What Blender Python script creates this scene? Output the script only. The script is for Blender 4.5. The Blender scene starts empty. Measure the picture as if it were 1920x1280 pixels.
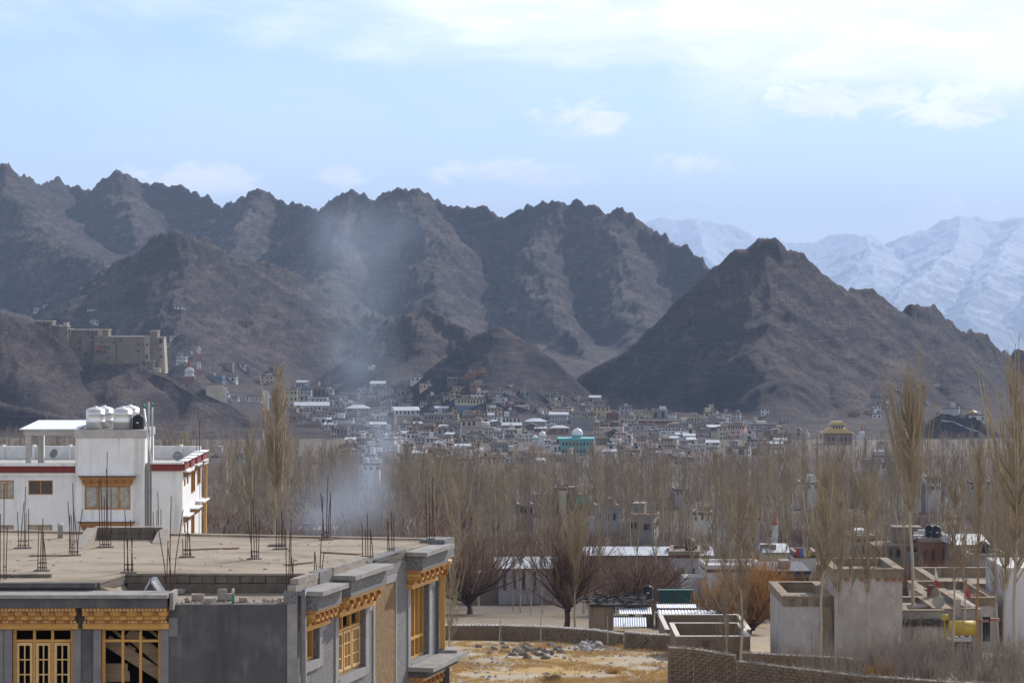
import bpy, bmesh, math, random
import numpy as np
from mathutils import Vector, Matrix

random.seed(7)
RNG = np.random.default_rng(11)
S = bpy.context.scene
COL = S.collection
R = math.radians

# ------------------------------------------------------------------ camera
FPX = 4800.0            # focal length in photograph pixels (1920 wide)
HZ = 560.0              # row of the eye-level horizon in the photograph
cam_d = bpy.data.cameras.new('camera')
cam_d.sensor_width = 36.0
cam_d.lens = 36.0 * FPX / 1920.0
cam_d.shift_y = (HZ - 640.0) / 1920.0
cam_d.clip_start = 1.0
cam_d.clip_end = 90000.0
cam = bpy.data.objects.new('camera', cam_d)
cam.location = (0, 0, 0)
cam.rotation_euler = (R(90), 0, 0)
COL.objects.link(cam)
S.camera = cam

# ------------------------------------------------------------------ sky and sun
SUN_EL, SUN_AZ = R(33), R(57)      # azimuth from +X (right) towards +Y (away)
world = bpy.data.worlds.new("World")
S.world = world
world.use_nodes = True
wn, wl = world.node_tree.nodes, world.node_tree.links
wn.clear()
w_out = wn.new('ShaderNodeOutputWorld')
w_bg = wn.new('ShaderNodeBackground')
w_bg.inputs['Strength'].default_value = 0.122
sky = wn.new('ShaderNodeTexSky')
sky.sky_type = 'NISHITA'
sky.sun_disc = False
sky.sun_elevation = SUN_EL
sky.sun_rotation = math.pi / 2 - SUN_AZ
sky.altitude = 3500
sky.air_density = 1.0
sky.dust_density = 1.4
sky.ozone_density = 1.0


def wmath(op, a, b=None, c=None, clamp=False):
    n = wn.new('ShaderNodeMath')
    n.operation = op
    n.use_clamp = clamp
    for k, v in enumerate((a, b, c)):
        if v is None:
            continue
        if isinstance(v, (int, float)):
            n.inputs[k].default_value = v
        else:
            wl.new(v, n.inputs[k])
    return n.outputs[0]


def wramp(v, lo, hi):
    n = wn.new('ShaderNodeMapRange')
    n.interpolation_type = 'SMOOTHSTEP'
    wl.new(v, n.inputs[0])
    n.inputs[1].default_value = lo
    n.inputs[2].default_value = hi
    return n.outputs[0]


def wnoise(scale, sx, sy, sz, off, detail, rough, dist=0.0):
    m = wn.new('ShaderNodeMapping')
    m.inputs['Scale'].default_value = (sx, sy, sz)
    m.inputs['Location'].default_value = off
    wl.new(w_tc.outputs['Generated'], m.inputs['Vector'])
    n = wn.new('ShaderNodeTexNoise')
    n.inputs['Scale'].default_value = scale
    n.inputs['Detail'].default_value = detail
    n.inputs['Roughness'].default_value = rough
    n.inputs['Distortion'].default_value = dist
    wl.new(m.outputs[0], n.inputs['Vector'])
    return n.outputs['Fac']


w_tc = wn.new('ShaderNodeTexCoord')
w_sep = wn.new('ShaderNodeSeparateXYZ')
wl.new(w_tc.outputs['Generated'], w_sep.inputs[0])
dx, dz = w_sep.outputs[0], w_sep.outputs[2]
# the big cloud bank: everything above a slanted lower edge, breaking up higher in the sky
bank_noise = wnoise(9.0, 1, 1, 3.2, (0.31, 0.0, 0.12), 9, 0.58, 0.3)
edge = wmath('MULTIPLY_ADD', dx, 0.142, dz)
edge = wmath('ADD', edge, wmath('MULTIPLY_ADD', bank_noise, 0.105, -0.0525))
bank = wmath('MULTIPLY', wramp(edge, 0.078, 0.122), 0.96)
bank = wmath('MULTIPLY', bank, wmath('SUBTRACT', 1.0, wmath('MULTIPLY', wramp(dz, 0.22, 0.55), 0.75)))
# small fair-weather clouds low over the ridges: (bearing, height, half width, half height) as slopes
puff_n = wnoise(55.0, 1, 1, 2.0, (0.80, 0.35, 0.50), 10, 0.66, 0.5)
dy = w_sep.outputs[1]
px_ = wmath('DIVIDE', dx, wmath('MAXIMUM', wmath('ABSOLUTE', dy), 0.05))
pz_ = wmath('DIVIDE', dz, wmath('MAXIMUM', wmath('ABSOLUTE', dy), 0.05))
blob = None
for (bx, bz, bw, bh) in ((.028, .072, .016, .0065), (.073, .0535, .013, .0042), (.006, .048, .022, .0050), (-.024, .0495, .009, .0038), (-.067, .0475, .010, .0042),
                         (-.125, .0455, .026, .0065), (.135, .079, .050, .0065), (.172, .074, .034, .006), (.115, .0735, .010, .005), (-.009, .037, .012, .003), (.185, .0335, .030, .0055), (.235, .055, .02, .004),
                         (-.24, .06, .03, .006)):
    ex = wmath('POWER', wmath('ABSOLUTE', wmath('DIVIDE', wmath('SUBTRACT', px_, bx), bw)), 2.0)
    ez = wmath('POWER', wmath('ABSOLUTE', wmath('DIVIDE', wmath('SUBTRACT', pz_, bz), bh)), 2.0)
    g_ = wmath('EXPONENT', wmath('MULTIPLY', wmath('ADD', ex, ez), -0.8))
    blob = g_ if blob is None else wmath('MAXIMUM', blob, g_)
puff = wramp(wmath('ADD', blob, wmath('MULTIPLY_ADD', puff_n, 4.2, -2.0)), 0.15, 1.2)
puff = wmath('MULTIPLY', wmath('MULTIPLY', puff, wramp(blob, 0.03, 0.4)), 1.0)
veil_n = wnoise(4.0, 1, 1, 3.0, (0.2, 0.6, 0.1), 6, 0.6, 0.4)
veil = wmath('MULTIPLY', wramp(veil_n, 0.38, 0.75), 0.24)
cov = wmath('MAXIMUM', wmath('MAXIMUM', bank, puff), veil)
w_cl = wn.new('ShaderNodeMix')
w_cl.data_type = 'RGBA'
wl.new(cov, w_cl.inputs[0])
w_tint = wn.new('ShaderNodeMix')
w_tint.data_type = 'RGBA'
w_tint.blend_type = 'MULTIPLY'
w_tint.inputs[0].default_value = 1.0
w_tint.inputs[7].default_value = (0.94, 0.925, 0.97, 1)
wl.new(sky.outputs[0], w_tint.inputs[6])
wl.new(w_tint.outputs[2], w_cl.inputs[6])
w_cc = wn.new('ShaderNodeMix')
w_cc.data_type = 'RGBA'
wl.new(wramp(wnoise(16.0, 1, 1, 2.6, (.1, .2, .7), 8, .62, .4), .35, .65), w_cc.inputs[0])
w_cc.inputs[6].default_value = (8.8, 9.1, 9.6, 1)
w_cc.inputs[7].default_value = (11.2, 11.1, 11.1, 1)
wl.new(w_cc.outputs[2], w_cl.inputs[7])
wl.new(w_cl.outputs[2], w_bg.inputs['Color'])
wl.new(w_bg.outputs[0], w_out.inputs['Surface'])

sun_d = bpy.data.lights.new('sun', 'SUN')
sun_d.energy = 4.6
sun_d.angle = R(0.53)
sun_d.color = (1.0, 0.95, 0.87)
sun = bpy.data.objects.new('sun', sun_d)
SUN = Vector((math.cos(SUN_EL) * math.cos(SUN_AZ), math.cos(SUN_EL) * math.sin(SUN_AZ), math.sin(SUN_EL)))
sun.rotation_euler = SUN.to_track_quat('Z', 'Y').to_euler()
sun.location = (60, 40, 60)
COL.objects.link(sun)

S.view_settings.view_transform = 'Standard'
S.view_settings.look = 'None'
S.view_settings.gamma = 1.0
S.view_settings.use_curve_mapping = False
S.view_settings.exposure = 0.36
S.render.engine = 'CYCLES'
S.cycles.use_denoising = True
S.cycles.max_bounces = 6
S.cycles.diffuse_bounces = 3
S.cycles.glossy_bounces = 2
S.cycles.transmission_bounces = 3
S.cycles.transparent_max_bounces = 8
S.cycles.volume_bounces = 0
S.cycles.volume_step_rate = 1.0
S.cycles.volume_max_steps = 128


# ------------------------------------------------------------------ small helpers
def W(px, py, Y):
    """the world point at distance Y seen at photograph pixel (px, py)"""
    return Vector(((px - 960.0) * Y / FPX, Y, (HZ - py) * Y / FPX))


def ZY(py, Y):
    return (HZ - py) * Y / FPX


def XY(px, Y):
    return (px - 960.0) * Y / FPX


def new_mat(name):
    m = bpy.data.materials.new(name)
    m.use_nodes = True
    nt = m.node_tree
    nt.nodes.clear()
    out = nt.nodes.new('ShaderNodeOutputMaterial')
    b = nt.nodes.new('ShaderNodeBsdfPrincipled')
    nt.links.new(b.outputs[0], out.inputs[0])
    return m, nt, b, out


def noise_node(nt, vec, scale, detail=5, rough=0.55, dist=0.0, stretch=None):
    n = nt.nodes.new('ShaderNodeTexNoise')
    n.inputs['Scale'].default_value = scale
    n.inputs['Detail'].default_value = detail
    n.inputs['Roughness'].default_value = rough
    n.inputs['Distortion'].default_value = dist
    if stretch:
        mp = nt.nodes.new('ShaderNodeMapping')
        mp.inputs['Scale'].default_value = stretch
        nt.links.new(vec, mp.inputs['Vector'])
        vec = mp.outputs[0]
    nt.links.new(vec, n.inputs['Vector'])
    return n.outputs['Fac']


def maprange(nt, v, a, b, c=0.0, d=1.0):
    n = nt.nodes.new('ShaderNodeMapRange')
    nt.links.new(v, n.inputs[0])
    for k, x in zip((1, 2, 3, 4), (a, b, c, d)):
        n.inputs[k].default_value = x
    return n.outputs[0]


def mixc(nt, fac, c1, c2, blend='MIX'):
    n = nt.nodes.new('ShaderNodeMix')
    n.data_type = 'RGBA'
    n.blend_type = blend
    for sock, v in ((n.inputs[0], fac), (n.inputs[6], c1), (n.inputs[7], c2)):
        if isinstance(v, (int, float)):
            sock.default_value = v
        elif isinstance(v, tuple):
            sock.default_value = (*v, 1) if len(v) == 3 else v
        else:
            nt.links.new(v, sock)
    return n.outputs[2]


def mathn(nt, op, a, b=0.0):
    n = nt.nodes.new('ShaderNodeMath')
    n.operation = op
    for k, v in enumerate((a, b)):
        if isinstance(v, (int, float)):
            n.inputs[k].default_value = v
        else:
            nt.links.new(v, n.inputs[k])
    return n.outputs[0]


def bump(nt, b, height, strength, dist):
    n = nt.nodes.new('ShaderNodeBump')
    n.inputs['Strength'].default_value = strength
    n.inputs['Distance'].default_value = dist
    nt.links.new(height, n.inputs['Height'])
    nt.links.new(n.outputs[0], b.inputs['Normal'])


MATS = {}


def mat(name, c1, c2=None, scale=3.0, rough=0.85, metal=0.0, bmp=0.0, bdist=0.02, bscale=None,
        stain=None, stain_scale=0.6, stain_lo=0.5, stain_hi=0.7, stretch=None, coords='world', detail=5, spec=0.3):
    """plain weathered surface: two tones of noise, optional stains of a third colour, fine relief"""
    if name in MATS:
        return MATS[name]
    m, nt, b, out = new_mat(name)
    if coords == 'world':
        g = nt.nodes.new('ShaderNodeNewGeometry')
        vec = g.outputs['Position']
    else:
        g = nt.nodes.new('ShaderNodeTexCoord')
        vec = g.outputs['Object']
    b.inputs['Roughness'].default_value = rough
    b.inputs['Metallic'].default_value = metal
    b.inputs['Specular IOR Level'].default_value = spec
    if c2 is None:
        c2 = tuple(x * 0.8 for x in c1)
    f = noise_node(nt, vec, scale, detail, 0.6, 0.0, stretch)
    col = mixc(nt, maprange(nt, f, 0.32, 0.68), c1, c2)
    if stain:
        f2 = noise_node(nt, vec, stain_scale, 6, 0.65, 0.6, stretch)
        col = mixc(nt, maprange(nt, f2, stain_lo, stain_hi), col, stain)
    nt.links.new(col, b.inputs['Base Color'])
    if bmp:
        f3 = noise_node(nt, vec, bscale or scale * 4, 4, 0.65)
        bump(nt, b, f3, bmp, bdist)
    MATS[name] = m
    return m


def plaster(name, base, dark, light, drip, rough=.9, fine=28.0, world_scale=1.0):
    """hand-laid plaster: trowel patches, pale and dark blotches, thin vertical water runs, hairline relief"""
    m, nt, b, out = new_mat(name)
    g = nt.nodes.new('ShaderNodeNewGeometry').outputs['Position']
    k = world_scale
    n1 = noise_node(nt, g, .55 * k, 7, .68, .8)
    n2 = noise_node(nt, g, 2.6 * k, 6, .66, .4, (1, 1, .5))
    n3 = noise_node(nt, g, 1.5 * k, 5, .6, .2, (1, 1, .07))
    c = mixc(nt, maprange(nt, n1, .36, .64), base, dark)
    c = mixc(nt, maprange(nt, n2, .52, .68, 0, .6), c, light)
    c = mixc(nt, maprange(nt, n3, .53, .66, 0, .7), c, drip)
    nt.links.new(c, b.inputs['Base Color'])
    b.inputs['Roughness'].default_value = rough
    b.inputs['Specular IOR Level'].default_value = .25
    h = mathn(nt, 'ADD', noise_node(nt, g, fine, 4, .7), mathn(nt, 'MULTIPLY', n2, 1.5))
    bump(nt, b, h, .35, .02)
    MATS[name] = m
    return m


# ---- numpy gradient noise for the terrain
_P = RNG.permutation(512)
_P = np.concatenate([_P, _P, _P])
_G = RNG.normal(size=(512, 2))
_G /= np.linalg.norm(_G, axis=1)[:, None]


def gnoise(x, y, seed=0):
    x = np.asarray(x, float) + seed * 17.13
    y = np.asarray(y, float) + seed * 9.71
    xi = np.floor(x).astype(int)
    yi = np.floor(y).astype(int)
    xf, yf = x - xi, y - yi
    u = xf * xf * xf * (xf * (xf * 6 - 15) + 10)
    v = yf * yf * yf * (yf * (yf * 6 - 15) + 10)

    def g(ix, iy, fx, fy):
        h = _P[(_P[ix & 511] + iy) & 511]
        return _G[h, 0] * fx + _G[h, 1] * fy
    a = g(xi, yi, xf, yf)
    b = g(xi + 1, yi, xf - 1, yf)
    c = g(xi, yi + 1, xf, yf - 1)
    d = g(xi + 1, yi + 1, xf - 1, yf - 1)
    return (a + (b - a) * u) * (1 - v) + (c + (d - c) * u) * v * 1.0


def fbm(x, y, octv=5, gain=0.5, seed=0, ridged=False):
    t, a, f, n = 0.0, 1.0, 1.0, 0.0
    for o in range(octv):
        k = gnoise(x * f, y * f, seed + o * 3)
        if ridged:
            k = 1.0 - 2.4 * np.abs(k)
        t = t + a * k
        n += a
        a *= gain
        f *= 2.03
    return t / n


def np_mesh(name, verts, faces, mats, smooth=False, midx=None):
    """verts (n,3) array, faces (m,k) array"""
    me = bpy.data.meshes.new(name)
    verts = np.asarray(verts, np.float32)
    faces = np.asarray(faces, np.int32)
    k = faces.shape[1]
    me.vertices.add(len(verts))
    me.vertices.foreach_set('co', verts.ravel())
    me.loops.add(faces.size)
    me.loops.foreach_set('vertex_index', faces.ravel())
    me.polygons.add(len(faces))
    me.polygons.foreach_set('loop_start', np.arange(0, faces.size, k, dtype=np.int32))
    if midx is not None:
        me.polygons.foreach_set('material_index', np.asarray(midx, np.int32))
    if smooth:
        me.polygons.foreach_set('use_smooth', np.ones(len(faces), bool))
    for m in (mats if isinstance(mats, (list, tuple)) else [mats]):
        me.materials.append(m)
    me.update(calc_edges=True)
    return me


def link(name, me, parent=None, loc=None):
    o = bpy.data.objects.new(name, me)
    COL.objects.link(o)
    if parent is not None:
        o.parent = parent
    if loc is not None:
        o.location = loc
    return o


def tag(o, label=None, cat=None, group=None, kind=None):
    if label:
        o['label'] = label
    if cat:
        o['category'] = cat
    if group:
        o['group'] = group
    if kind:
        o['kind'] = kind
    return o


def empty(name, loc, label=None, cat=None, group=None):
    o = bpy.data.objects.new(name, None)
    o.empty_display_size = 0.5
    COL.objects.link(o)
    o.location = loc
    tag(o, label, cat, group)
    return o


def copy_tree(o, parent=None):
    c = o.copy()
    COL.objects.link(c)
    if parent is not None:
        c.parent = parent
    for ch in list(o.children):
        copy_tree(ch, c)
    return c


class MB:
    """collects boxes, bars, tubes and quads; build() links them as ONE mesh object"""

    def __init__(s):
        s.v, s.f, s.m = [], [], []
        s.mi = 0

    def add(s, verts, faces):
        o = len(s.v)
        s.v.extend([tuple(p) for p in verts])
        for f in faces:
            s.f.append(tuple(i + o for i in f))
            s.m.append(s.mi)
        return s

    def box(s, x0, x1, y0, y1, z0, z1):
        v = [(x, y, z) for z in (z0, z1) for y in (y0, y1) for x in (x0, x1)]
        return s.add(v, [(0, 2, 3, 1), (4, 5, 7, 6), (0, 1, 5, 4), (2, 6, 7, 3), (0, 4, 6, 2), (1, 3, 7, 5)])

    def fbox(s, fr, u0, u1, n0, n1, z0, z1):
        """box in a wall frame: u along the wall, n outward, z up"""
        v = [fr(u, n, z) for z in (z0, z1) for n in (n0, n1) for u in (u0, u1)]
        return s.add(v, [(0, 2, 3, 1), (4, 5, 7, 6), (0, 1, 5, 4), (2, 6, 7, 3), (0, 4, 6, 2), (1, 3, 7, 5)])

    def hexa(s, b4, t4):
        v = list(b4) + list(t4)
        return s.add(v, [(3, 2, 1, 0), (4, 5, 6, 7), (0, 1, 5, 4), (1, 2, 6, 5), (2, 3, 7, 6), (3, 0, 4, 7)])

    def prism(s, poly, z0, z1):
        """poly: list of (x, y); z0/z1 may be numbers or lists"""
        n = len(poly)
        a = [(p[0], p[1], z0 if np.isscalar(z0) else z0[i]) for i, p in enumerate(poly)]
        b = [(p[0], p[1], z1 if np.isscalar(z1) else z1[i]) for i, p in enumerate(poly)]
        fs = [tuple(range(n - 1, -1, -1)), tuple(range(n, 2 * n))]
        for i in range(n):
            j = (i + 1) % n
            fs.append((i, j, n + j, n + i))
        return s.add(a + b, fs)

    def tube(s, p0, p1, r0, r1=None, n=6, caps=True):
        r1 = r0 if r1 is None else r1
        p0, p1 = Vector(p0), Vector(p1)
        d = (p1 - p0)
        if d.length < 1e-6:
            return s
        d.normalize()
        a = d.orthogonal().normalized()
        b = d.cross(a)
        v = []
        for p, r in ((p0, r0), (p1, r1)):
            for k in range(n):
                t = 2 * math.pi * k / n
                v.append(p + a * (r * math.cos(t)) + b * (r * math.sin(t)))
        fs = [(k, (k + 1) % n, n + (k + 1) % n, n + k) for k in range(n)]
        if caps:
            fs += [tuple(range(n - 1, -1, -1)), tuple(range(n, 2 * n))]
        return s.add(v, fs)

    def bar(s, p0, p1, w, h):
        """square bar; w across, h along the bar's 'up'"""
        p0, p1 = Vector(p0), Vector(p1)
        d = (p1 - p0).normalized()
        up = Vector((0, 0, 1)) if abs(d.z) < 0.95 else Vector((0, 1, 0))
        a = d.cross(up).normalized() * (w / 2)
        b = a.cross(d).normalized() * (h / 2)
        return s.hexa([p0 - a - b, p0 + a - b, p0 + a + b, p0 - a + b], [p1 - a - b, p1 + a - b, p1 + a + b, p1 - a + b])

    def lathe(s, c, prof, n=16):
        """prof: list of (r, z) from bottom to top"""
        v, fs = [], []
        for r, z in prof:
            for k in range(n):
                t = 2 * math.pi * k / n
                v.append((c[0] + r * math.cos(t), c[1] + r * math.sin(t), c[2] + z))
        for i in range(len(prof) - 1):
            for k in range(n):
                j = (k + 1) % n
                fs.append((i * n + k, i * n + j, (i + 1) * n + j, (i + 1) * n + k))
        fs.append(tuple(range(n - 1, -1, -1)))
        fs.append(tuple(range((len(prof) - 1) * n, len(prof) * n)))
        return s.add(v, fs)

    def mesh(s, name, mats, off=(0, 0, 0), smooth=False):
        me = bpy.data.meshes.new(name)
        ox, oy, oz = off
        me.from_pydata([(x - ox, y - oy, z - oz) for x, y, z in s.v], [], s.f)
        for m in (mats if isinstance(mats, (list, tuple)) else [mats]):
            me.materials.append(m)
        if len(set(s.m)) > 1:
            me.polygons.foreach_set('material_index', s.m)
        if smooth:
            me.polygons.foreach_set('use_smooth', [True] * len(s.f))
        me.update()
        return me

    def build(s, name, mats, parent=None, smooth=False, loc=None):
        if parent is not None:
            g = parent
            off = Vector((0, 0, 0))
            while g is not None:
                off += g.location
                g = g.parent
            return link(name, s.mesh(name, mats, off, smooth), parent)
        if loc is not None:
            return link(name, s.mesh(name, mats, loc, smooth), None, loc)
        return link(name, s.mesh(name, mats, (0, 0, 0), smooth))


def part(name, m, parent, *boxes):
    b = MB()
    for q in boxes:
        b.box(*q)
    return b.build(name, m, parent)
# ------------------------------------------------------------------ the land
GY = np.array([-60, 0, 40, 61, 80, 110, 140, 165, 190, 250, 350, 500, 700, 1000, 1400, 1700, 2000, 2600, 4500, 6500])
GZ = np.array([-7, -8.5, -11.5, -14.0, -15.6, -18.2, -21.2, -23.6, -25.6, -30.3, -38, -47, -55, -62, -69, -67, -60, -42, -170, -400])

# crest lines: (photograph column, row, distance), slope, foot sharpening, gully depth, crest roughness
RIDGES = [
    # back range
    dict(p=[(-700, 300, 3300), (-300, 300, 3300), (-60, 322, 3200), (8, 320, 3150), (40, 336, 3300), (62, 344, 3500), (112, 341, 3600), (134, 357, 3600), (172, 354, 3600),
            (200, 338, 3550), (222, 327, 3500), (258, 341, 3500), (292, 349, 3500), (335, 357, 3500), (372, 366, 3500),
            (412, 388, 3450), (446, 384, 3400), (466, 371, 3350), (492, 370, 3350), (520, 380, 3350), (560, 389, 3300),
            (600, 409, 3250)], s=0.92, g=15, j=3.5),
    dict(p=[(600, 409, 3250), (618, 384, 3150), (634, 373, 3100), (664, 367, 3080), (690, 377, 3050), (712, 372, 3050),
            (740, 361, 3000), (776, 357, 3000), (800, 371, 3000), (826, 383, 3000), (850, 392, 3000), (872, 403, 3000),
            (900, 399, 2980), (925, 402, 2960), (948, 411, 2950), (975, 400, 2950), (1010, 394, 2930), (1050, 387, 2900),
            (1085, 391, 2900), (1110, 394, 2880), (1140, 399, 2860), (1162, 400, 2850), (1185, 412, 2840), (1203, 434, 2830),
            (1232, 436, 2820), (1252, 446, 2800), (1285, 466, 2780), (1318, 494, 2750), (1362, 526, 2700), (1420, 575, 2650)],
         s=0.92, g=17, j=4.5),
    # spurs running down from the back range towards the town
    dict(p=[(8, 320, 3150), (60, 380, 2950), (120, 420, 2800), (235, 470, 2600), (300, 520, 2480)], s=0.92, g=10, j=2.5),
    dict(p=[(222, 327, 3500), (262, 420, 3250), (300, 470, 3100), (330, 520, 2950)], s=0.92, g=12, j=2.5),
    dict(p=[(480, 370, 3350), (450, 430, 3150), (430, 500, 2950)], s=0.92, g=12, j=2.5),
    dict(p=[(664, 367, 3080), (640, 450, 2850), (600, 540, 2600)], s=0.92, g=12, j=3),
    dict(p=[(776, 357, 3000), (815, 430, 2800), (800, 500, 2640), (850, 560, 2500), (880, 620, 2360)], s=0.92, g=12, j=3.5),
    dict(p=[(1050, 387, 2900), (1010, 455, 2770), (1030, 530, 2620), (1075, 610, 2440), (1095, 660, 2300)], s=0.92, g=12, j=3.5),
    dict(p=[(1162, 400, 2850), (1175, 490, 2660), (1215, 570, 2480), (1190, 640, 2300), (1150, 690, 2150)], s=0.92, g=14, j=3.5),
    # the lit foothills behind the palace and the town
    dict(p=[(-500, 520, 2500), (-200, 520, 2500), (0, 540, 2400), (90, 575, 2200), (140, 640, 1950)], s=0.50, g=7, j=1.5),
    dict(p=[(110, 600, 2300), (170, 540, 2260), (250, 475, 2190), (305, 446, 2130), (332, 440, 2110), (372, 455, 2120), (430, 484, 2150),
            (470, 488, 2170), (520, 508, 2200), (565, 545, 2220), (600, 556, 2240), (660, 578, 2270), (720, 600, 2310),
            (800, 598, 2350), (850, 622, 2380), (905, 645, 2400), (960, 690, 2420)], s=0.72, g=11, j=2.8),
    dict(p=[(372, 455, 2120), (350, 540, 1980), (370, 610, 1860), (380, 680, 1700)], s=0.66, g=9, j=2),
    dict(p=[(520, 508, 2200), (500, 590, 2040), (520, 650, 1900), (500, 720, 1720)], s=0.66, g=9, j=2),
    dict(p=[(660, 578, 2270), (640, 650, 2080), (650, 710, 1850)], s=0.66, g=8, j=2),
    dict(p=[(800, 598, 2350), (775, 650, 2100), (740, 700, 1880), (715, 740, 1720)], s=0.72, g=8, j=2.2),
    dict(p=[(640, 572, 2270), (672, 588, 2180), (705, 600, 2090), (740, 602, 1980), (775, 602, 1880), (800, 600, 1850), (812, 603, 1846)], s=0.58, g=11, j=2.8),
    dict(p=[(1060, 625, 2420), (1095, 655, 2300), (1120, 682, 2200), (1150, 705, 2120), (1185, 728, 2030), (1225, 748, 1940), (1250, 770, 1860)], s=0.50, g=10, j=2.8),
    dict(p=[(940, 655, 2350), (1000, 672, 2250), (1040, 690, 2140), (1075, 712, 2040), (1120, 738, 1930), (1150, 752, 1880)], s=0.46, g=9, j=2.4),
    dict(p=[(670, 712, 1780), (705, 668, 1800), (735, 636, 1830), (768, 606, 1850), (800, 599, 1850), (832, 610, 1840), (860, 626, 1820), (885, 642, 1780), (905, 648, 1720), (925, 640, 1640)], s=0.56, g=10, j=2.6),
    dict(p=[(800, 599, 1850), (780, 660, 1720), (745, 720, 1590)], s=0.70, g=8, j=2.2),
    dict(p=[(870, 690, 1720), (900, 648, 1650), (918, 634, 1620), (934, 628, 1610), (965, 640, 1630), (1000, 664, 1660), (1050, 700, 1710),
            (1110, 728, 1770), (1200, 768, 1850)], s=0.62, g=8, j=2.6),
    dict(p=[(934, 628, 1610), (915, 690, 1530), (890, 740, 1470)], s=0.80, g=6, j=2),
    # the pyramid hill
    dict(p=[(1120, 752, 1980), (1170, 712, 1930), (1210, 672, 1890), (1255, 632, 1850), (1300, 588, 1810), (1345, 546, 1770), (1368, 518, 1750),
            (1400, 489, 1730), (1420, 468, 1715), (1434, 452, 1710), (1450, 452, 1710), (1472, 470, 1715), (1498, 474, 1720), (1506, 496, 1725),
            (1540, 526, 1740), (1575, 552, 1755), (1592, 560, 1760), (1602, 546, 1765), (1616, 558, 1770), (1648, 592, 1785),
            (1676, 602, 1795), (1700, 588, 1805), (1722, 583, 1810), (1752, 586, 1820), (1772, 596, 1830), (1800, 612, 1840), (1842, 634, 1860),
            (1866, 652, 1870), (1888, 666, 1880), (1916, 666, 1890), (1990, 690, 1920), (2100, 700, 1950), (2700, 740, 2000)], s=1.02, g=12, j=4.0),
    dict(p=[(1440, 459, 1710), (1452, 560, 1610), (1462, 650, 1520), (1480, 740, 1430)], s=0.92, g=10, j=2.5),
    dict(p=[(1540, 526, 1740), (1565, 620, 1620), (1590, 700, 1510)], s=0.92, g=9, j=2.5),
    dict(p=[(1610, 548, 1770), (1655, 640, 1640), (1680, 700, 1540), (1640, 760, 1430)], s=0.92, g=9, j=3),
    dict(p=[(1722, 583, 1810), (1785, 660, 1680), (1840, 730, 1560), (1890, 790, 1450)], s=0.92, g=9, j=3.5),
    dict(p=[(1300, 588, 1810), (1325, 680, 1650), (1360, 750, 1520)], s=0.92, g=8, j=2.5),
    # low crag below the monastery, far right
    dict(p=[(1690, 800, 1260), (1735, 782, 1250), (1770, 772, 1250), (1800, 774, 1250), (1830, 786, 1245), (1860, 806, 1235), (1885, 836, 1225)], s=0.75, g=4, j=1.2),
    # the palace crag
    dict(p=[(-700, 600, 1415), (-250, 596, 1415), (0, 608, 1412), (50, 614, 1411), (70, 622, 1409), (100, 638, 1408), (130, 658, 1410), (170, 680, 1410), (215, 686, 1411), (268, 697, 1411), (300, 702, 1412),
            (345, 732, 1412), (400, 758, 1408), (470, 790, 1400), (540, 810, 1390), (600, 824, 1380), (650, 848, 1370)], s=0.80, g=11, j=.6, c=1.5),
    dict(p=[(-400, 735, 1290), (-100, 748, 1290), (0, 756, 1292), (150, 778, 1290), (300, 802, 1282), (450, 822, 1272), (580, 840, 1262)], s=0.62, g=7, j=1.2, c=3.0),
    dict(p=[(20, 612, 1411), (60, 700, 1330), (40, 760, 1270)], s=0.85, g=7, j=2.5),
    dict(p=[(200, 684, 1410), (210, 745, 1350), (240, 800, 1280)], s=0.85, g=7, j=2.5),
    dict(p=[(345, 735, 1411), (360, 780, 1340), (400, 830, 1270)], s=0.85, g=7, j=2.0),
]


def _prep(r):
    P = np.array([tuple(W(*q)) for q in r['p']])
    L = np.linalg.norm(np.diff(P[:, :2], axis=0), axis=1)
    return P, np.concatenate([[0], np.cumsum(L)])


PREP = [_prep(r) for r in RIDGES]
SPURS = {k for k, r in enumerate(RIDGES) if len(r['p']) <= 5}


def base_z(x, y):
    z = np.interp(y, GY, GZ)
    w = np.clip((y - 220) / 300, 0, 1)
    z = z + w * 1.6 * fbm(x / 90, y / 90, 3, 0.5, 3) + 0.25 * fbm(x / 14, y / 14, 3, 0.5, 4)
    z = z - np.clip((x / np.maximum(y, 1) - .165) / .025, 0, 1) * np.clip((y - 2050) / 500, 0, 1) * 330
    # the left bank of the near slope stands higher
    z = z + np.clip((-x - 12) / 30, 0, 1) * np.clip((y - 110) / 60, 0, 1) * np.clip((520 - y) / 250, 0, 1) * 2.0
    return z


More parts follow.
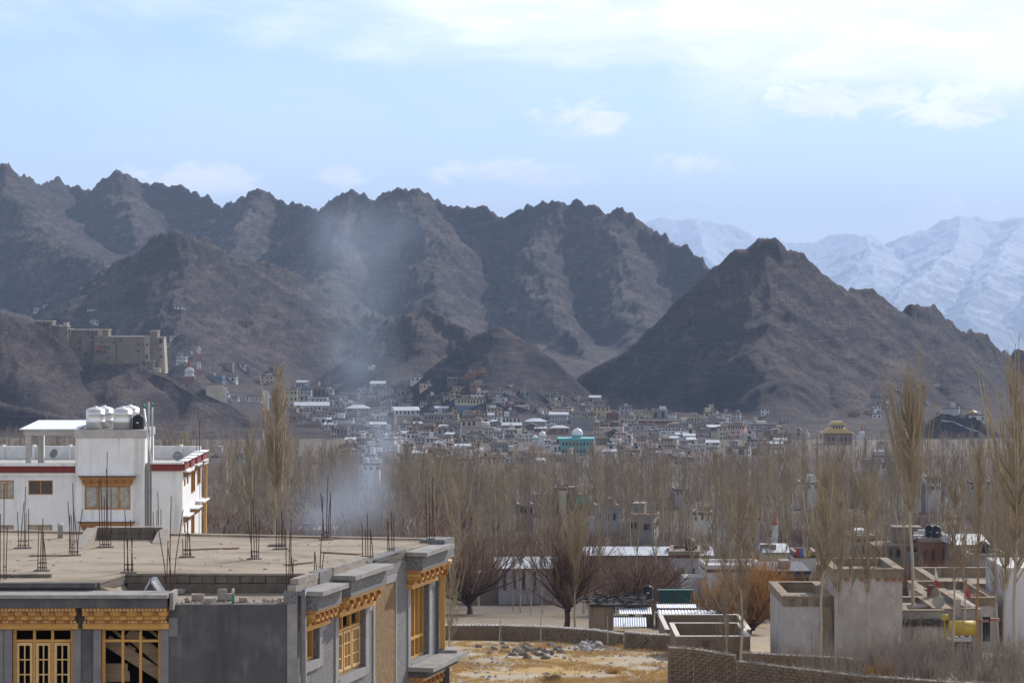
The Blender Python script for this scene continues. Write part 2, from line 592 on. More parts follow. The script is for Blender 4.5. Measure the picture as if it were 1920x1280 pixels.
def land(x, y):
    """height of the land at (x, y) (arrays)"""
    x = np.asarray(x, float)
    y = np.asarray(y, float)
    zb = base_z(x, y)
    far = y > 1150
    if not far.any():
        return zb
    X, Y = x[far], y[far]
    B = zb[far]
    n1, n2 = fbm(X / 170, Y / 170, 4, 0.5, 21), fbm(X / 170, Y / 170, 4, 0.5, 22)
    best = np.full(X.shape, -1e9)
    for k, r in enumerate(RIDGES):
        P, S0 = PREP[k]
        h = np.full(X.shape, -1e9)
        sp = np.zeros(X.shape)
        dd = np.full(X.shape, 1e3)
        reach = (P[:, 2].max() + 80) / 0.30 + 60
        m0 = (X > P[:, 0].min() - reach) & (X < P[:, 0].max() + reach) & (Y > P[:, 1].min() - reach) & (Y < P[:, 1].max() + reach)
        if not m0.any():
            continue
        spur = k in SPURS
        wa = 34.0 if spur else 7.0
        xx, yy = X[m0] + wa * n1[m0], Y[m0] + wa * n2[m0]
        rnd = 26.0 if spur else 1.5
        hh = np.full(xx.shape, -1e9)
        ss = np.zeros(xx.shape)
        dq = np.zeros(xx.shape)
        for i in range(len(P) - 1):
            a, b = P[i], P[i + 1]
            ex, ey = b[0] - a[0], b[1] - a[1]
            l2 = ex * ex + ey * ey + 1e-9
            t = np.clip(((xx - a[0]) * ex + (yy - a[1]) * ey) / l2, 0, 1)
            d = np.hypot(xx - a[0] - t * ex, yy - a[1] - t * ey)
            de = np.sqrt(d * d + rnd * rnd) - rnd
            drop = 22.0 * (1 - np.exp(-(S0[i] + t * math.sqrt(l2)) / 90)) if spur else 0.0
            z = a[2] + t * (b[2] - a[2]) - drop - ((r['s'] - 0.10) * 190 * (1 - np.exp(-de / 190)) + 0.17 * de + 6 * (1 - np.exp(-de / 22)))
            up = z > hh
            hh = np.where(up, z, hh)
            ss = np.where(up, S0[i] + t * math.sqrt(l2), ss)
            dq = np.where(up, d, dq)
        kf = float(np.clip((P[:, 1].mean() - 300) / 2200, .5, 1))
        jag = 1.5 * kf * r['j'] * (fbm(ss / 26, dq / 60 + k * 7.7, 4, 0.6, 31, True) - 0.45)
        gul = fbm(ss / 70 + k * 3.3 + 0.25 * gnoise(xx / 60, yy / 60, 5), dq / 330 + k, 4, 0.55, 41)
        gul = np.abs(gul) * 2.2
        hh = hh + jag * np.exp(-dq / 70) - r['g'] * (0.55 - gul) * np.clip(dq / 70, 0, 1) * np.clip((hh - B[m0]) / 45, 0, 1)
        if not spur:
            hh = hh + kf * r.get('c', 11.0) * np.exp(-dq / 30) * (fbm(xx / (24 * kf), yy / 40, 4, 0.55, 54, True) - 0.5)
        h[m0] = hh
        mx = np.maximum(best, h)
        best = mx + 9.0 * np.log(np.exp((best - mx) / 9.0) + np.exp((h - mx) / 9.0)) * np.clip((mx - B) / 60, 0, 1) * (np.abs(best - h) < 60) * 0.6
    rocky = np.clip((best - B) / 35, 0, 1)
    sc = np.clip((Y - 250) / 2300, .5, 1)
    best = best + rocky * sc * (11.0 * fbm(X / 95, Y / 200, 4, 0.5, 53, True) + 9.5 * fbm(X / 38, Y / 90, 6, 0.6, 51, True) + 3.0 * fbm(X / 11, Y / 24, 3, 0.6, 52, True) - 12.0)
    k = 7.0
    hmax = np.maximum(best, B)
    zz = hmax + k * np.log(np.exp((np.clip(best, -1e4, None) - hmax) / k) + np.exp((B - hmax) / k)) - k * math.log(2) * np.exp(-((best - B) / 12) ** 2)
    out = zb.copy()
    out[far] = zz
    return out


cols = np.concatenate([np.linspace(-900, -80, 26)[:-1], np.linspace(-80, 2000, 760), np.linspace(2000, 2820, 26)[1:]])
rows_n = np.concatenate([np.linspace(-60, 60, 13)[:-1], np.linspace(60, 210, 100)[:-1], np.geomspace(210, 1200, 90)])
rows_f = np.concatenate([np.linspace(1200, 1700, 150)[:-1], np.linspace(1700, 3700, 440)[:-1], np.linspace(3700, 4600, 40)[:-1], np.linspace(4600, 6500, 12)])


def sheet(rows, cols, wide=0.0):
    yy, cc = np.meshgrid(rows, cols, indexing='ij')
    xx = (cc - 960) / FPX * np.maximum(yy + wide, wide)
    zz = land(xx.ravel(), yy.ravel()).reshape(xx.shape)
    v = np.stack([xx, yy, zz], -1).reshape(-1, 3)
    nr, nc = xx.shape
    i = np.arange(nr * nc).reshape(nr, nc)
    f = np.stack([i[:-1, :-1], i[:-1, 1:], i[1:, 1:], i[1:, :-1]], -1).reshape(-1, 4)
    return v, f, zz


NEAR_WIDE = 120.0
# near sheet is a plain strip with straight columns that meets the far sheet along y = 1200
vn, fn, zn = sheet(rows_n, cols[::2], NEAR_WIDE)
vf, ff, zf = sheet(rows_f, cols)
_rows_f = rows_f


def ground(x, y):
    return float(land(np.array([x]), np.array([y]))[0])


def hit(px, py, y0=70.0, y1=4500.0):
    """first point of the land seen at photograph pixel (px, py)"""
    if py > 1100:
        y1 = min(y1, 420.0)
    ys = np.geomspace(y0, y1, 900)
    xs = (px - 960) * ys / FPX
    z = land(xs, ys)
    ray = (HZ - py) * ys / FPX
    k = np.nonzero(ray <= z)[0]
    if len(k) == 0:
        return None
    k = k[0]
    return Vector((xs[k], ys[k], z[k]))


# ground material: pale dust, grit and dry ochre grass near, brown further off
m_ground, nt, b, out = new_mat('dry_ground')
g = nt.nodes.new('ShaderNodeNewGeometry').outputs['Position']
f1 = noise_node(nt, g, 0.16, 6, 0.62, 0.4)
f2 = noise_node(nt, g, 1.3, 6, 0.65)
f3 = noise_node(nt, g, 0.05, 4, 0.5)
c = mixc(nt, maprange(nt, f2, 0.35, 0.65), (0.40, 0.345, 0.27), (0.30, 0.25, 0.185))
c = mixc(nt, maprange(nt, f1, 0.50, 0.60), c, (0.38, 0.26, 0.11))
c = mixc(nt, maprange(nt, f3, 0.45, 0.65, 0, 0.5), c, (0.24, 0.19, 0.14))
spy = nt.nodes.new('ShaderNodeSeparateXYZ')
nt.links.new(g, spy.inputs[0])
c = mixc(nt, maprange(nt, spy.outputs[1], 188, 250), c, mixc(nt, maprange(nt, f1, 0.4, 0.6), (0.092, 0.074, 0.062), (0.135, 0.108, 0.087)))
nt.links.new(c, b.inputs['Base Color'])
b.inputs['Roughness'].default_value = 0.95
b.inputs['Specular IOR Level'].default_value = 0.1
bump(nt, b, noise_node(nt, g, 3.0, 8, 0.7), 0.8, 0.15)

m_rock, nt, b, out = new_mat('hill_rock')
geo = nt.nodes.new('ShaderNodeNewGeometry')
g = geo.outputs['Position']
sep = nt.nodes.new('ShaderNodeSeparateXYZ')
nt.links.new(geo.outputs['Normal'], sep.inputs[0])
r1 = noise_node(nt, g, 0.012, 7, 0.62, 0.6, (1, 0.35, 1))
r2 = noise_node(nt, g, 0.09, 7, 0.68, 0.2, (1, 0.4, 0.6))
r3 = noise_node(nt, g, 0.45, 6, 0.7)
steep = maprange(nt, sep.outputs[2], 0.93, 0.70)
rock = mixc(nt, maprange(nt, r1, 0.38, 0.62), (0.062, 0.047, 0.052), (0.040, 0.033, 0.042))
scree = mixc(nt, maprange(nt, r1, 0.38, 0.62), (0.118, 0.092, 0.083), (0.068, 0.055, 0.057))
fac = mathn(nt, 'ADD', steep, maprange(nt, r2, 0.3, 0.7, -0.45, 0.45))
fac = maprange(nt, fac, 0.15, 0.85)
c = mixc(nt, fac, scree, rock)
sp = maprange(nt, r3, 0.35, 0.65, 0.62, 1.38)
spn = nt.nodes.new('ShaderNodeCombineColor')
for k in range(3):
    nt.links.new(sp, spn.inputs[k])
c = mixc(nt, 1.0, c, spn.outputs[0], 'MULTIPLY')
mp_ = nt.nodes.new('ShaderNodeMapping')
mp_.inputs['Rotation'].default_value = (0, R(38), 0)
mp_.inputs['Scale'].default_value = (0.35, 0.25, 2.6)
nt.links.new(g, mp_.inputs['Vector'])
st_ = noise_node(nt, mp_.outputs[0], 0.10, 6, 0.7, 0.6)
r4 = noise_node(nt, g, 0.05, 8, 0.75, 1.0, (1, .45, .8))
c = mixc(nt, maprange(nt, r4, .52, .60, 0, .75), c, (0.034, 0.027, 0.033))
c = mixc(nt, maprange(nt, st_, .54, .66, 0, .5), c, (0.150, 0.120, 0.104))
nt.links.new(c, b.inputs['Base Color'])
b.inputs['Roughness'].default_value = 0.95
b.inputs['Specular IOR Level'].default_value = 0.1
bh = mathn(nt, 'ADD', mathn(nt, 'ADD', mathn(nt, 'MULTIPLY', r2, 1.4), mathn(nt, 'MULTIPLY', st_, .9)), mathn(nt, 'MULTIPLY', r3, 0.5))
bump(nt, b, bh, 1.0, 6.0)

tag(link('ground', np_mesh('ground', vn, fn, m_ground, True)), 'dry dusty valley floor with ochre grass patches', None, None, 'structure')
tag(link('hills', np_mesh('hills', vf, ff, m_rock, True)), 'bare brown rocky hills round the town', None, None, 'structure')

# plain and snow range far behind
m_plain = mat('far_plain', (0.12, 0.12, 0.125), (0.10, 0.10, 0.105), scale=0.0006, rough=0.95)
yy = np.array([6500, 8000, 10000, 14000, 20000, 26000, 33000.0])
zz = np.array([-404, -430, -440, -440, -440, -440, -440.0])
xs = np.linspace(-0.55, 0.55, 12)
v = np.array([(a * y, y, z) for y, z in zip(yy, zz) for a in xs])
i = np.arange(len(v)).reshape(len(yy), len(xs))
f = np.stack([i[:-1, :-1], i[:-1, 1:], i[1:, 1:], i[1:, :-1]], -1).reshape(-1, 4)
tag(link('plain', np_mesh('plain', v, f, m_plain, True)), 'pale hazy plain beyond the hills', None, None, 'structure')

SNOW = [
    dict(p=[(600, 470, 27000), (1000, 450, 27000), (1150, 428, 27000), (1205, 420, 27000), (1238, 411, 27000), (1262, 416, 27000), (1300, 414, 27000), (1340, 420, 27000), (1380, 428, 27000),
            (1420, 444, 27000), (1470, 455, 27000), (1520, 458, 26500), (1550, 446, 26500), (1580, 441, 26500), (1610, 447, 26000), (1700, 480, 26000)], s=0.42),
    dict(p=[(1400, 560, 22500), (1500, 510, 23000), (1560, 470, 23500), (1600, 452, 23500), (1628, 444, 23500), (1665, 458, 23500), (1700, 445, 23500),
            (1730, 432, 23500), (1770, 414, 23500), (1800, 410, 23500), (1832, 409, 23500), (1868, 420, 23500), (1890, 410, 23500), (1925, 408, 23500), (1980, 395, 23500),
            (2100, 400, 23500), (2400, 420, 23500)], s=0.46),
    dict(p=[(1628, 444, 23500), (1640, 500, 21500), (1600, 560, 20000)], s=0.46),
    dict(p=[(1800, 410, 23500), (1790, 470, 22000), (1700, 540, 20000), (1660, 590, 18500)], s=0.46),
    dict(p=[(1925, 408, 23500), (1880, 470, 21800), (1850, 540, 20000), (1800, 600, 18500)], s=0.44),
    dict(p=[(2100, 400, 23500), (2000, 500, 21000), (1940, 580, 19000)], s=0.46),
    dict(p=[(1300, 414, 27000), (1330, 490, 25000), (1380, 560, 22500)], s=0.44),
    dict(p=[(1470, 455, 27000), (1440, 520, 25000)], s=0.44),
]


def snow_h(x, y):
    zb = np.interp(y, yy, zz)
    best = np.full(x.shape, -1e9)
    wx = x + 130 * fbm(x / 900, y / 900, 3, 0.5, 61)
    wy = y + 130 * fbm(x / 900, y / 900, 3, 0.5, 62)
    for k, r in enumerate(SNOW):
        P = np.array([tuple(W(*q)) for q in r['p']])
        acc = 0.0
        hh = np.full(x.shape, -1e9)
        ss = np.zeros(x.shape)
        dq = np.zeros(x.shape)
        for i in range(len(P) - 1):
            a, b2 = P[i], P[i + 1]
            ex, ey = b2[0] - a[0], b2[1] - a[1]
            l2 = ex * ex + ey * ey
            t = np.clip(((wx - a[0]) * ex + (wy - a[1]) * ey) / l2, 0, 1)
            d = np.hypot(wx - a[0] - t * ex, wy - a[1] - t * ey)
            z = a[2] + t * (b2[2] - a[2]) - r['s'] * d
            up = z > hh
            hh = np.where(up, z, hh)
            ss = np.where(up, acc + t * math.sqrt(l2), ss)
            dq = np.where(up, d, dq)
            acc += math.sqrt(l2)
        gul = np.abs(fbm(ss / 420 + k * 3.1, dq / 2000 + k, 4, 0.58, 71)) * 2.2
        hh = hh - 70 * (0.55 - gul) * np.clip(dq / 350, 0, 1) + 22 * (fbm(ss / 160, dq / 500 + k, 4, 0.6, 72, True) - 0.3) * np.exp(-dq / 500)
        best = np.maximum(best, hh)
    best = best + 55 * fbm(x / 420, y / 500, 6, 0.58, 73, True) - 20
    return np.maximum(best, zb - 30)


rr = np.linspace(17500, 28500, 330)
cc = np.concatenate([np.linspace(500, 1150, 60)[:-1], np.linspace(1150, 1960, 420), np.linspace(1960, 2700, 60)[1:]])
ry, rc = np.meshgrid(rr, cc, indexing='ij')
rx = (rc - 960) / FPX * ry
rz = snow_h(rx.ravel(), ry.ravel())
v = np.stack([rx.ravel(), ry.ravel(), rz], -1)
i = np.arange(len(v)).reshape(rx.shape)
f = np.stack([i[:-1, :-1], i[:-1, 1:], i[1:, 1:], i[1:, :-1]], -1).reshape(-1, 4)
m_snow, nt, b, out = new_mat('snow_range')
geo = nt.nodes.new('ShaderNodeNewGeometry')
g = geo.outputs['Position']
sep = nt.nodes.new('ShaderNodeSeparateXYZ')
nt.links.new(geo.outputs['Normal'], sep.inputs[0])
sp2 = nt.nodes.new('ShaderNodeSeparateXYZ')
nt.links.new(g, sp2.inputs[0])
n1 = noise_node(nt, g, 0.0022, 8, 0.68, 0.3)
alt = maprange(nt, sp2.outputs[2], -250, 650, -0.30, 0.50)
sl = maprange(nt, sep.outputs[2], 0.60, 0.95, -0.45, 0.35)
fac = mathn(nt, 'ADD', mathn(nt, 'ADD', alt, sl), maprange(nt, n1, 0.3, 0.7, -0.35, 0.45))
c = mixc(nt, maprange(nt, fac, 0.14, 0.42), (0.13, 0.14, 0.17), (0.50, 0.54, 0.60))
nt.links.new(c, b.inputs['Base Color'])
b.inputs['Roughness'].default_value = 0.8
bump(nt, b, noise_node(nt, g, 0.006, 8, 0.7), 0.8, 60.0)
tag(link('snow_mountains', np_mesh('snow_mountains', v, f, m_snow, True)), 'hazy blue snow mountains on the horizon', None, None, 'structure')

# the air: one closed box of thin even haze round the whole place
hz = MB()
hz.box(-17500, 17500, -400, 33200, -445, 1150)
m_haze = bpy.data.materials.new('haze_air')
m_haze.use_nodes = True
nt = m_haze.node_tree
nt.nodes.clear()
o_ = nt.nodes.new('ShaderNodeOutputMaterial')
pv = nt.nodes.new('ShaderNodeVolumePrincipled')
pv.inputs['Color'].default_value = (0.50, 0.67, 1.0, 1)
pv.inputs['Density'].default_value = 6.6e-5
pv.inputs['Anisotropy'].default_value = 0.1
nt.links.new(pv.outputs[0], o_.inputs['Volume'])
HAZE = hz.build('haze', m_haze)
tag(HAZE, 'thin blue haze filling the valley air', None, None, 'stuff')
# ------------------------------------------------------------------ materials of the buildings
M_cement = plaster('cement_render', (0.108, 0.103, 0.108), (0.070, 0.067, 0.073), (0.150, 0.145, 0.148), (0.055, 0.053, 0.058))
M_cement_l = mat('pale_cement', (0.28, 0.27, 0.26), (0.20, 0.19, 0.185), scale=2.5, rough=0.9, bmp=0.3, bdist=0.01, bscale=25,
                 stain=(0.16, 0.155, 0.15), stain_scale=1.6, stain_lo=0.52, stain_hi=0.72)
M_grit, nt, b, out = new_mat('pebble_dash')
g = nt.nodes.new('ShaderNodeNewGeometry').outputs['Position']
v1 = noise_node(nt, g, 34.0, 3, 0.75)
v2 = noise_node(nt, g, 1.2, 5, 0.6)
c = mixc(nt, maprange(nt, v1, 0.40, 0.60), (0.050, 0.050, 0.056), (0.27, 0.265, 0.275))
c = mixc(nt, maprange(nt, v2, 0.35, 0.7, 0, 0.45), c, (0.12, 0.118, 0.125))
nt.links.new(c, b.inputs['Base Color'])
b.inputs['Roughness'].default_value = 0.92
bump(nt, b, v1, 0.7, 0.03)
M_mudroof, nt, b, out = new_mat('mud_roof')
g = nt.nodes.new('ShaderNodeNewGeometry').outputs['Position']
q1 = noise_node(nt, g, .8, 7, .68, .6, (.45, 1.6, 1))
q2 = noise_node(nt, g, .33, 6, .65, 1.0, (.6, 1.5, 1))
q3 = noise_node(nt, g, 5.0, 5, .7)
c = mixc(nt, maprange(nt, q1, .34, .66), (0.345, 0.29, 0.23), (0.25, 0.208, 0.16))
c = mixc(nt, maprange(nt, q2, .50, .64, 0, .75), c, (0.145, 0.118, 0.092))
c = mixc(nt, maprange(nt, q3, .56, .70, 0, .6), c, (0.38, 0.325, 0.25))
nt.links.new(c, b.inputs['Base Color'])
b.inputs['Roughness'].default_value = .96
b.inputs['Specular IOR Level'].default_value = .1
bump(nt, b, q3, .6, .04)
MATS['mud_roof'] = M_mudroof
M_timber = mat('new_timber', (0.53, 0.295, 0.085), (0.42, 0.22, 0.06), scale=4, rough=0.55, stretch=(1, 1, 8), bmp=0.1, bdist=0.004, bscale=40)
M_timber_d = mat('brown_carving', (0.33, 0.13, 0.035), (0.22, 0.08, 0.025), scale=12, rough=0.6)
M_sash = mat('pale_sash_wood', (0.60, 0.40, 0.19), (0.50, 0.32, 0.14), scale=5, rough=0.55)
M_board = mat('rough_board', (0.34, 0.25, 0.17), (0.24, 0.175, 0.12), scale=3, rough=0.85, stretch=(0.5, 1, 6))
M_straw, nt, b, out = new_mat('straw_plaster')
g = nt.nodes.new('ShaderNodeNewGeometry').outputs['Position']
v1 = noise_node(nt, g, 22.0, 4, 0.75, 0.8, (1, 1, 0.4))
v2 = noise_node(nt, g, 1.4, 4, 0.6)
c = mixc(nt, maprange(nt, v1, 0.36, 0.62), (0.075, 0.045, 0.022), (0.27, 0.175, 0.08))
c = mixc(nt, maprange(nt, v2, 0.45, 0.75, 0, 0.5), c, (0.17, 0.105, 0.05))
nt.links.new(c, b.inputs['Base Color'])
b.inputs['Roughness'].default_value = 0.95
bump(nt, b, v1, 0.8, 0.03)
M_rust = mat('rusty_steel', (0.085, 0.040, 0.030), (0.055, 0.030, 0.025), scale=20, rough=0.8)
M_block = mat('concrete_block', (0.30, 0.265, 0.235), (0.21, 0.185, 0.165), scale=6, rough=0.95, bmp=0.4, bdist=0.01)
M_block_d = mat('dark_earth_block', (0.155, 0.130, 0.110), (0.105, 0.088, 0.075), scale=4, rough=0.95, bmp=0.5, bdist=0.02)
M_glass = mat('dark_glass', (0.018, 0.02, 0.024), (0.012, 0.013, 0.016), scale=2, rough=0.12, spec=0.5)
M_pvc = mat('grey_pipe', (0.36, 0.36, 0.37), (0.29, 0.29, 0.30), scale=3, rough=0.5)
M_blue = mat('blue_plastic', (0.03, 0.07, 0.30), rough=0.4)
M_green_p = mat('green_plastic', (0.01, 0.22, 0.13), rough=0.4)
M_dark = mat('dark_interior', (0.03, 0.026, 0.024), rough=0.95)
M_white = plaster('white_paint', (0.70, 0.70, 0.70), (0.61, 0.605, 0.61), (0.76, 0.76, 0.76), (0.44, 0.425, 0.41), .8, 20.0, .8)


def wall_sheet(mb, fr, u0, u1, z0, z1, thick, holes, zt=None):
    """wall with rectangular openings as one clean shell; holes: (u0, u1, z0, z1)"""
    us = sorted({u0, u1, *[h[0] for h in holes], *[h[1] for h in holes]})
    zs = sorted({z0, z1, *[h[2] for h in holes], *[h[3] for h in holes]})
    us = [u for u in us if u0 <= u <= u1]
    zs = [z for z in zs if z0 <= z <= z1]

    def solid(i, j):
        if i < 0 or j < 0 or i >= len(us) - 1 or j >= len(zs) - 1:
            return False
        u, z = (us[i] + us[i + 1]) / 2, (zs[j] + zs[j + 1]) / 2
        return not any(h[0] < u < h[1] and h[2] < z < h[3] for h in holes)
    for i in range(len(us) - 1):
        for j in range(len(zs) - 1):
            if not solid(i, j):
                continue
            a, c, e, h = us[i], us[i + 1], zs[j], zs[j + 1]
            q = [fr(a, 0, e), fr(c, 0, e), fr(c, 0, h), fr(a, 0, h), fr(a, -thick, e), fr(c, -thick, e), fr(c, -thick, h), fr(a, -thick, h)]
            fs = [(0, 1, 2, 3), (5, 4, 7, 6)]
            if not solid(i - 1, j):
                fs.append((4, 0, 3, 7))
            if not solid(i + 1, j):
                fs.append((1, 5, 6, 2))
            if not solid(i, j - 1):
                fs.append((4, 5, 1, 0))
            if not solid(i, j + 1):
                fs.append((3, 2, 6, 7))
            mb.add(q, fs)
    return mb


# ------------------------------------------------------------------ the unfinished grey house in front
D0 = 61.5
ZR = -6.92
A2 = Vector((XY(558, D0), D0))
BY = 73.0
B2 = Vector((XY(824, BY), BY))
sd = (B2 - A2)
SL = sd.length
sd.normalize()
sn = Vector((sd.y, -sd.x))            # outward (to the right)


def F_front(u, n, z):
    return (u, D0 - n, z)


def F_side(u, n, z):
    p = A2 + sd * u + sn * n
    return (p.x, p.y, z)


def su(px):
    k = (px - 960.0) / FPX
    return (k * A2.y - A2.x) / (sd.x - k * sd.y)


def sz(px, py):
    u = su(px)
    return ZY(py, A2.y + sd.y * u)


BASE_Z = -15.6
XL = -19.5                            # the house runs on past the left edge of the picture
house = empty('unfinished_house', (A2.x, D0, BASE_Z),
              'unfinished grey cement house with orange timber window heads and steel rods on the roof', 'house')

zf = lambda py: ZY(py, D0)
xf = lambda px: XY(px, D0)
TER = zf(1133)                         # low terrace behind the plain part of the front wall
ROOFY = 64.1
# window openings in the front wall
w1 = (xf(23), xf(137), zf(1312), zf(1178))
w2 = (xf(190), xf(301.5), zf(1312), zf(1178))
w0 = (xf(-120), xf(-8), zf(1312), zf(1178))
mb = MB()
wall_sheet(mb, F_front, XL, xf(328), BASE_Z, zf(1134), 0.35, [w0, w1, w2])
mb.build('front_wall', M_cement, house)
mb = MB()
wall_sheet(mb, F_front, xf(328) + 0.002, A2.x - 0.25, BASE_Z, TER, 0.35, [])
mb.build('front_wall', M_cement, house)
# corner pier, smoother and paler
mb = MB()
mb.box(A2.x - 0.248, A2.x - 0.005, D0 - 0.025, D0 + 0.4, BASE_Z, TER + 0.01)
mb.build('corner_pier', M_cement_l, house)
# pale plaster margins round the windows
M_surr = mat('grey_surround', (0.20, 0.19, 0.195), (0.15, 0.145, 0.15), scale=3, rough=0.9)


def fpart(name, m, fr, *q):
    b_ = MB()
    b_.fbox(fr, *q)
    return b_.build(name, m, house)


for (a, c, e, h) in (w0, w1, w2):
    fpart('window_surround', M_surr, F_front, a - 0.19, a - 0.002, 0.003, 0.03, e, h + 0.02)
    fpart('window_surround', M_surr, F_front, c + 0.002, c + 0.19, 0.003, 0.03, e, h + 0.02)
fpart('window_surround', M_surr, F_front, w2[1] + 0.195, w2[1] + 0.41, 0.003, 0.028, zf(1192), zf(1157))

# side wall openings on the right hand wall
h1 = (su(570.5), su(597), ZY(1238, 62.5), ZY(1175.5, 62.5))
h2 = (su(633), su(684), ZY(1262, 65.2), ZY(1147, 65.2))
h3 = (su(768.5), su(803), ZY(1235.5, 70.8), ZY(1098, 70.8))
pn = (su(702), su(740))
pn_z = (ZY(1330, 68), ZY(1096, 68))
mb = MB()
wall_sheet(mb, F_side, 0.0, SL, BASE_Z, ZR - 0.10, 0.35, [h1, h2, h3])
mb.build('side_wall', M_grit, house)
mb = MB()
mb.fbox(F_side, pn[0], pn[1], -0.01, 0.012, pn_z[0], pn_z[1])
mb.build('straw_panel', M_straw, house)
M_surr2 = mat('pale_surround', (0.27, 0.265, 0.27), (0.21, 0.205, 0.21), scale=3, rough=0.9)
fpart('panel_frame', M_surr2, F_side, pn[0] - 0.16, pn[0] - 0.003, 0.002, 0.03, pn_z[0], pn_z[1] + 0.2)
fpart('panel_frame', M_surr2, F_side, pn[1] + 0.003, pn[1] + 0.13, 0.002, 0.03, pn_z[0], pn_z[1] + 0.2)
fpart('panel_frame', M_surr2, F_side, pn[0] - 0.001, pn[1] + 0.001, 0.002, 0.03, pn_z[1] + 0.003, pn_z[1] + 0.2)
for (a, c, e, h) in (h1, h2, h3):
    mb = MB()
    mb.fbox(F_side, a - 0.24, a - 0.002, 0.002, 0.035, e - 0.2, h + 0.12)
    mb.build('window_surround', M_surr2, house)
    mb = MB()
    mb.fbox(F_side, c + 0.002, c + 0.26, 0.002, 0.035, e - 0.2, h + 0.12)
    mb.build('window_surround', M_surr2, house)
    fpart('sill', M_surr2, F_side, a - 0.001, c + 0.001, 0.002, 0.05, e - 0.22, e - 0.003)
    fpart('window_surround', M_surr2, F_side, c + 0.262, c + 0.55, 0.002, 0.035, h - 0.16, h + 0.30)

# far wall, left end and floor: a closed box so the rooms are dark
backL = Vector((XL, 76.6))
mb = MB()
mb.hexa([(B2.x - 0.4, B2.y - 0.36, BASE_Z), (B2.x - 0.02, B2.y - 0.36, BASE_Z), (B2.x - 0.02, B2.y, BASE_Z), (B2.x - 0.4, B2.y + 0.08, BASE_Z)],
        [(B2.x - 0.4, B2.y - 0.36, ZR - .2), (B2.x - 0.02, B2.y - 0.36, ZR - .2), (B2.x - 0.02, B2.y, ZR - .2), (B2.x - 0.4, B2.y + 0.08, ZR - .2)])
mb.hexa([(XL, 76.2, BASE_Z), (B2.x - 0.42, B2.y - 0.3, BASE_Z), (B2.x - 0.42, B2.y + 0.08, BASE_Z), (XL, 76.6, BASE_Z)],
        [(XL, 76.2, ZR - .2), (B2.x - 0.42, B2.y - 0.3, ZR - .2), (B2.x - 0.42, B2.y + 0.08, ZR - .2), (XL, 76.6, ZR - .2)])
mb.box(XL - 0.3, XL - 0.002, D0, 76.6, BASE_Z, ZR - .2)
mb.build('back_wall', M_cement, house)
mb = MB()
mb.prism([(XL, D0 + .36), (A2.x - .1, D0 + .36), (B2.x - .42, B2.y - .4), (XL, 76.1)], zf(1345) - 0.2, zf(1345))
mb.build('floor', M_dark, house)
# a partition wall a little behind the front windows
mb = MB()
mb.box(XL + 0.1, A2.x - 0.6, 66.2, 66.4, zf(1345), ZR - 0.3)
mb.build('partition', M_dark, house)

# main roof slab; the left part comes forward over the windows
rp = [(XL - .3, 62.15), (xf(172) + 0.1, 62.15), (XY(238, ROOFY), ROOFY), (A2.x + sd.x * (ROOFY - D0) / sd.y, ROOFY), (B2.x, B2.y), (XL - .3, 76.6)]
nx, ny = 70, 40
# the roof as a gently uneven sheet with thickness
rs = MB()
rs.prism(rp, ZR - 0.19, ZR - 0.02)
rs.build('roof_slab', M_block_d, house)


def in_poly(x, y, P):
    c = False
    for i in range(len(P)):
        (x0, y0), (x1, y1) = P[i], P[i - 1]
        if (y0 > y) != (y1 > y) and x < (x1 - x0) * (y - y0) / (y1 - y0) + x0:
            c = not c
    return c


bmr = bmesh.new()
fv = [bmr.verts.new((x, y, ZR)) for x, y in rp]
bmr.faces.new(fv)
for k in range(70):
    x = XL + (B2.x - XL) * k / 69
    bmesh.ops.bisect_plane(bmr, geom=bmr.verts[:] + bmr.edges[:] + bmr.faces[:], plane_co=(x, 0, 0), plane_no=(1, 0, 0))
for k in range(40):
    y = 62 + 15 * k / 39
    bmesh.ops.bisect_plane(bmr, geom=bmr.verts[:] + bmr.edges[:] + bmr.faces[:], plane_co=(0, y, 0), plane_no=(0, 1, 0))
for vtx in bmr.verts:
    vtx.co.z += 0.012 * float(gnoise(np.array(vtx.co.x * 1.3), np.array(vtx.co.y * 1.1), 2))
res = bmesh.ops.extrude_face_region(bmr, geom=bmr.faces[:])
for e in res['geom']:
    if isinstance(e, bmesh.types.BMVert):
        e.co.z += 0.05
bmesh.ops.recalc_face_normals(bmr, faces=bmr.faces[:])
mer = bpy.data.meshes.new('roof_earth')
for vtx in bmr.verts:
    vtx.co -= house.location
bmr.to_mesh(mer)
bmr.free()
mer.materials.append(M_mudroof)
link('roof_earth', mer, house)
ROOF_TOP = ZR + 0.05
# rim strips along the back edge and right edge (slightly raised lip)
mb = MB()
mb.hexa([(XL - .3, 76.3, ZR), (B2.x - .1, B2.y - .25, ZR), (B2.x - .1, B2.y + .02, ZR), (XL - .3, 76.58, ZR)],
        [(XL - .3, 76.3, ZR + .12), (B2.x - .1, B2.y - .25, ZR + .1), (B2.x - .1, B2.y + .02, ZR + .1), (XL - .3, 76.58, ZR + .12)])
mb.build('roof_lip', M_mudroof, house)

# front strip below the raised roof: cornice slab over the timber heads
mb = MB()
mb.box(XL, xf(174), D0 + 0.40, D0 + 0.62, zf(1105), zf(1096))                     # lip in front of the raised roof
mb.build('roof_lip', M_cement, house)
mb = MB()
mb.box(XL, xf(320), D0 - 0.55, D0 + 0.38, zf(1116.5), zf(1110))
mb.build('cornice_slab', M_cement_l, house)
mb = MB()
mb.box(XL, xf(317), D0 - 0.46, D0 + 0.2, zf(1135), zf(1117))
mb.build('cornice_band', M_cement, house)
mb = MB()
mb.box(xf(321), xf(328), D0 - 0.30, D0 + 0.5, zf(1140), zf(1108))
mb.build('cornice_end', M_cement_l, house)
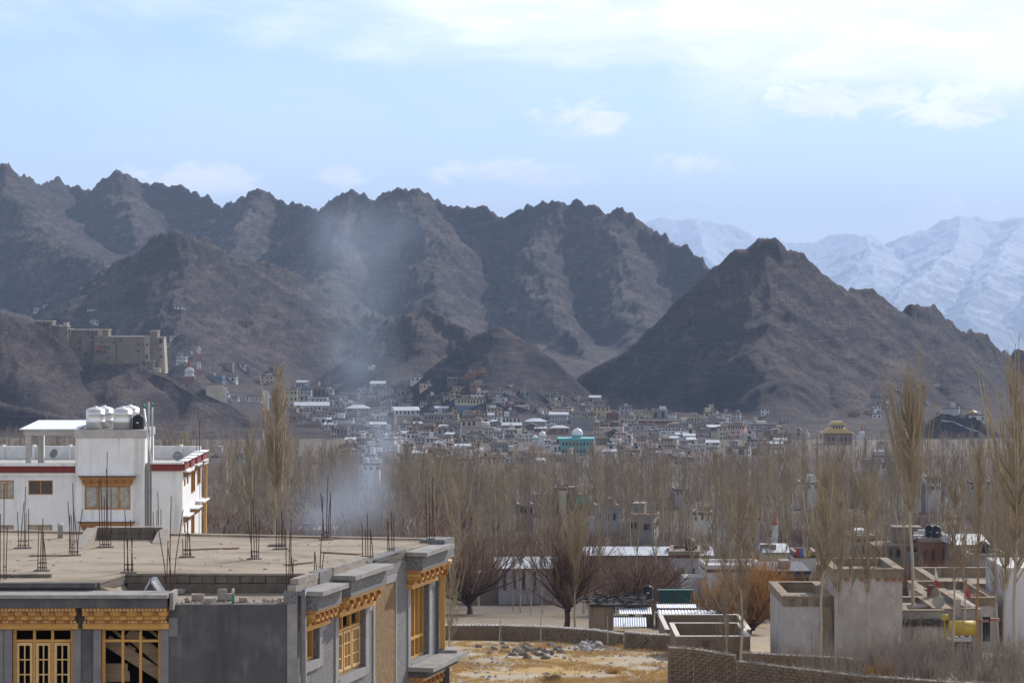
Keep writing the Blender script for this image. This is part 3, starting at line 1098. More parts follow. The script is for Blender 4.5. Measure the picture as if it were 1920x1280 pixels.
# terrace earth behind
mb = MB()
mb.prism([(xf(320) + .02, D0 + .39), (A2.x - .03, D0 + .39), (A2.x + sd.x * (ROOFY - D0) / sd.y - .1, ROOFY - 0.002), (XY(238, ROOFY), ROOFY - 0.002), (xf(174), D0 + .64)], TER - 0.3, TER - 0.02)
mb.build('terrace_earth', M_mudroof, house)
# sloping earth ramp beside the raised part
mb = MB()
mb.prism([(xf(173), 62.15), (xf(235), 62.3), (XY(242, ROOFY), ROOFY - .005), (XY(238, ROOFY) - 0.15, ROOFY - .005)], TER - .1, [ZR - 0.02, TER + 0.02, TER + 0.03, ZR - .02])
mb.build('earth_ramp', M_mudroof, house)

# riser of dark blocks between terrace and roof: every block its own piece
blk = {}


def block_mesh(w, d, h, m, seed):
    key = (round(w, 3), round(d, 3), round(h, 3), m.name, seed)
    if key in blk:
        return blk[key]
    rnd = random.Random(seed)
    b_ = MB()
    j = lambda: rnd.uniform(-0.012, 0.012)
    b_.hexa([(-w / 2 + j(), -d / 2 + j(), 0), (w / 2 + j(), -d / 2 + j(), 0), (w / 2 + j(), d / 2, 0), (-w / 2, d / 2, 0)],
            [(-w / 2 + j(), -d / 2 + j(), h + j()), (w / 2 + j(), -d / 2 + j(), h + j()), (w / 2 + j(), d / 2, h + j()), (-w / 2, d / 2, h + j())])
    blk[key] = b_.mesh('brick', m)
    return blk[key]


def put_block(name, me, parent, loc, rz=0.0):
    o = bpy.data.objects.new(name, me)
    COL.objects.link(o)
    o.parent = parent
    g_, off = parent, Vector((0, 0, 0))
    while g_ is not None:
        off += g_.location
        g_ = g_.parent
    o.location = Vector(loc) - off
    o.rotation_euler = (0, 0, rz)
    return o


xe = A2.x + sd.x * (ROOFY - D0) / sd.y
mb = MB()
mb.box(XY(238, ROOFY) + 0.01, xe - 0.6, ROOFY - 0.03, ROOFY + 0.02, TER - 0.1, ZR - 0.2)
mb.build('riser', M_block_d, house)
x = XY(262, ROOFY)
k = 0
while x < xe - 0.7:
    put_block('brick', block_mesh(0.30, 0.2, 0.17, M_block_d, k % 4), house, (x + .155, ROOFY + 0.055 + random.uniform(-.012, .012), ZR - 0.185 + random.uniform(-.006, .006)))
    x += 0.315
    k += 1
# left step blocks (0-60 px)
x = xf(0)
for k in range(5):
    put_block('brick', block_mesh(0.30, 0.2, 0.17, M_block_d, k % 4), house, (xf(-6) + .315 * k - .4, 63.2, ROOF_TOP - 0.09))

# block course on the right hand wall top, with plastered stretches and slabs between
def side_course(px0, px1, rows):
    u0, u1 = su(px0), su(px1)
    n = max(1, int((u1 - u0) / 0.33))
    for r_ in range(rows):
        for i in range(n):
            u = u0 + (i + .5 + (0.5 if r_ % 2 else 0)) * (u1 - u0) / n
            if u > u1:
                continue
            p = A2 + sd * u - sn * 0.14
            put_block('brick', block_mesh((u1 - u0) / n - 0.015, 0.22, 0.135, M_block, (i + r_) % 5), house, (p.x, p.y, ZR - 0.1 + r_ * 0.145), math.atan2(sd.y, sd.x))


side_course(557, 598, 2)
side_course(625, 688, 2)
side_course(762, 805, 1)
for a_, c_, e_ in ((600, 623, .19), (689, 761, .10), (806, 823, .12)):
    fpart('parapet', M_grit, F_side, su(a_), min(su(c_), SL), -0.3, 0.0, ZR - 0.098, ZR + e_)
mb = MB()
mb.fbox(F_side, SL - 0.9, SL + 0.05, -0.3, 0.42, ZR - 0.42, ZR + 0.14)
mb.build('corner_block', M_grit, house)


# carved timber window head: stepped beams, bracket blocks, dentils
def timber_head(fr, u0, u1, zt, zb, n0, name_parent, nb, dent=0.085, stretch_first=True):
    """from the cement band (top zt) down to the lintel (bottom zb)"""
    H = zt - zb
    rows = [(0.00, 0.17, 0.34), (0.19, 0.38, 0.29), (0.40, 0.56, 0.22), (0.58, 0.73, 0.16), (0.745, 1.0, 0.12)]
    b1, b2 = MB(), MB()
    for k, (a, c, n) in enumerate(rows):
        m_ = b2 if k == 0 else b1
        ins = 0.0 if k < 2 else 0.05 * (k - 1)
        if k == 4:
            ins = -0.02
        m_.fbox(fr, u0 + ins, u1 - ins, -0.05, n0 + n, zt - c * H, zt - a * H)
    hd = b1.build('timber_head', M_timber, name_parent)
    b2.build('carved_band', mat('carved_band', (0.50, 0.27, 0.10), (0.25, 0.10, 0.04), scale=22, rough=0.6), name_parent)
    # little square teeth on the top band and under the lower beam
    t_ = MB()
    n = int((u1 - u0) / dent)
    for i in range(n):
        u = u0 + (i + .5) * (u1 - u0) / n
        t_.fbox(fr, u - dent * .3, u + dent * .3, n0 + 0.342, n0 + 0.365, zt - 0.15 * H, zt - 0.03 * H)
        t_.fbox(fr, u - dent * .32, u + dent * .32, n0 + 0.162, n0 + 0.19, zt - 0.71 * H, zt - 0.62 * H)
    tag(t_.build('dentils', M_sash, name_parent), None, None, None, 'stuff')
    for i in range(nb):
        u = u0 + 0.08 + (i + .35) * (u1 - u0 - 0.1) / nb
        q = MB()
        q.fbox(fr, u - .055, u + .055, n0 + .292, n0 + .40, zt - .37 * H, zt - .20 * H)
        q.build('bracket', M_timber_d, name_parent)
        q = MB()
        q.fbox(fr, u - .075, u + .075, n0 + .222, n0 + .345, zt - .545 * H, zt - .385 * H)
        q.build('bracket', M_timber, name_parent)
        q = MB()
        q.fbox(fr, u - .055, u + .055, n0 + .192, n0 + .27, zt - .725 * H, zt - .57 * H)
        q.build('bracket', M_timber_d, name_parent)
    return hd


ht, hb = zf(1135) - 0.004, zf(1177.5)
timber_head(F_front, xf(-40), xf(146), ht, hb, 0.0, house, 7)
timber_head(F_front, xf(158), xf(316), ht, hb, 0.0, house, 5)
timber_head(F_front, xf(-235), xf(-52), ht, hb, 0.0, house, 7)


def front_window(w, sashes):
    a, c, e, h = w
    f = MB()
    t = 0.075
    tr = zf(1204)
    N0, N1 = -0.20, -0.10
    f.fbox(F_front, a + .002, a + t, N0, N1, e, h - .002)
    f.fbox(F_front, c - t, c - .002, N0, N1, e, h - .002)
    f.fbox(F_front, a + t, c - t, N0, N1, h - t * .7, h - .002)
    f.fbox(F_front, a + t, c - t, N0 + .002, N1 - .002, tr, tr + .06)
    us = [a + t + (c - a - 2 * t) * k / 3 for k in (1, 2)]
    for u in us:
        f.fbox(F_front, u - .03, u + .03, N0 + .004, N1 + .004, e, h - t * .7 - .002)
    win = f.build('window', M_timber, house)
    if sashes:
        ed = [a + t] + [q for u in us for q in (u - .03, u + .03)] + [c - t]
        for k in range(3):
            s0, s1 = ed[2 * k] + .012, ed[2 * k + 1] - .012
            q = MB()
            zt, zb = tr - .012, e + .05
            q.fbox(F_front, s0, s0 + .06, -.16, -.085, zb, zt)
            q.fbox(F_front, s1 - .06, s1, -.16, -.085, zb, zt)
            q.fbox(F_front, s0 + .06, s1 - .06, -.16, -.085, zt - .07, zt)
            um = (s0 + s1) / 2
            q.fbox(F_front, um - .014, um + .014, -.15, -.10, zb, zt - .07)
            for zz_ in (zf(1237), zf(1265), zf(1292)):
                q.fbox(F_front, s0 + .06, s1 - .06, -.148, -.098, zz_ - .014, zz_ + .014)
            q.build('sash', M_sash, win)
    return win


front_window(w0, True)
front_window(w1, True)
win2 = front_window(w2, False)
# loose boards leaning inside the unglazed second window
for (x0, y0, x1, y1, w_) in ((192, 1207, 301, 1276, .28), (232, 1192, 304, 1250, .30), (196, 1182, 228, 1207, .07), (272, 1187, 298, 1206, .07),
                             (230, 1218, 246, 1226, .1), (190, 1258, 232, 1258, .2), (190, 1276, 236, 1274, .24)):
    q = MB()
    d_ = Vector((xf(x1) - xf(x0), 0, zf(y1) - zf(y0)))
    p0, p1 = Vector((xf(x0), D0 + .62 + random.uniform(0, .25), zf(y0))), Vector((xf(x1), D0 + .62, zf(y1)))
    up = Vector((-(p1 - p0).z, 0, (p1 - p0).x)).normalized() * (w_ / 2)
    th = Vector((0, .035, 0))
    q.hexa([p0 - up, p1 - up, p1 - up + th, p0 - up + th], [p0 + up, p1 + up, p1 + up + th, p0 + up + th])
    bo = q.build('board', M_board, None, False, tuple((p0 + p1) / 2))
    bo.parent = house
    bo.location -= house.location

# right hand wall: the three window bays, each slab + cement band + timber head + window


def side_bay(h, px0, px1, zslab, zband, name):
    a, c, e, t = h
    u0, u1 = a - 0.30, c + 0.42
    mb = MB()
    mb.fbox(F_side, u0 - .12, u1 + .1, 0.005, 0.62, zslab - .11, zslab)
    mb.build('cornice_slab', M_cement_l, house)
    mb = MB()
    mb.fbox(F_side, u0, u1, 0.004, 0.46, zband, zslab - .113)
    mb.build('cornice_band', M_grit, house)
    timber_head(F_side, u0 + .03, u1 - .03, zband - .004, t + .004, 0.05, house, 5)
    f = MB()
    N0, N1 = -.24, -.14
    tt = .07
    f.fbox(F_side, a + .002, a + tt, N0, N1, e, t)
    f.fbox(F_side, c - tt, c - .002, N0, N1, e, t)
    f.fbox(F_side, a + tt, c - tt, N0, N1, t - tt, t)
    f.fbox(F_side, a + tt, c - tt, N0, N1, e, e + tt)
    return f, N0, N1


f, N0, N1 = side_bay(h1, 0, 0, ZY(1103.5, 62), ZY(1139, 62.2), 'w')
u = (h1[0] + h1[1]) / 2
for u in (h1[0] + .30, h1[0] + .62):
    f.fbox(F_side, u - .03, u + .03, N0, N1 - .004, h1[2] + .07, h1[3] - .07)
f.build('window', M_timber, house)
f, N0, N1 = side_bay(h2, 0, 0, ZY(1073, 64.6), ZY(1111, 64.8), 'w')
a, c, e, t = h2
us = [a + .07 + (c - a - .14) * k / 3 for k in (1, 2)]
tr = e + (t - e) * 0.70
f.fbox(F_side, a + .07, c - .07, N0 + .002, N1 + .02, tr, tr + .07)
for u in us:
    f.fbox(F_side, u - .035, u + .035, N0 + .003, N1 + .01, e + .07, t - .07)
wn_ = f.build('window', M_timber, house)
ed = [a + .07] + [q for u in us for q in (u - .035, u + .035)] + [c - .07]
for k in range(3):
    q = MB()
    s0, s1 = ed[2 * k] + .01, ed[2 * k + 1] - .01
    zt, zb = tr - .01, e + .08
    q.fbox(F_side, s0, s0 + .06, -.20, -.10, zb, zt)
    q.fbox(F_side, s1 - .06, s1, -.20, -.10, zb, zt)
    q.fbox(F_side, s0 + .06, s1 - .06, -.20, -.10, zt - .07, zt)
    q.fbox(F_side, s0 + .06, s1 - .06, -.20, -.10, zb, zb + .07)
    um = (s0 + s1) / 2
    q.fbox(F_side, um - .015, um + .015, -.19, -.11, zb + .07, zt - .07)
    for kk in (1, 2):
        z_ = zb + (zt - zb) * kk / 3
        q.fbox(F_side, s0 + .06, s1 - .06, -.188, -.112, z_ - .015, z_ + .015)
    q.build('sash', M_sash, wn_)
f, N0, N1 = side_bay(h3, 0, 0, ZY(1032, 70.2), ZY(1066, 70.2), 'w')
a, c, e, t = h3
tr = e + (t - e) * 0.26
f.fbox(F_side, a + .07, c - .07, N0 + .002, N1 + .02, tr, tr + .08)
for k in (1, 2, 3):
    u = a + .07 + (c - a - .14) * k / 4
    f.fbox(F_side, u - .03, u + .03, N0 + .003, N1 + .01, e + .07, t - .07)
f.build('window', M_timber, house)
# shelf cornice of the storey below, under the far window
zl = ZY(1246, 70.4)
mb = MB()
mb.fbox(F_side, h3[0] - .25, SL + .3, 0.005, 0.75, zl - .12, zl)
mb.build('cornice_slab', M_cement_l, house)
mb = MB()
mb.fbox(F_side, h3[0] - .12, SL + .1, 0.004, 0.52, zl - .30, zl - .123)
mb.build('cornice_band', M_cement, house)
timber_head(F_side, h3[0] - .08, h3[1] + .3, zl - .304, zl - .95, 0.05, house, 5)
# timber bay post at the far corner with its own head
pc = A2 + sd * (SL + 0.10) + sn * 0.06
mb = MB()
mb.box(pc.x - .075, pc.x + .075, pc.y - .08, pc.y + .1, ZY(1215, pc.y), ZY(1088, pc.y))
mb.build('corner_post', M_timber, house)
for k, (w_, za, zb_) in enumerate(((.16, 1088, 1076), (.24, 1076, 1066), (.34, 1066, 1056))):
    mb = MB()
    mb.box(pc.x - w_ * .6, pc.x + w_ * .6, pc.y - w_ * .4, pc.y + w_ * .6, ZY(za, pc.y) + .004, ZY(zb_, pc.y))
    mb.build('bracket', M_timber if k != 1 else M_timber_d, house)
mb = MB()
mb.box(pc.x - .26, pc.x + .26, pc.y - .2, pc.y + .4, ZY(1056, pc.y) + .004, ZY(1050, pc.y))
mb.build('carved_band', M_sash, house)
mb = MB()
mb.box(pc.x - .30, pc.x + .42, pc.y - .26, pc.y + .5, ZY(1229, pc.y), ZY(1216, pc.y))
mb.build('sill', M_cement_l, house)
mb = MB()
mb.box(pc.x - .1, pc.x + .2, pc.y - .05, pc.y + .4, BASE_Z, ZY(1229.5, pc.y))
mb.build('pier', M_cement, house)

# drainpipe at the near corner, stuffed with a blue rag at the top
pp = A2 + sd * 0.05 + sn * 0.14
mb = MB()
mb.tube((pp.x, pp.y - .02, BASE_Z), (pp.x, pp.y - .02, ZY(1107, 61.5)), .07, .07, 10)
dp = mb.build('drainpipe', mat('dull_pipe', (.17, .16, .155), (.12, .115, .11), scale=4, rough=.5), house, True)
mb = MB()
mb.tube((pp.x, pp.y - .02, ZY(1107.2, 61.5)), (pp.x, pp.y - .02, ZY(1104.5, 61.5)), .055, .045, 8)
mb.build('rag', M_blue, dp)

# sunken stair opening near the back of the roof, with a dark block kerb
sx0, sx1, sy0, sy1 = XY(152, 71), XY(284, 71), 70.6, 73.6
mb = MB()
mb.box(sx0, sx1, sy1 - .35, sy1, ROOF_TOP - .05, ROOF_TOP + .34)
mb.hexa([(sx0 - .2, sy0, ROOF_TOP - .02), (sx0 + .1, sy0, ROOF_TOP - .02), (sx0 + .1, sy1 - .36, ROOF_TOP - .02), (sx0 - .2, sy1 - .36, ROOF_TOP - .02)],
        [(sx0 - .2, sy0, ROOF_TOP + .02), (sx0 + .1, sy0, ROOF_TOP + .02), (sx0 + .1, sy1 - .36, ROOF_TOP + .33), (sx0 - .2, sy1 - .36, ROOF_TOP + .33)])
mb.hexa([(sx1 - .1, sy0 + 1.2, ROOF_TOP - .02), (sx1 + .2, sy0 + 1.2, ROOF_TOP - .02), (sx1 + .2, sy1 - .36, ROOF_TOP - .02), (sx1 - .1, sy1 - .36, ROOF_TOP - .02)],
        [(sx1 - .1, sy0 + 1.2, ROOF_TOP + .02), (sx1 + .2, sy0 + 1.2, ROOF_TOP + .02), (sx1 + .2, sy1 - .36, ROOF_TOP + .3), (sx1 - .1, sy1 - .36, ROOF_TOP + .3)])
mb.build('stair_kerb', M_block, house)
for k in range(9):
    for r_ in range(2):
        put_block('brick', block_mesh(0.2, 0.1, 0.15, M_block_d, k % 4), house, (sx0 + .16 + .205 * k + (r_ % 2) * .04, sy1 - .38, ROOF_TOP + .01 + .165 * r_))

# clusters of reinforcing rods left standing on every column
CL = [  # column, base row, row of the tallest top, spread, rods
    (5, 1092, 905, 10, 4), (44, 1027, 912, 24, 5), (78, 1070, 972, 19, 5), (138, 1041, 905, 19, 6), (197, 1026, 847, 24, 6),
    (242, 1073, 955, 20, 5), (295, 1008, 922, 16, 4), (318, 1103, 930, 18, 5), (351, 1044, 978, 20, 5), (478, 1047, 934, 17, 5),
    (527, 1029, 958, 20, 5), (545, 1120, 972, 18, 5), (597, 1076, 1000, 17, 4), (612, 1011, 889, 16, 5), (690, 1050, 962, 24, 5),
    (733, 1036, 958, 16, 4), (808, 1016, 893, 17, 4), (-30, 1050, 930, 18, 4)]
rr_ = random.Random(3)
for (cx, by, ty, spd, n) in CL:
    Yb = FPX * (-ROOF_TOP) / (by - HZ)
    zb = ROOF_TOP
    if by > 1090:
        Yb = {1092: 62.6, 1103: 61.85, 1120: 61.95}[by]
        zb = TER
    Yb = min(Yb, 76.2)
    h = ZY(ty, Yb) - zb
    pts = []
    for k in range(n):
        fx = (k / (n - 1) - 0.5) if n > 1 else 0
        bx = XY(cx + fx * spd * .8, Yb)
        byy = Yb + rr_.uniform(-.13, .13)
        hh = h * (1.0 if k == n // 2 else rr_.uniform(.52, .92))
        lean = rr_.uniform(-.03, .03) if rr_.random() < .8 else rr_.uniform(.04, .14) * rr_.choice((-1, 1))
        q = MB()
        mid = Vector((bx + lean * hh * .4, byy, zb + hh * .5))
        top = Vector((bx + lean * hh, byy + rr_.uniform(-.02, .02), zb + hh))
        q.tube((bx, byy, zb - .05), mid, .0125, .0125, 5, False)
        q.tube(mid, top, .0125, .011, 5)
        q.build('rebar', M_rust, house)
        pts.append((bx, byy))
    # a stirrup hoop or two low on the cluster
    for z_ in ((.08, .20) if rr_.random() < .6 else (.1,)):
        q = MB()
        xs_, ys_ = [p[0] for p in pts], [p[1] for p in pts]
        x0, x1, y0, y1 = min(xs_), max(xs_), min(ys_) - .02, max(ys_) + .02
        for p0, p1 in (((x0, y0), (x1, y0)), ((x1, y0), (x1, y1)), ((x1, y1), (x0, y1)), ((x0, y1), (x0, y0))):
            q.tube((*p0, zb + z_), (*p1, zb + z_), .009, .009, 4)
        q.build('stirrup', M_rust, house)
    q = MB()
    q.prism([(cx_, cy_) for cx_, cy_ in ((min(xs_) - .1, y0 - .07), (max(xs_) + .1, y0 - .05), (max(xs_) + .08, y1 + .05), (min(xs_) - .08, y1 + .06))], zb - .01, zb + .025)
    q.build('column_stub', M_block_d, house)

# loose things lying on the terrace and roof


def loose(name, label, cat, mb_, m, loc, group=None, smooth=False):
    o = mb_.build(name, m, None, smooth, loc)
    tag(o, label, cat, group)
    return o


def rock_mb(r, seed, sq=0.75):
    rnd = random.Random(seed)
    bm_ = bmesh.new()
    bmesh.ops.create_icosphere(bm_, subdivisions=1, radius=r)
    for vtx in bm_.verts:
        vtx.co *= rnd.uniform(.72, 1.25)
        vtx.co.z *= sq
    q = MB()
    q.add([tuple(v_.co) for v_ in bm_.verts], [tuple(v_.index for v_ in f_.verts) for f_ in bm_.faces])
    bm_.free()
    return q


def at_ter(px, py):
    Y_ = max(D0 + .12, FPX * (-TER) / (py - HZ))
    return Vector((XY(px, Y_), Y_, TER))


def small_block(px, py, w, h, d, rz, name, label, cat, group=None):
    p = at_ter(px, py)
    o = bpy.data.objects.new(name, block_mesh(w, d, h, M_block, int(px) % 7))
    COL.objects.link(o)
    o.location = p
    o.rotation_euler = (0, 0, rz)
    tag(o, label, cat, group)


small_block(371, 1124, .30, .145, .2, .06, 'concrete_block', 'squared grey concrete block lying alone on the grey terrace edge', 'block')
small_block(394, 1130, .22, .12, .2, -.4, 'concrete_block', 'broken grey block half buried in rubble on the terrace edge', 'block')
small_block(417, 1124, .20, .27, .2, .3, 'concrete_block', 'tallest upright grey block in the little pile on the terrace', 'block')
small_block(430, 1124, .18, .15, .2, -.1, 'concrete_block', 'grey block between the upright block and the green bottle', 'block')
small_block(456, 1126, .20, .08, .18, .1, 'concrete_block', 'flat pale block right of the green bottle on the terrace', 'block')
for k, (px, py, r_, lb) in enumerate(((337, 1112, .13, 'brown stone beside the steel rods on the terrace'), (352, 1127, .09, 'pair of rubble lumps left of the concrete blocks'),
                                      (402, 1127, .08, 'small rubble lump at the foot of the broken block'))):
    q = rock_mb(r_, k + 5)
    p = at_ter(px, py)
    loose('stone', lb, 'stone', MB().add([Vector(v_) + p + Vector((0, 0, r_ * .4)) for v_ in q.v], q.f), M_block, tuple(p))
# grit on the terrace
q = MB()
rg = random.Random(9)
for _ in range(150):
    px = rg.choice((rg.uniform(325, 545), rg.uniform(340, 440), rg.uniform(490, 540)))
    p = Vector((XY(px, 61.9), D0 + rg.uniform(.1, 1.2), TER))
    r_ = rg.uniform(.012, .045)
    s_ = rock_mb(r_, rg.randint(0, 9999))
    q.add([Vector(v_) + p for v_ in s_.v], s_.f)
tag(q.build('rubble', M_block), 'small rubble and grit strewn on the terrace', None, None, 'stuff')
# green bottle with a white cap
p = at_ter(437, 1131)
bt = empty('bottle', p, 'small green bottle with pale cap standing on the terrace edge', 'bottle')
q = MB()
q.lathe(p, [(.03, 0), (.035, .02), (.035, .19), (.02, .24)], 10)
q.build('body', M_green_p, bt, True)
q = MB()
q.lathe(p, [(.03, .242), (.033, .26), (.04, .30), (.03, .35), (.012, .37)], 8)
q.build('cap', mat('pink_cap', (.6, .42, .38), rough=.5), bt, True)
# window frames thrown down in a tent shape
p = Vector((XY(285, 62.8), 62.8, TER))
fr_ = empty('folded_frame', p, 'discarded folded metal window frame standing like a tent on the terrace', 'frame')
M_alu = mat('dull_metal', (.42, .43, .46), (.30, .31, .34), scale=5, rough=.4, metal=.6)
ap = p + Vector((0.0, 0, .46))
for k, (dx_, dy_) in enumerate(((-.26, 0), (.30, 0))):
    q = MB()
    b0, b1 = p + Vector((dx_, -.3, .02)), p + Vector((dx_, .45, .02))
    t0, t1 = ap + Vector((0.02 * k, -.3, 0)), ap + Vector((0.02 * k, .45, 0))
    q.bar(b0, t0, .05, .05)
    q.bar(b1, t1, .05, .05)
    q.bar(b0, b1, .05, .05)
    q.bar(t0, t1, .05, .05)
    q.bar(b0.lerp(t0, .35), b1.lerp(t1, .35), .03, .03)
    q.build('frame', M_alu, fr_)
    q = MB()
    e_ = Vector((0, 0, .012))
    q.hexa([b0, b1, b1 + e_, b0 + e_], [t0, t1, t1 + e_, t0 + e_])
    q.build('panel', mat('grey_panel', (.16, .17, .19), (.10, .11, .12), scale=3, rough=.4), fr_)
q = MB()
q.box(p.x - .52, p.x - .28, p.y - .2, p.y + .3, TER, TER + .07)
loose('board_offcut', 'flat grey board offcut lying by the folded metal frame', 'board', q, M_block, tuple(p))
# squat vent pipe near the back
q = MB()
Yv = 73.6
pv_ = Vector((XY(113, Yv), Yv, ROOF_TOP))
q.lathe(pv_, [(.075, 0), (.075, .33), (.09, .34), (.09, .39), (.055, .42)], 12)
loose('vent_pipe', 'short grey vent pipe standing near the back edge of the roof', 'vent pipe', q, M_pvc, tuple(pv_), None, True)
q = MB()
q.box(XY(504, 71.2), XY(532, 71.2), 71.0, 71.5, ROOF_TOP, ROOF_TOP + .05)
loose('board', 'dark flat slab painting the shadow beside the rods in the middle of the roof', 'board', q, M_block_d, (XY(518, 71.2), 71.2, ROOF_TOP))  # thin dark slab laid as the painted cast shadow of the rod column

# dust, grit and offcuts lying about on the big roof
q = MB()
rg = random.Random(29)
for _ in range(200):
    y_ = rg.uniform(64.5, 74.5)
    x_ = rg.uniform(XY(-30, y_), XY(640, y_) if y_ < 67 else XY(760, y_))
    s_ = rock_mb(rg.choice((.015, .02, .025, .04, .05)) * rg.uniform(.7, 1.3), rg.randint(0, 9999), .6)
    q.add([Vector(v_) + Vector((x_, y_, ROOF_TOP)) for v_ in s_.v], s_.f)
tag(q.build('roof_grit', M_block), 'grit and small rubble lying about on the flat mud roof', None, None, 'stuff')
for k, (px, Y_, L_, rz, lb) in enumerate(((398, 70.2, 1.5, .35, 'short pale plank lying in the middle of the flat roof'), (640, 69.0, 1.2, -.5, 'short plank lying near the right edge of the flat roof'),
                                          (95, 68.4, 1.1, .1, 'dark plank lying at the left of the flat roof'), (560, 66.3, .9, .8, 'small board lying near the front of the flat roof'))):
    q = MB()
    q.box(-L_ / 2, L_ / 2, -.08, .08, 0, .035)
    o = link('plank', q.mesh('plank', M_board), None, (XY(px, Y_), Y_, ROOF_TOP + .012))
    o.rotation_euler = (0, 0, rz)
    tag(o, lb, 'plank')
# ------------------------------------------------------------------ the white guest house on the left
D1 = 185.0
zw = lambda py: ZY(py, D1)
xw = lambda px: XY(px, D1)
M_red = mat('oxblood_band', (0.18, 0.028, 0.022), (0.14, 0.022, 0.02), scale=2, rough=0.7)
M_orange = mat('varnished_timber', (0.40, 0.195, 0.055), (0.30, 0.135, 0.038), scale=4, rough=0.5)
M_steel = mat('steel_tank', (0.72, 0.72, 0.72), (0.62, 0.62, 0.62), scale=1.0, rough=0.5, metal=0.75)
M_black = mat('black_plastic', (0.015, 0.015, 0.018), rough=0.45)
M_tin = mat('white_tin', (0.70, 0.73, 0.78), (0.62, 0.65, 0.70), scale=1.5, rough=0.45, metal=0.25)
M_curtain = mat('papered_pane', (0.40, 0.375, 0.33), (0.25, 0.225, 0.19), scale=3.5, rough=0.4, stain=(0.06, 0.055, 0.05), stain_scale=5, stain_lo=0.62, stain_hi=0.66)
M_pane_d = mat('dim_pane', (0.075, 0.06, 0.05), (0.05, 0.042, 0.038), scale=2, rough=0.15, spec=0.5)
M_conc = mat('grey_tower_top', (0.42, 0.40, 0.38), (0.33, 0.315, 0.30), scale=1.2, rough=0.9, stain=(0.22, 0.205, 0.19), stain_scale=1.5, stain_lo=.56, stain_hi=.7)
M_dish = mat('dish_grey', (0.22, 0.22, 0.24), (0.18, 0.18, 0.2), rough=0.5)

ZB1 = -22.5
gh = empty('guest_house', (xw(207), D1, ZB1),
           'white plastered guest house with a dark red roof band and orange window heads', 'house')
# main block and right wing (front wall with openings), side wall to the right
FW = lambda u, n, z: (u, D1 - n, z)
XR = xw(342)
zt = zw(868.5)
holes = [(xw(-2), xw(26), zw(935), zw(900)), (xw(53), xw(99), zw(927), zw(900)), (xw(0), xw(25.5), zw(1012), zw(984)), (xw(52), xw(98), zw(1012), zw(983.5)),
         (xw(-60), xw(-22), zw(927), zw(900))]
mb = MB()
wall_sheet(mb, FW, xw(-150), xw(142), ZB1, zt - .05, .3, holes)
mb.build('front_wall', M_white, gh)
for k, (a, c, e, h) in enumerate(holes):
    q = MB()
    q.fbox(FW, a + .005, a + .07, -.14, -.06, e + .005, h - .005)
    q.fbox(FW, c - .07, c - .005, -.14, -.06, e + .005, h - .005)
    q.fbox(FW, a + .07, c - .07, -.14, -.06, h - .07, h - .005)
    q.fbox(FW, a + .07, c - .07, -.14, -.06, e + .005, e + .07)
    q.fbox(FW, (a + c) / 2 - .04, (a + c) / 2 + .04, -.138, -.055, e + .07, h - .07)
    w_ = q.build('window', M_orange, gh)
    q = MB()
    q.fbox(FW, a + .07, c - .07, -.125, -.11, e + .07, h - .07)
    q.build('pane', M_curtain if k in (0, 2, 3) else M_pane_d, w_)
# rooms behind are closed by a box
part('roof_deck', M_conc, gh, (xw(-150), XR - .02, D1 + .3, D1 + 11.5, zt - .55, zt - .35))
part('back_wall', M_white, gh, (xw(-150), XR - .32, D1 + 11.3, D1 + 11.6, ZB1, zt + .3))
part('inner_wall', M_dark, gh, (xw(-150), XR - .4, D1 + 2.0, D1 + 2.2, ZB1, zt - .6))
# red band and white lip lines on the left wing
mb = MB()
mb.box(xw(-150), xw(142), D1 - .22, D1 + .1, zw(885.5), zw(873))
mb.build('red_band', M_red, gh)
mb = MB()
mb.box(xw(-150), xw(142), D1 - .32, D1 + .3, zw(872.9), zw(868))
mb.box(xw(-150), xw(142), D1 - .12, D1 - .002, zw(892), zw(885.6))
mb.build('white_ledge', M_white, gh)
# far parapet of the terrace with white posts
mb = MB()
mb.box(xw(-150), XR, D1 + 10.9, D1 + 11.2, zt - .5, zt + .62)
mb.build('parapet', mat('parapet_grey', (0.66, 0.65, 0.64), (0.55, 0.54, 0.53), scale=1.5, rough=.85), gh)
for px in (11, 83, 303, -50):
    q = MB()
    q.box(xw(px) - .10, xw(px) + .10, D1 + 10.7, D1 + 11.25, zt - .5, zt + .72)
    q.build('parapet_post', M_white, gh)
# stair tower
TX0, TX1 = xw(143), xw(268)
tw_holes = [(xw(160), xw(246), zw(954), zw(909.5)), (xw(160), xw(246), zw(1030), zw(993))]
mb = MB()
FT = lambda u, n, z: (u, D1 - .35 - n, z)
wall_sheet(mb, FT, TX0, xw(272), ZB1, zw(820), .3, tw_holes)
mb.build('tower_wall', M_white, gh)
part('tower_side', M_white, gh, (xw(272) - .3, xw(272) - .001, D1 - .05, D1 + 4.6, ZB1, zw(820)), (TX0 + .001, TX0 + .3, D1 - .05, D1 + 4.6, zt - .3, zw(820)), (TX0 + .3, xw(272) - .3, D1 + 4.3, D1 + 4.6, zt - .3, zw(820)))
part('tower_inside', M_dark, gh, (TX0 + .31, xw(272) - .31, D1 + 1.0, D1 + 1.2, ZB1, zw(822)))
part('tower_slab', M_conc, gh, (TX0 - .08, xw(273) + .05, D1 - .44, D1 + 4.7, zw(819.8), zw(805.5)))
part('pilaster', M_white, gh, (xw(264), xw(272) + .02, D1 - .42, D1 - .352, ZB1, zw(884)))
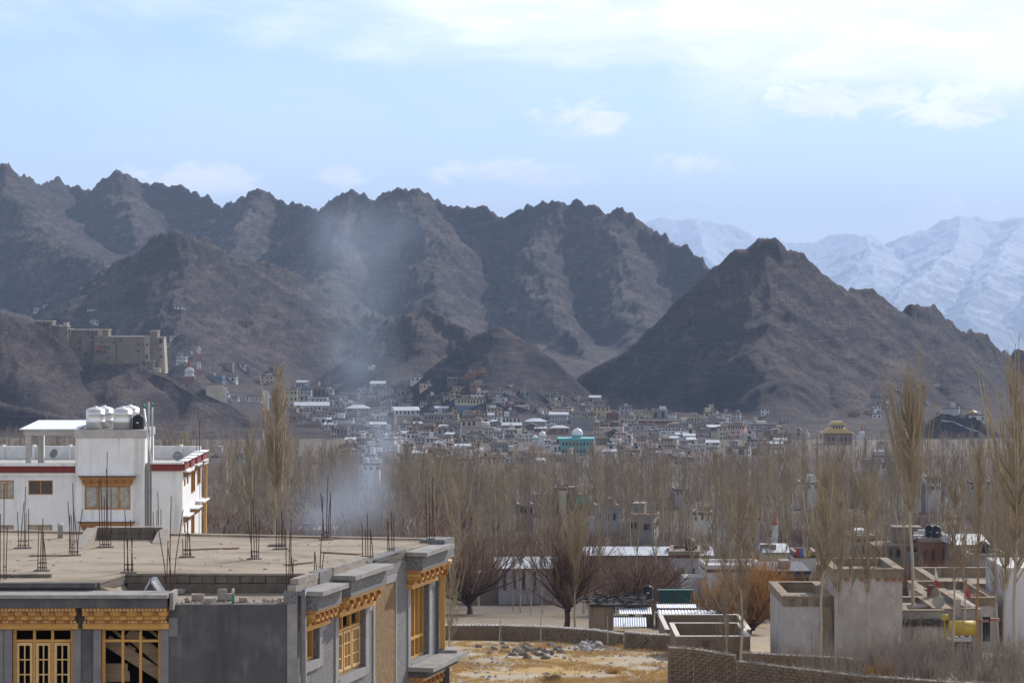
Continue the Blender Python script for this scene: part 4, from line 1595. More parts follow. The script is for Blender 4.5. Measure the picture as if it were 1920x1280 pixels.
# pipe chase between tower and right wing
part('chase', mat('chase_grey', (0.45, 0.42, 0.38), (.36, .33, .30), scale=1.5), gh, (xw(272) + .03, xw(284), D1 + .2, D1 + .5, ZB1, zw(868)))
for px, pt in ((274.5, 885), (280, 806)):
    q = MB()
    q.tube((xw(px), D1 - .05, ZB1), (xw(px), D1 - .05, zw(pt)), .06, .06, 8)
    q.build('drainpipe', M_pvc, gh, True)


def carved_head(fr, u0, u1, zt_, zb_, parent, n=6, depth=.35):
    H = zt_ - zb_
    q = MB()
    q.fbox(fr, u0 - .1, u1 + .1, .002, depth + .15, zt_ - .14 * H, zt_)
    q.build('head_slab', mat('dark_slab', (.10, .085, .08), rough=.8), parent)
    q = MB()
    q.fbox(fr, u0 - .08, u1 + .08, .001, depth + .12, zt_ + .002, zt_ + .09)
    q.build('head_cap', M_white, parent)
    q = MB()
    for k, (a, c, o) in enumerate(((.15, .38, .0), (.40, .62, .10), (.64, 1.0, .24))):
        q.fbox(fr, u0 + o, u1 - o, .0, depth - .1 * k, zt_ - c * H, zt_ - a * H)
    hd = q.build('timber_head', M_orange, parent)
    for k in range(n):
        u = u0 + .2 + (u1 - u0 - .4) * k / (n - 1)
        q = MB()
        q.fbox(fr, u - .07, u + .07, depth - .099, depth + .05, zt_ - .60 * H, zt_ - .42 * H)
        q.fbox(fr, u - .05, u + .05, depth - .199, depth - .06, zt_ - .84 * H, zt_ - .66 * H)
        q.build('bracket', M_timber_d, hd)


carved_head(FT, xw(153), xw(254), zw(890), zw(909), gh, 7)
carved_head(FT, xw(152), xw(252), zw(975.5), zw(993), gh, 7)
for k, (a, c, e, h) in enumerate(tw_holes):
    q = MB()
    t = .09
    q.fbox(FT, a, a + t, -.12, .02, e, h)
    q.fbox(FT, c - t, c, -.12, .02, e, h)
    q.fbox(FT, a + t, c - t, -.12, .02, h - t, h)
    q.fbox(FT, a + t, c - t, -.12, .02, e, e + t)
    for px in (184, 224):
        q.fbox(FT, xw(px) - .05, xw(px) + .05, -.118, .018, e + t, h - t)
    q.fbox(FT, xw(165), xw(180), -.10, .03, e + t, e + t + .08)
    w_ = q.build('window', M_orange, gh)
    q = MB()
    q.fbox(FT, a + t, c - t, -.09, -.07, e + t, h - t)
    q.build('pane', M_curtain, w_)
# right wing front and side
mb = MB()
wall_sheet(mb, FW, xw(284) + .01, XR, ZB1, zw(868.5), .3, [])
mb.build('front_wall', M_white, gh)
FS = lambda u, n, z: (XR + n, D1 + u, z)
# windows on the sunny side: (distance along, bottom row, top row) measured on the side plane
sh = [(.9, 1.35, zw(912), zw(900)), (2.6, 3.1, zw(911), zw(896)), (5.0, 7.0, zw(934), zw(893)), (8.7, 10.4, zw(925), zw(889)),
      (.9, 1.3, zw(1000), zw(984)), (2.6, 3.0, zw(998), zw(982)), (5.0, 6.6, zw(1018), zw(978))]
mb = MB()
wall_sheet(mb, FS, 0.301, 11.3, ZB1, zw(868.5), .3, sh)
mb.build('side_wall', M_white, gh)
for k, (a, c, e, h) in enumerate(sh):
    q = MB()
    t = .07
    q.fbox(FS, a + .003, a + t, -.2, .06, e + .003, h - .003)
    q.fbox(FS, c - t, c - .003, -.2, .06, e + .003, h - .003)
    q.fbox(FS, a + t, c - t, -.2, .06, h - t, h - .003)
    q.fbox(FS, a + t, c - t, -.2, .06, e + .003, e + t)
    if c - a > 1:
        q.fbox(FS, (a + c) / 2 - .05, (a + c) / 2 + .05, -.19, .05, e + t, h - t)
    w_ = q.build('window', M_orange, gh)
    q = MB()
    q.fbox(FS, a + t, c - t, -.16, -.13, e + t, h - t)
    q.build('pane', M_pane_d, w_)
carved_head(FS, .5, 3.5, zw(886), zw(896), gh, 4, .3)
carved_head(FS, 4.6, 7.4, zw(881), zw(893), gh, 4, .45)
carved_head(FS, 8.3, 10.8, zw(879), zw(890), gh, 4, .5)
carved_head(FS, .5, 3.5, zw(970), zw(981), gh, 4, .3)
carved_head(FS, 4.6, 7.4, zw(964), zw(976), gh, 4, .45)
part('balcony_slab', M_white, gh, (XR + .002, XR + .65, D1 + 7.6, D1 + 11.2, zw(958), zw(955)))
part('corner_post', M_timber, gh, (XR + .35, XR + .5, D1 + 10.6, D1 + 10.9, zw(954.9), zw(890)))
part('corner_post', M_timber, gh, (XR + .3, XR + .5, D1 + 10.2, D1 + 10.6, ZB1, zw(958.2)))
# stepped red band along both faces of the right wing
mb = MB()
mb.box(xw(284) + .02, XR + .02, D1 - .22, D1 + .1, zw(882), zw(869.2))
for k in range(4):
    y0 = D1 + .12 + 2.8 * k
    mb.box(XR - .1, XR + .16 + .10 * k, y0, y0 + 2.78, zw(882) + .05, zw(867) + .05 * k)
mb.build('red_band', M_red, gh)
mb = MB()
mb.box(xw(284) + .02, XR + .1, D1 - .30, D1 + .3, zw(869.1), zw(865.5))
for k in range(4):
    y0 = D1 + .32 + 2.75 * k
    mb.box(XR - .3, XR + .30 + .10 * k, y0, y0 + 2.70, zw(867) + .052 + .05 * k, zw(864) + .05 * k)
    mb.box(XR - .05, XR + .26 + .10 * k, y0, y0 + 2.70, zw(885.5), zw(882) + .046)
mb.build('white_ledge', M_white, gh)

# tin roofed shelter on the terrace
shx = empty('roof_shelter', (xw(90), D1 + 3, zt - .35), 'open shelter with a sloping white tin roof on the guest house terrace', 'shelter')
mb = MB()
r0, r1 = zw(806.3), zw(789)
mb.hexa([(xw(33), D1 + .6, r0), (xw(144), D1 + .6, r0), (xw(160), D1 + 4.2, r1 - .2), (xw(52), D1 + 4.2, r1 - .2)],
        [(xw(33), D1 + .6, r0 + .06), (xw(144), D1 + .6, r0 + .06), (xw(160), D1 + 4.2, r1 - .14), (xw(52), D1 + 4.2, r1 - .14)])
ro = mb.build('roof_sheet', M_tin, shx)
for k in range(26):
    q = MB()
    t = (k + .5) / 26
    a_ = Vector((xw(33) + (xw(144) - xw(33)) * t, D1 + .58, r0 + .065))
    c_ = Vector((xw(52) + (xw(160) - xw(52)) * t, D1 + 4.22, r1 - .135))
    q.bar(a_, c_, .05, .035)
    q.build('rib', M_tin, ro)
part('beam', M_conc, shx, (xw(40), TX0 - .1, D1 + .75, D1 + 1.0, zw(817.5), zw(807.2)))
part('post', M_conc, shx, (xw(44), xw(54), D1 + .8, D1 + 1.1, zt - .35, zw(817.6)))
part('post', M_conc, shx, (xw(55.5), xw(65.5), D1 + 3.2, D1 + 3.6, zt - .35, zw(805)))
part('post', M_white, shx, (xw(65.8), xw(67), D1 + 3.2, D1 + 3.6, zt - .35, zw(805)))

# water tanks on the tower slab


def steel_tank(px, Yd, r_, h, label):
    c_ = Vector((XY(px, Yd), Yd, zw(805.5)))
    t_ = empty('water_tank', c_, label, 'tank', 'steel tanks on the stair tower')
    q = MB()
    q.lathe(c_, [(r_, .02), (r_, h * .33), (r_ * 1.012, h * .335), (r_ * 1.012, h * .355), (r_, h * .36), (r_, h * .66), (r_ * 1.012, h * .665), (r_ * 1.012, h * .685), (r_, h * .69), (r_, h * .86)], 40)
    q.build('body', M_steel, t_, True)
    q = MB()
    q.lathe(c_, [(r_ * 1.01, h * .862), (r_ * .98, h * .88), (r_ * .62, h * .95), (r_ * .28, h * .985)], 40)
    q.build('shoulder', M_steel, t_, True)
    q = MB()
    q.lathe(c_, [(r_ * .26, h * .984), (r_ * .28, h * 1.0), (r_ * .1, h * 1.03)], 20)
    q.build('lid', M_steel, t_, True)


steel_tank(179, 185.9, .68, 1.62, 'front left steel water tank on the white stair tower')
steel_tank(230, 185.9, .68, 1.62, 'shiny steel water tank next to the black tank on the stair tower')
steel_tank(195, 187.9, .66, 1.60, 'steel water tank half hidden behind the front left one')
steel_tank(244, 187.9, .66, 1.66, 'steel water tank standing behind the black tank on the tower')


def black_tank(c_, r_, h, label, group=None):
    t_ = empty('water_tank', c_, label, 'tank', group)
    pr = [(r_ * .96, 0)]
    n = 6
    for k in range(n):
        z0 = h * .86 * k / n
        z1 = h * .86 * (k + 1) / n
        pr += [(r_, z0 + .02), (r_, z1 - .05), (r_ * .95, z1 - .025)]
    q = MB()
    q.lathe(c_, pr, 20)
    q.build('body', M_black, t_, True)
    q = MB()
    q.lathe(c_, [(r_ * .96, h * .861), (r_ * .55, h * .95), (r_ * .54, h * .952)], 20)
    q.build('shoulder', M_black, t_, True)
    q = MB()
    q.lathe(c_, [(r_ * .36, h * .953), (r_ * .38, h * 1.0), (r_ * .3, h * 1.01)], 14)
    q.build('lid', M_black, t_, True)
    q = MB()
    q.box(c_.x - r_ * .22, c_.x + r_ * .22, c_.y - r_ - .012, c_.y - r_ + .03, c_.z + h * .42, c_.z + h * .50)
    q.build('badge', mat('tank_badge', (.55, .55, .55)), t_)


black_tank(Vector((XY(259.5, 185.9), 185.9, zw(805.4))), .44, 1.05, 'small ribbed black water tank beside the steel tanks')
# loose pipes leaning on the tower
for k, (x0, y0, x1, y1, m_, lb) in enumerate(((284.5, 870, 270, 765, M_tin, 'long pale plank leaning against the stair tower corner'),
                                            (278.5, 868, 278.5, 754, M_pvc, 'tallest upright grey pole beside the stair tower'),
                                            (284.8, 866, 285.5, 762, M_pvc, 'upright grey pole nearest the red band of the right wing'))):
    a_, c_ = W(x0, y0, D1 + .02 - .3 * (k == 0)), W(x1, y1, D1 + .1)
    q = MB()
    q.tube(a_, c_, .075, .06, 8)
    o = q.build('pole', m_, None, True, tuple(a_))
    tag(o, lb, 'pole')
    if k != 1:
        q = MB()
        q.tube(c_, c_ + Vector((0, 0, .28)), .09, .075, 8)
        q.build('cap', M_green_p, o, True)


def dish(c_, r_, aim, label, m=None, mast=.5, group='satellite dishes'):
    m = m or M_dish
    d_ = empty('satellite_dish', c_ - Vector((0, 0, mast)), label, 'dish', group)
    aim = Vector(aim).normalized()
    a_ = aim.orthogonal().normalized()
    b_ = aim.cross(a_)
    q = MB()
    rings, n = 5, 20
    v_, f_ = [], []
    for i in range(rings + 1):
        rr2 = r_ * i / rings
        for k in range(n):
            t = 2 * math.pi * k / n
            v_.append(c_ + a_ * rr2 * math.cos(t) + b_ * rr2 * math.sin(t) + aim * (.28 * rr2 * rr2 / r_))
    for i in range(rings):
        for k in range(n):
            j = (k + 1) % n
            f_.append((i * n + k, i * n + j, (i + 1) * n + j, (i + 1) * n + k))
    m2 = len(v_)
    v2 = [p - aim * .02 for p in v_]
    f2 = [tuple(reversed([x + m2 for x in f])) for f in f_]
    rim = [(rings * n + k, rings * n + (k + 1) % n, m2 + rings * n + (k + 1) % n, m2 + rings * n + k) for k in range(n)]
    q.add(v_ + v2, f_ + f2 + rim)
    q.build('reflector', m, d_, True)
    q = MB()
    q.tube(c_ - Vector((0, 0, mast)), c_ - aim * .05, .03, .03, 6)
    q.build('mast', M_pvc, d_)
    q = MB()
    q.tube(c_ - b_ * r_ * .9 + aim * .2 * r_, c_ + aim * r_ * .9, .012, .012, 5)
    q.box(*[w for k in range(3) for w in ((c_ + aim * r_ * .9)[k] - .04, (c_ + aim * r_ * .9)[k] + .04)])
    q.build('feed_arm', M_pvc, d_)


dish(W(102, 850.5, 189), .36, (-.55, -1, .45), 'tilted grey dish on the terrace left of the white stair tower')
dish(W(333, 855.5, 187), .36, (.1, -1, .5), 'grey dish on the right wing roof of the guest house')
# wire poles and aerials on the roof
for px, pt, lb in ((374, 790, 'thin dark iron rod standing at the right corner of the guest house roof'), (369, 818, 'shorter iron rod by the right roof corner of the guest house')):
    q = MB()
    p0 = W(px, 858, D1 + 9.5)
    q.tube(p0, W(px, pt, D1 + 9.5), .03, .025, 5)
    tag(q.build('iron_rod', M_rust, None, False, tuple(p0)), lb, 'rod')
# ------------------------------------------------------------------ the old town on the far side of the valley
CM = {
    'w': mat('town_white', (0.50, 0.50, 0.505), (0.38, 0.375, 0.375), scale=0.25, rough=.85, stain=(.36, .34, .32), stain_scale=.12, stain_lo=.55, stain_hi=.75),
    'c': mat('town_cream', (0.42, 0.375, 0.275), (0.33, 0.29, 0.215), scale=0.25, rough=.85),
    'y': mat('town_yellow', (0.40, 0.32, 0.19), (0.33, 0.26, 0.155), scale=0.25, rough=.85),
    'm': mat('town_mud', (0.215, 0.165, 0.125), (0.16, 0.125, 0.095), scale=0.25, rough=.95),
    'g': mat('town_grey', (0.23, 0.22, 0.22), (0.165, 0.16, 0.16), scale=0.25, rough=.9),
    'p': mat('town_pink', (0.48, 0.36, 0.32), (0.40, 0.30, 0.27), scale=0.25, rough=.85),
    'b': mat('town_blue', (0.12, 0.15, 0.215), (0.095, 0.12, 0.175), scale=0.25, rough=.8),
    'd': mat('town_stone', (0.120, 0.102, 0.090), (0.088, 0.076, 0.068), scale=0.3, rough=.95),
    'r': mat('town_brick', (0.21, 0.098, 0.070), (0.16, 0.075, 0.055), scale=0.3, rough=.9),
    'l': mat('town_lilac', (0.34, 0.325, 0.345), (0.26, 0.25, 0.27), scale=0.25, rough=.85),
    't': mat('mosque_turquoise', (0.12, 0.31, 0.30), (0.09, 0.25, 0.245), scale=0.25, rough=.7),
}
M_townwin = mat('town_window', (0.030, 0.027, 0.030), (0.02, 0.02, 0.024), rough=.25)
M_townframe = mat('town_window_frame', (0.10, 0.055, 0.035), (0.075, 0.04, 0.03), rough=.7)
M_flatroof = mat('town_roof_earth', (0.24, 0.195, 0.155), (0.17, 0.14, 0.115), scale=0.3, rough=.95)
M_tinroof = mat('town_tin', (0.54, 0.555, 0.575), (0.40, 0.415, 0.435), scale=0.4, rough=.5, metal=.2)
M_frieze = mat('town_frieze', (0.12, 0.045, 0.035), (0.09, 0.035, 0.03), rough=.8)
_win = {}


def win_mesh(w, h, arch=False):
    key = (round(w, 1), round(h, 1), arch)
    if key not in _win:
        w, h = key[0], key[1]
        q = MB()
        fr_ = lambda u, n, z: (u, -n, z)
        t = .12
        if arch:
            pts = [(-w / 2, 0), (w / 2, 0), (w / 2, h * .65), (w * .3, h * .9), (0, h), (-w * .3, h * .9), (-w / 2, h * .65)]
            n = len(pts)
            q.add([(x, -.05, z) for x, z in pts] + [(x, .2, z) for x, z in pts], [tuple(range(n))] + [(i, n + i, n + (i + 1) % n, (i + 1) % n) for i in range(n)])
        else:
            q.mi = 0
            q.fbox(fr_, -w / 2 + t, w / 2 - t, -.1, .03, t, h - t)
            q.mi = 1
            q.fbox(fr_, -w / 2, -w / 2 + t, -.1, .09, 0, h)
            q.fbox(fr_, w / 2 - t, w / 2, -.1, .09, 0, h)
            q.fbox(fr_, -w / 2 + t, w / 2 - t, -.1, .09, h - t, h)
            q.fbox(fr_, -w / 2 + t, w / 2 - t, -.1, .09, 0, t)
        _win[key] = q.mesh('window', [M_townwin, M_townframe])
    return _win[key]


def bld(px0, px1, pt, pb, col, rows, ncol, label, roof='flat', Y=None, rz=None, depth=None, cat='house', name='town_house', frieze=True, group=None,
        winw=.42, winh=.5, arch=False, below=3.0, plinth=None, side=True):
    pc_ = (px0 + px1) / 2
    if Y is None:
        p = hit(pc_, pb, 500.0)
        if p is None:
            p = W(pc_, pb, 1500)
        Y = p.y
    s_ = FPX / Y
    w = max((px1 - px0) / s_, 1.5)
    h = max((pb - pt) / s_, 1.2)
    winw, winh = winw * (.75 + (int(px0 * 3 + pb) % 7) / 12), winh * (.8 + (int(px1 * 5 + pt) % 5) / 10)
    rz = (((int(px0 * 7 + pt * 13) % 17) / 17 - .5) * .5) if rz is None else rz
    dp = depth or min(max(w * .7, 5.0), 11.0)
    w2 = max((w - abs(math.sin(rz)) * dp) / max(math.cos(rz), .3), w * .6)
    loc = W(pc_, pb, Y + dp / 2)
    loc = Vector((XY(pc_, Y), Y + dp / 2, ZY(pb, Y)))
    e_ = empty(name, loc, label, cat, group)
    e_.rotation_euler = (0, 0, rz)

    def add(nm, q, m):
        return link(nm, q.mesh(nm, m), e_)
    hw, hd = w2 / 2, dp / 2
    q = MB()
    q.box(-hw, hw, -hd, hd, -below, h)
    add('wall', q, CM[col])
    q = MB()
    if roof == 'flat':
        t = .28
        for b4 in ((-hw - .12, hw + .12, -hd - .12, -hd + t), (-hw - .12, hw + .12, hd - t, hd + .12), (-hw - .12, -hw + t, -hd + t, hd - t), (hw - t, hw + .12, -hd + t, hd - t)):
            q.box(*b4, h + .002, h + .42)
        q.box(-hw + t, hw - t, -hd + t, hd - t, h + .002, h + .08)
        add('roof', q, CM['w'] if col == 'w' and int(px0) % 3 == 0 else M_flatroof)
    elif roof == 'open':
        q.box(-hw - .15, hw + .15, -hd - .15, hd + .15, h + .002, h + .14)
        add('roof', q, M_flatroof)
    elif roof == 'tin':       # low pitched tin, ridge along the front
        rise = dp * .18
        v_ = [(-hw - .4, -hd - .5, h), (hw + .4, -hd - .5, h), (hw + .4, hd + .5, h), (-hw - .4, hd + .5, h), (-hw - .4, 0, h + rise), (hw + .4, 0, h + rise)]
        q.add(v_, [(0, 1, 5, 4), (2, 3, 4, 5), (0, 4, 3), (1, 2, 5), (3, 2, 1, 0)])
        add('roof', q, M_tinroof)
    elif roof == 'hip':
        rise = dp * .2
        k = min(hw * .6, hd)
        v_ = [(-hw - .5, -hd - .5, h), (hw + .5, -hd - .5, h), (hw + .5, hd + .5, h), (-hw - .5, hd + .5, h), (-hw + k, 0, h + rise), (hw - k, 0, h + rise)]
        q.add(v_, [(0, 1, 5, 4), (2, 3, 4, 5), (0, 4, 3), (1, 2, 5), (3, 2, 1, 0)])
        add('roof', q, M_tinroof)
    elif roof == 'dark':
        rise = dp * .3
        v_ = [(-hw - .4, -hd - .5, h), (hw + .4, -hd - .5, h), (hw + .4, hd + .5, h), (-hw - .4, hd + .5, h), (0, -hd - .5, h + rise), (0, hd + .5, h + rise)]
        q.add(v_, [(0, 1, 4), (2, 3, 5), (1, 2, 5, 4), (3, 0, 4, 5), (3, 2, 1, 0)])
        add('roof', q, CM['d'])
    if frieze and roof == 'flat' and col in 'wcylp':
        q = MB()
        q.box(-hw - .06, hw + .06, -hd - .06, hd + .06, h - .34, h - .001)
        add('frieze', q, M_frieze)
    if plinth:
        q = MB()
        q.box(-hw - .05, hw + .05, -hd - .05, hd + .05, -below, h * .42)
        add('plinth', q, CM[plinth])
    vr = random.Random(int(px0 * 31 + pt * 7))
    if roof in ('flat', 'open') and w2 > 3.5 and vr.random() < .62:
        aw, ah = w2 * vr.uniform(.22, .5), vr.uniform(1.2, 2.6)
        ax = vr.uniform(-hw + aw / 2 + .3, hw - aw / 2 - .3)
        q = MB()
        q.box(ax - aw / 2, ax + aw / 2, -hd * .1, hd * .8, h + .085, h + ah)
        q.box(ax - aw / 2 - .1, ax + aw / 2 + .1, -hd * .1 - .1, hd * .8 + .1, h + ah + .002, h + ah + .15)
        add('roof_room', q, CM[vr.choice((col, col, 'm', 'g', 'w'))])
    if roof in ('flat', 'open') and vr.random() < .3:
        q = MB()
        tx_ = vr.uniform(-hw * .7, hw * .7)
        q.lathe((tx_, hd * .3, h + .09), [(.55, 0), (.55, 1.1), (.3, 1.35)], 10)
        add('roof_tank', q, M_black)
    if vr.random() < .35:
        q = MB()
        for kk in range(vr.randint(2, 5)):
            tx_, ty_ = vr.uniform(-hw, hw), vr.uniform(-hd * .9, hd * .3)
            q.box(tx_ - vr.uniform(.2, .9), tx_ + vr.uniform(.2, .9), ty_, ty_ + vr.uniform(.3, 1), h + .1, h + vr.uniform(.5, 1.1))
        tag(add('roof_clutter', q, vr.choice((M_flatroof, CM['d'], CM['w'], CM['m'], CM['r']))), None, None, None, 'stuff')
    if vr.random() < .45:
        sd_ = vr.choice((-1, 1))
        lw, lh = w2 * vr.uniform(.2, .45), h * vr.uniform(.4, .8)
        xa_, xb_ = (hw + .003, hw + lw) if sd_ > 0 else (-hw - lw, -hw - .003)
        q = MB()
        q.box(xa_, xb_, -hd * vr.uniform(.2, 1.1), hd * .7, -below, lh)
        add('annex', q, CM[vr.choice((col, 'm', 'g', 'd', 'w'))])
    if rows:
        rh = h / rows
        cw = w2 / ncol
        ww, wh = cw * winw, rh * winh
        me = win_mesh(ww, wh, arch)
        for r_ in range(rows):
            if plinth and rh * (r_ + .27) < h * .42:
                continue
            for c_ in range(ncol):
                if ncol > 3 and vr.random() < .12:
                    continue
                o = link('window', me, e_, (-hw + cw * (c_ + .5 + vr.uniform(-.12, .12)), -hd - .002, rh * r_ + rh * (.27 + vr.uniform(-.05, .05))))
        if side and dp > 4:
            ns = max(1, int(dp / (cw + .01) * .8))
            ns = min(ns, 3)
            for r_ in range(rows):
                if plinth and rh * (r_ + .27) < h * .42:
                    continue
                for c_ in range(ns):
                    o = link('window', me, e_, (hw + .002, -hd + dp * (c_ + .5) / ns, rh * r_ + rh * .27))
                    o.rotation_euler = (0, 0, math.pi / 2)
    return e_


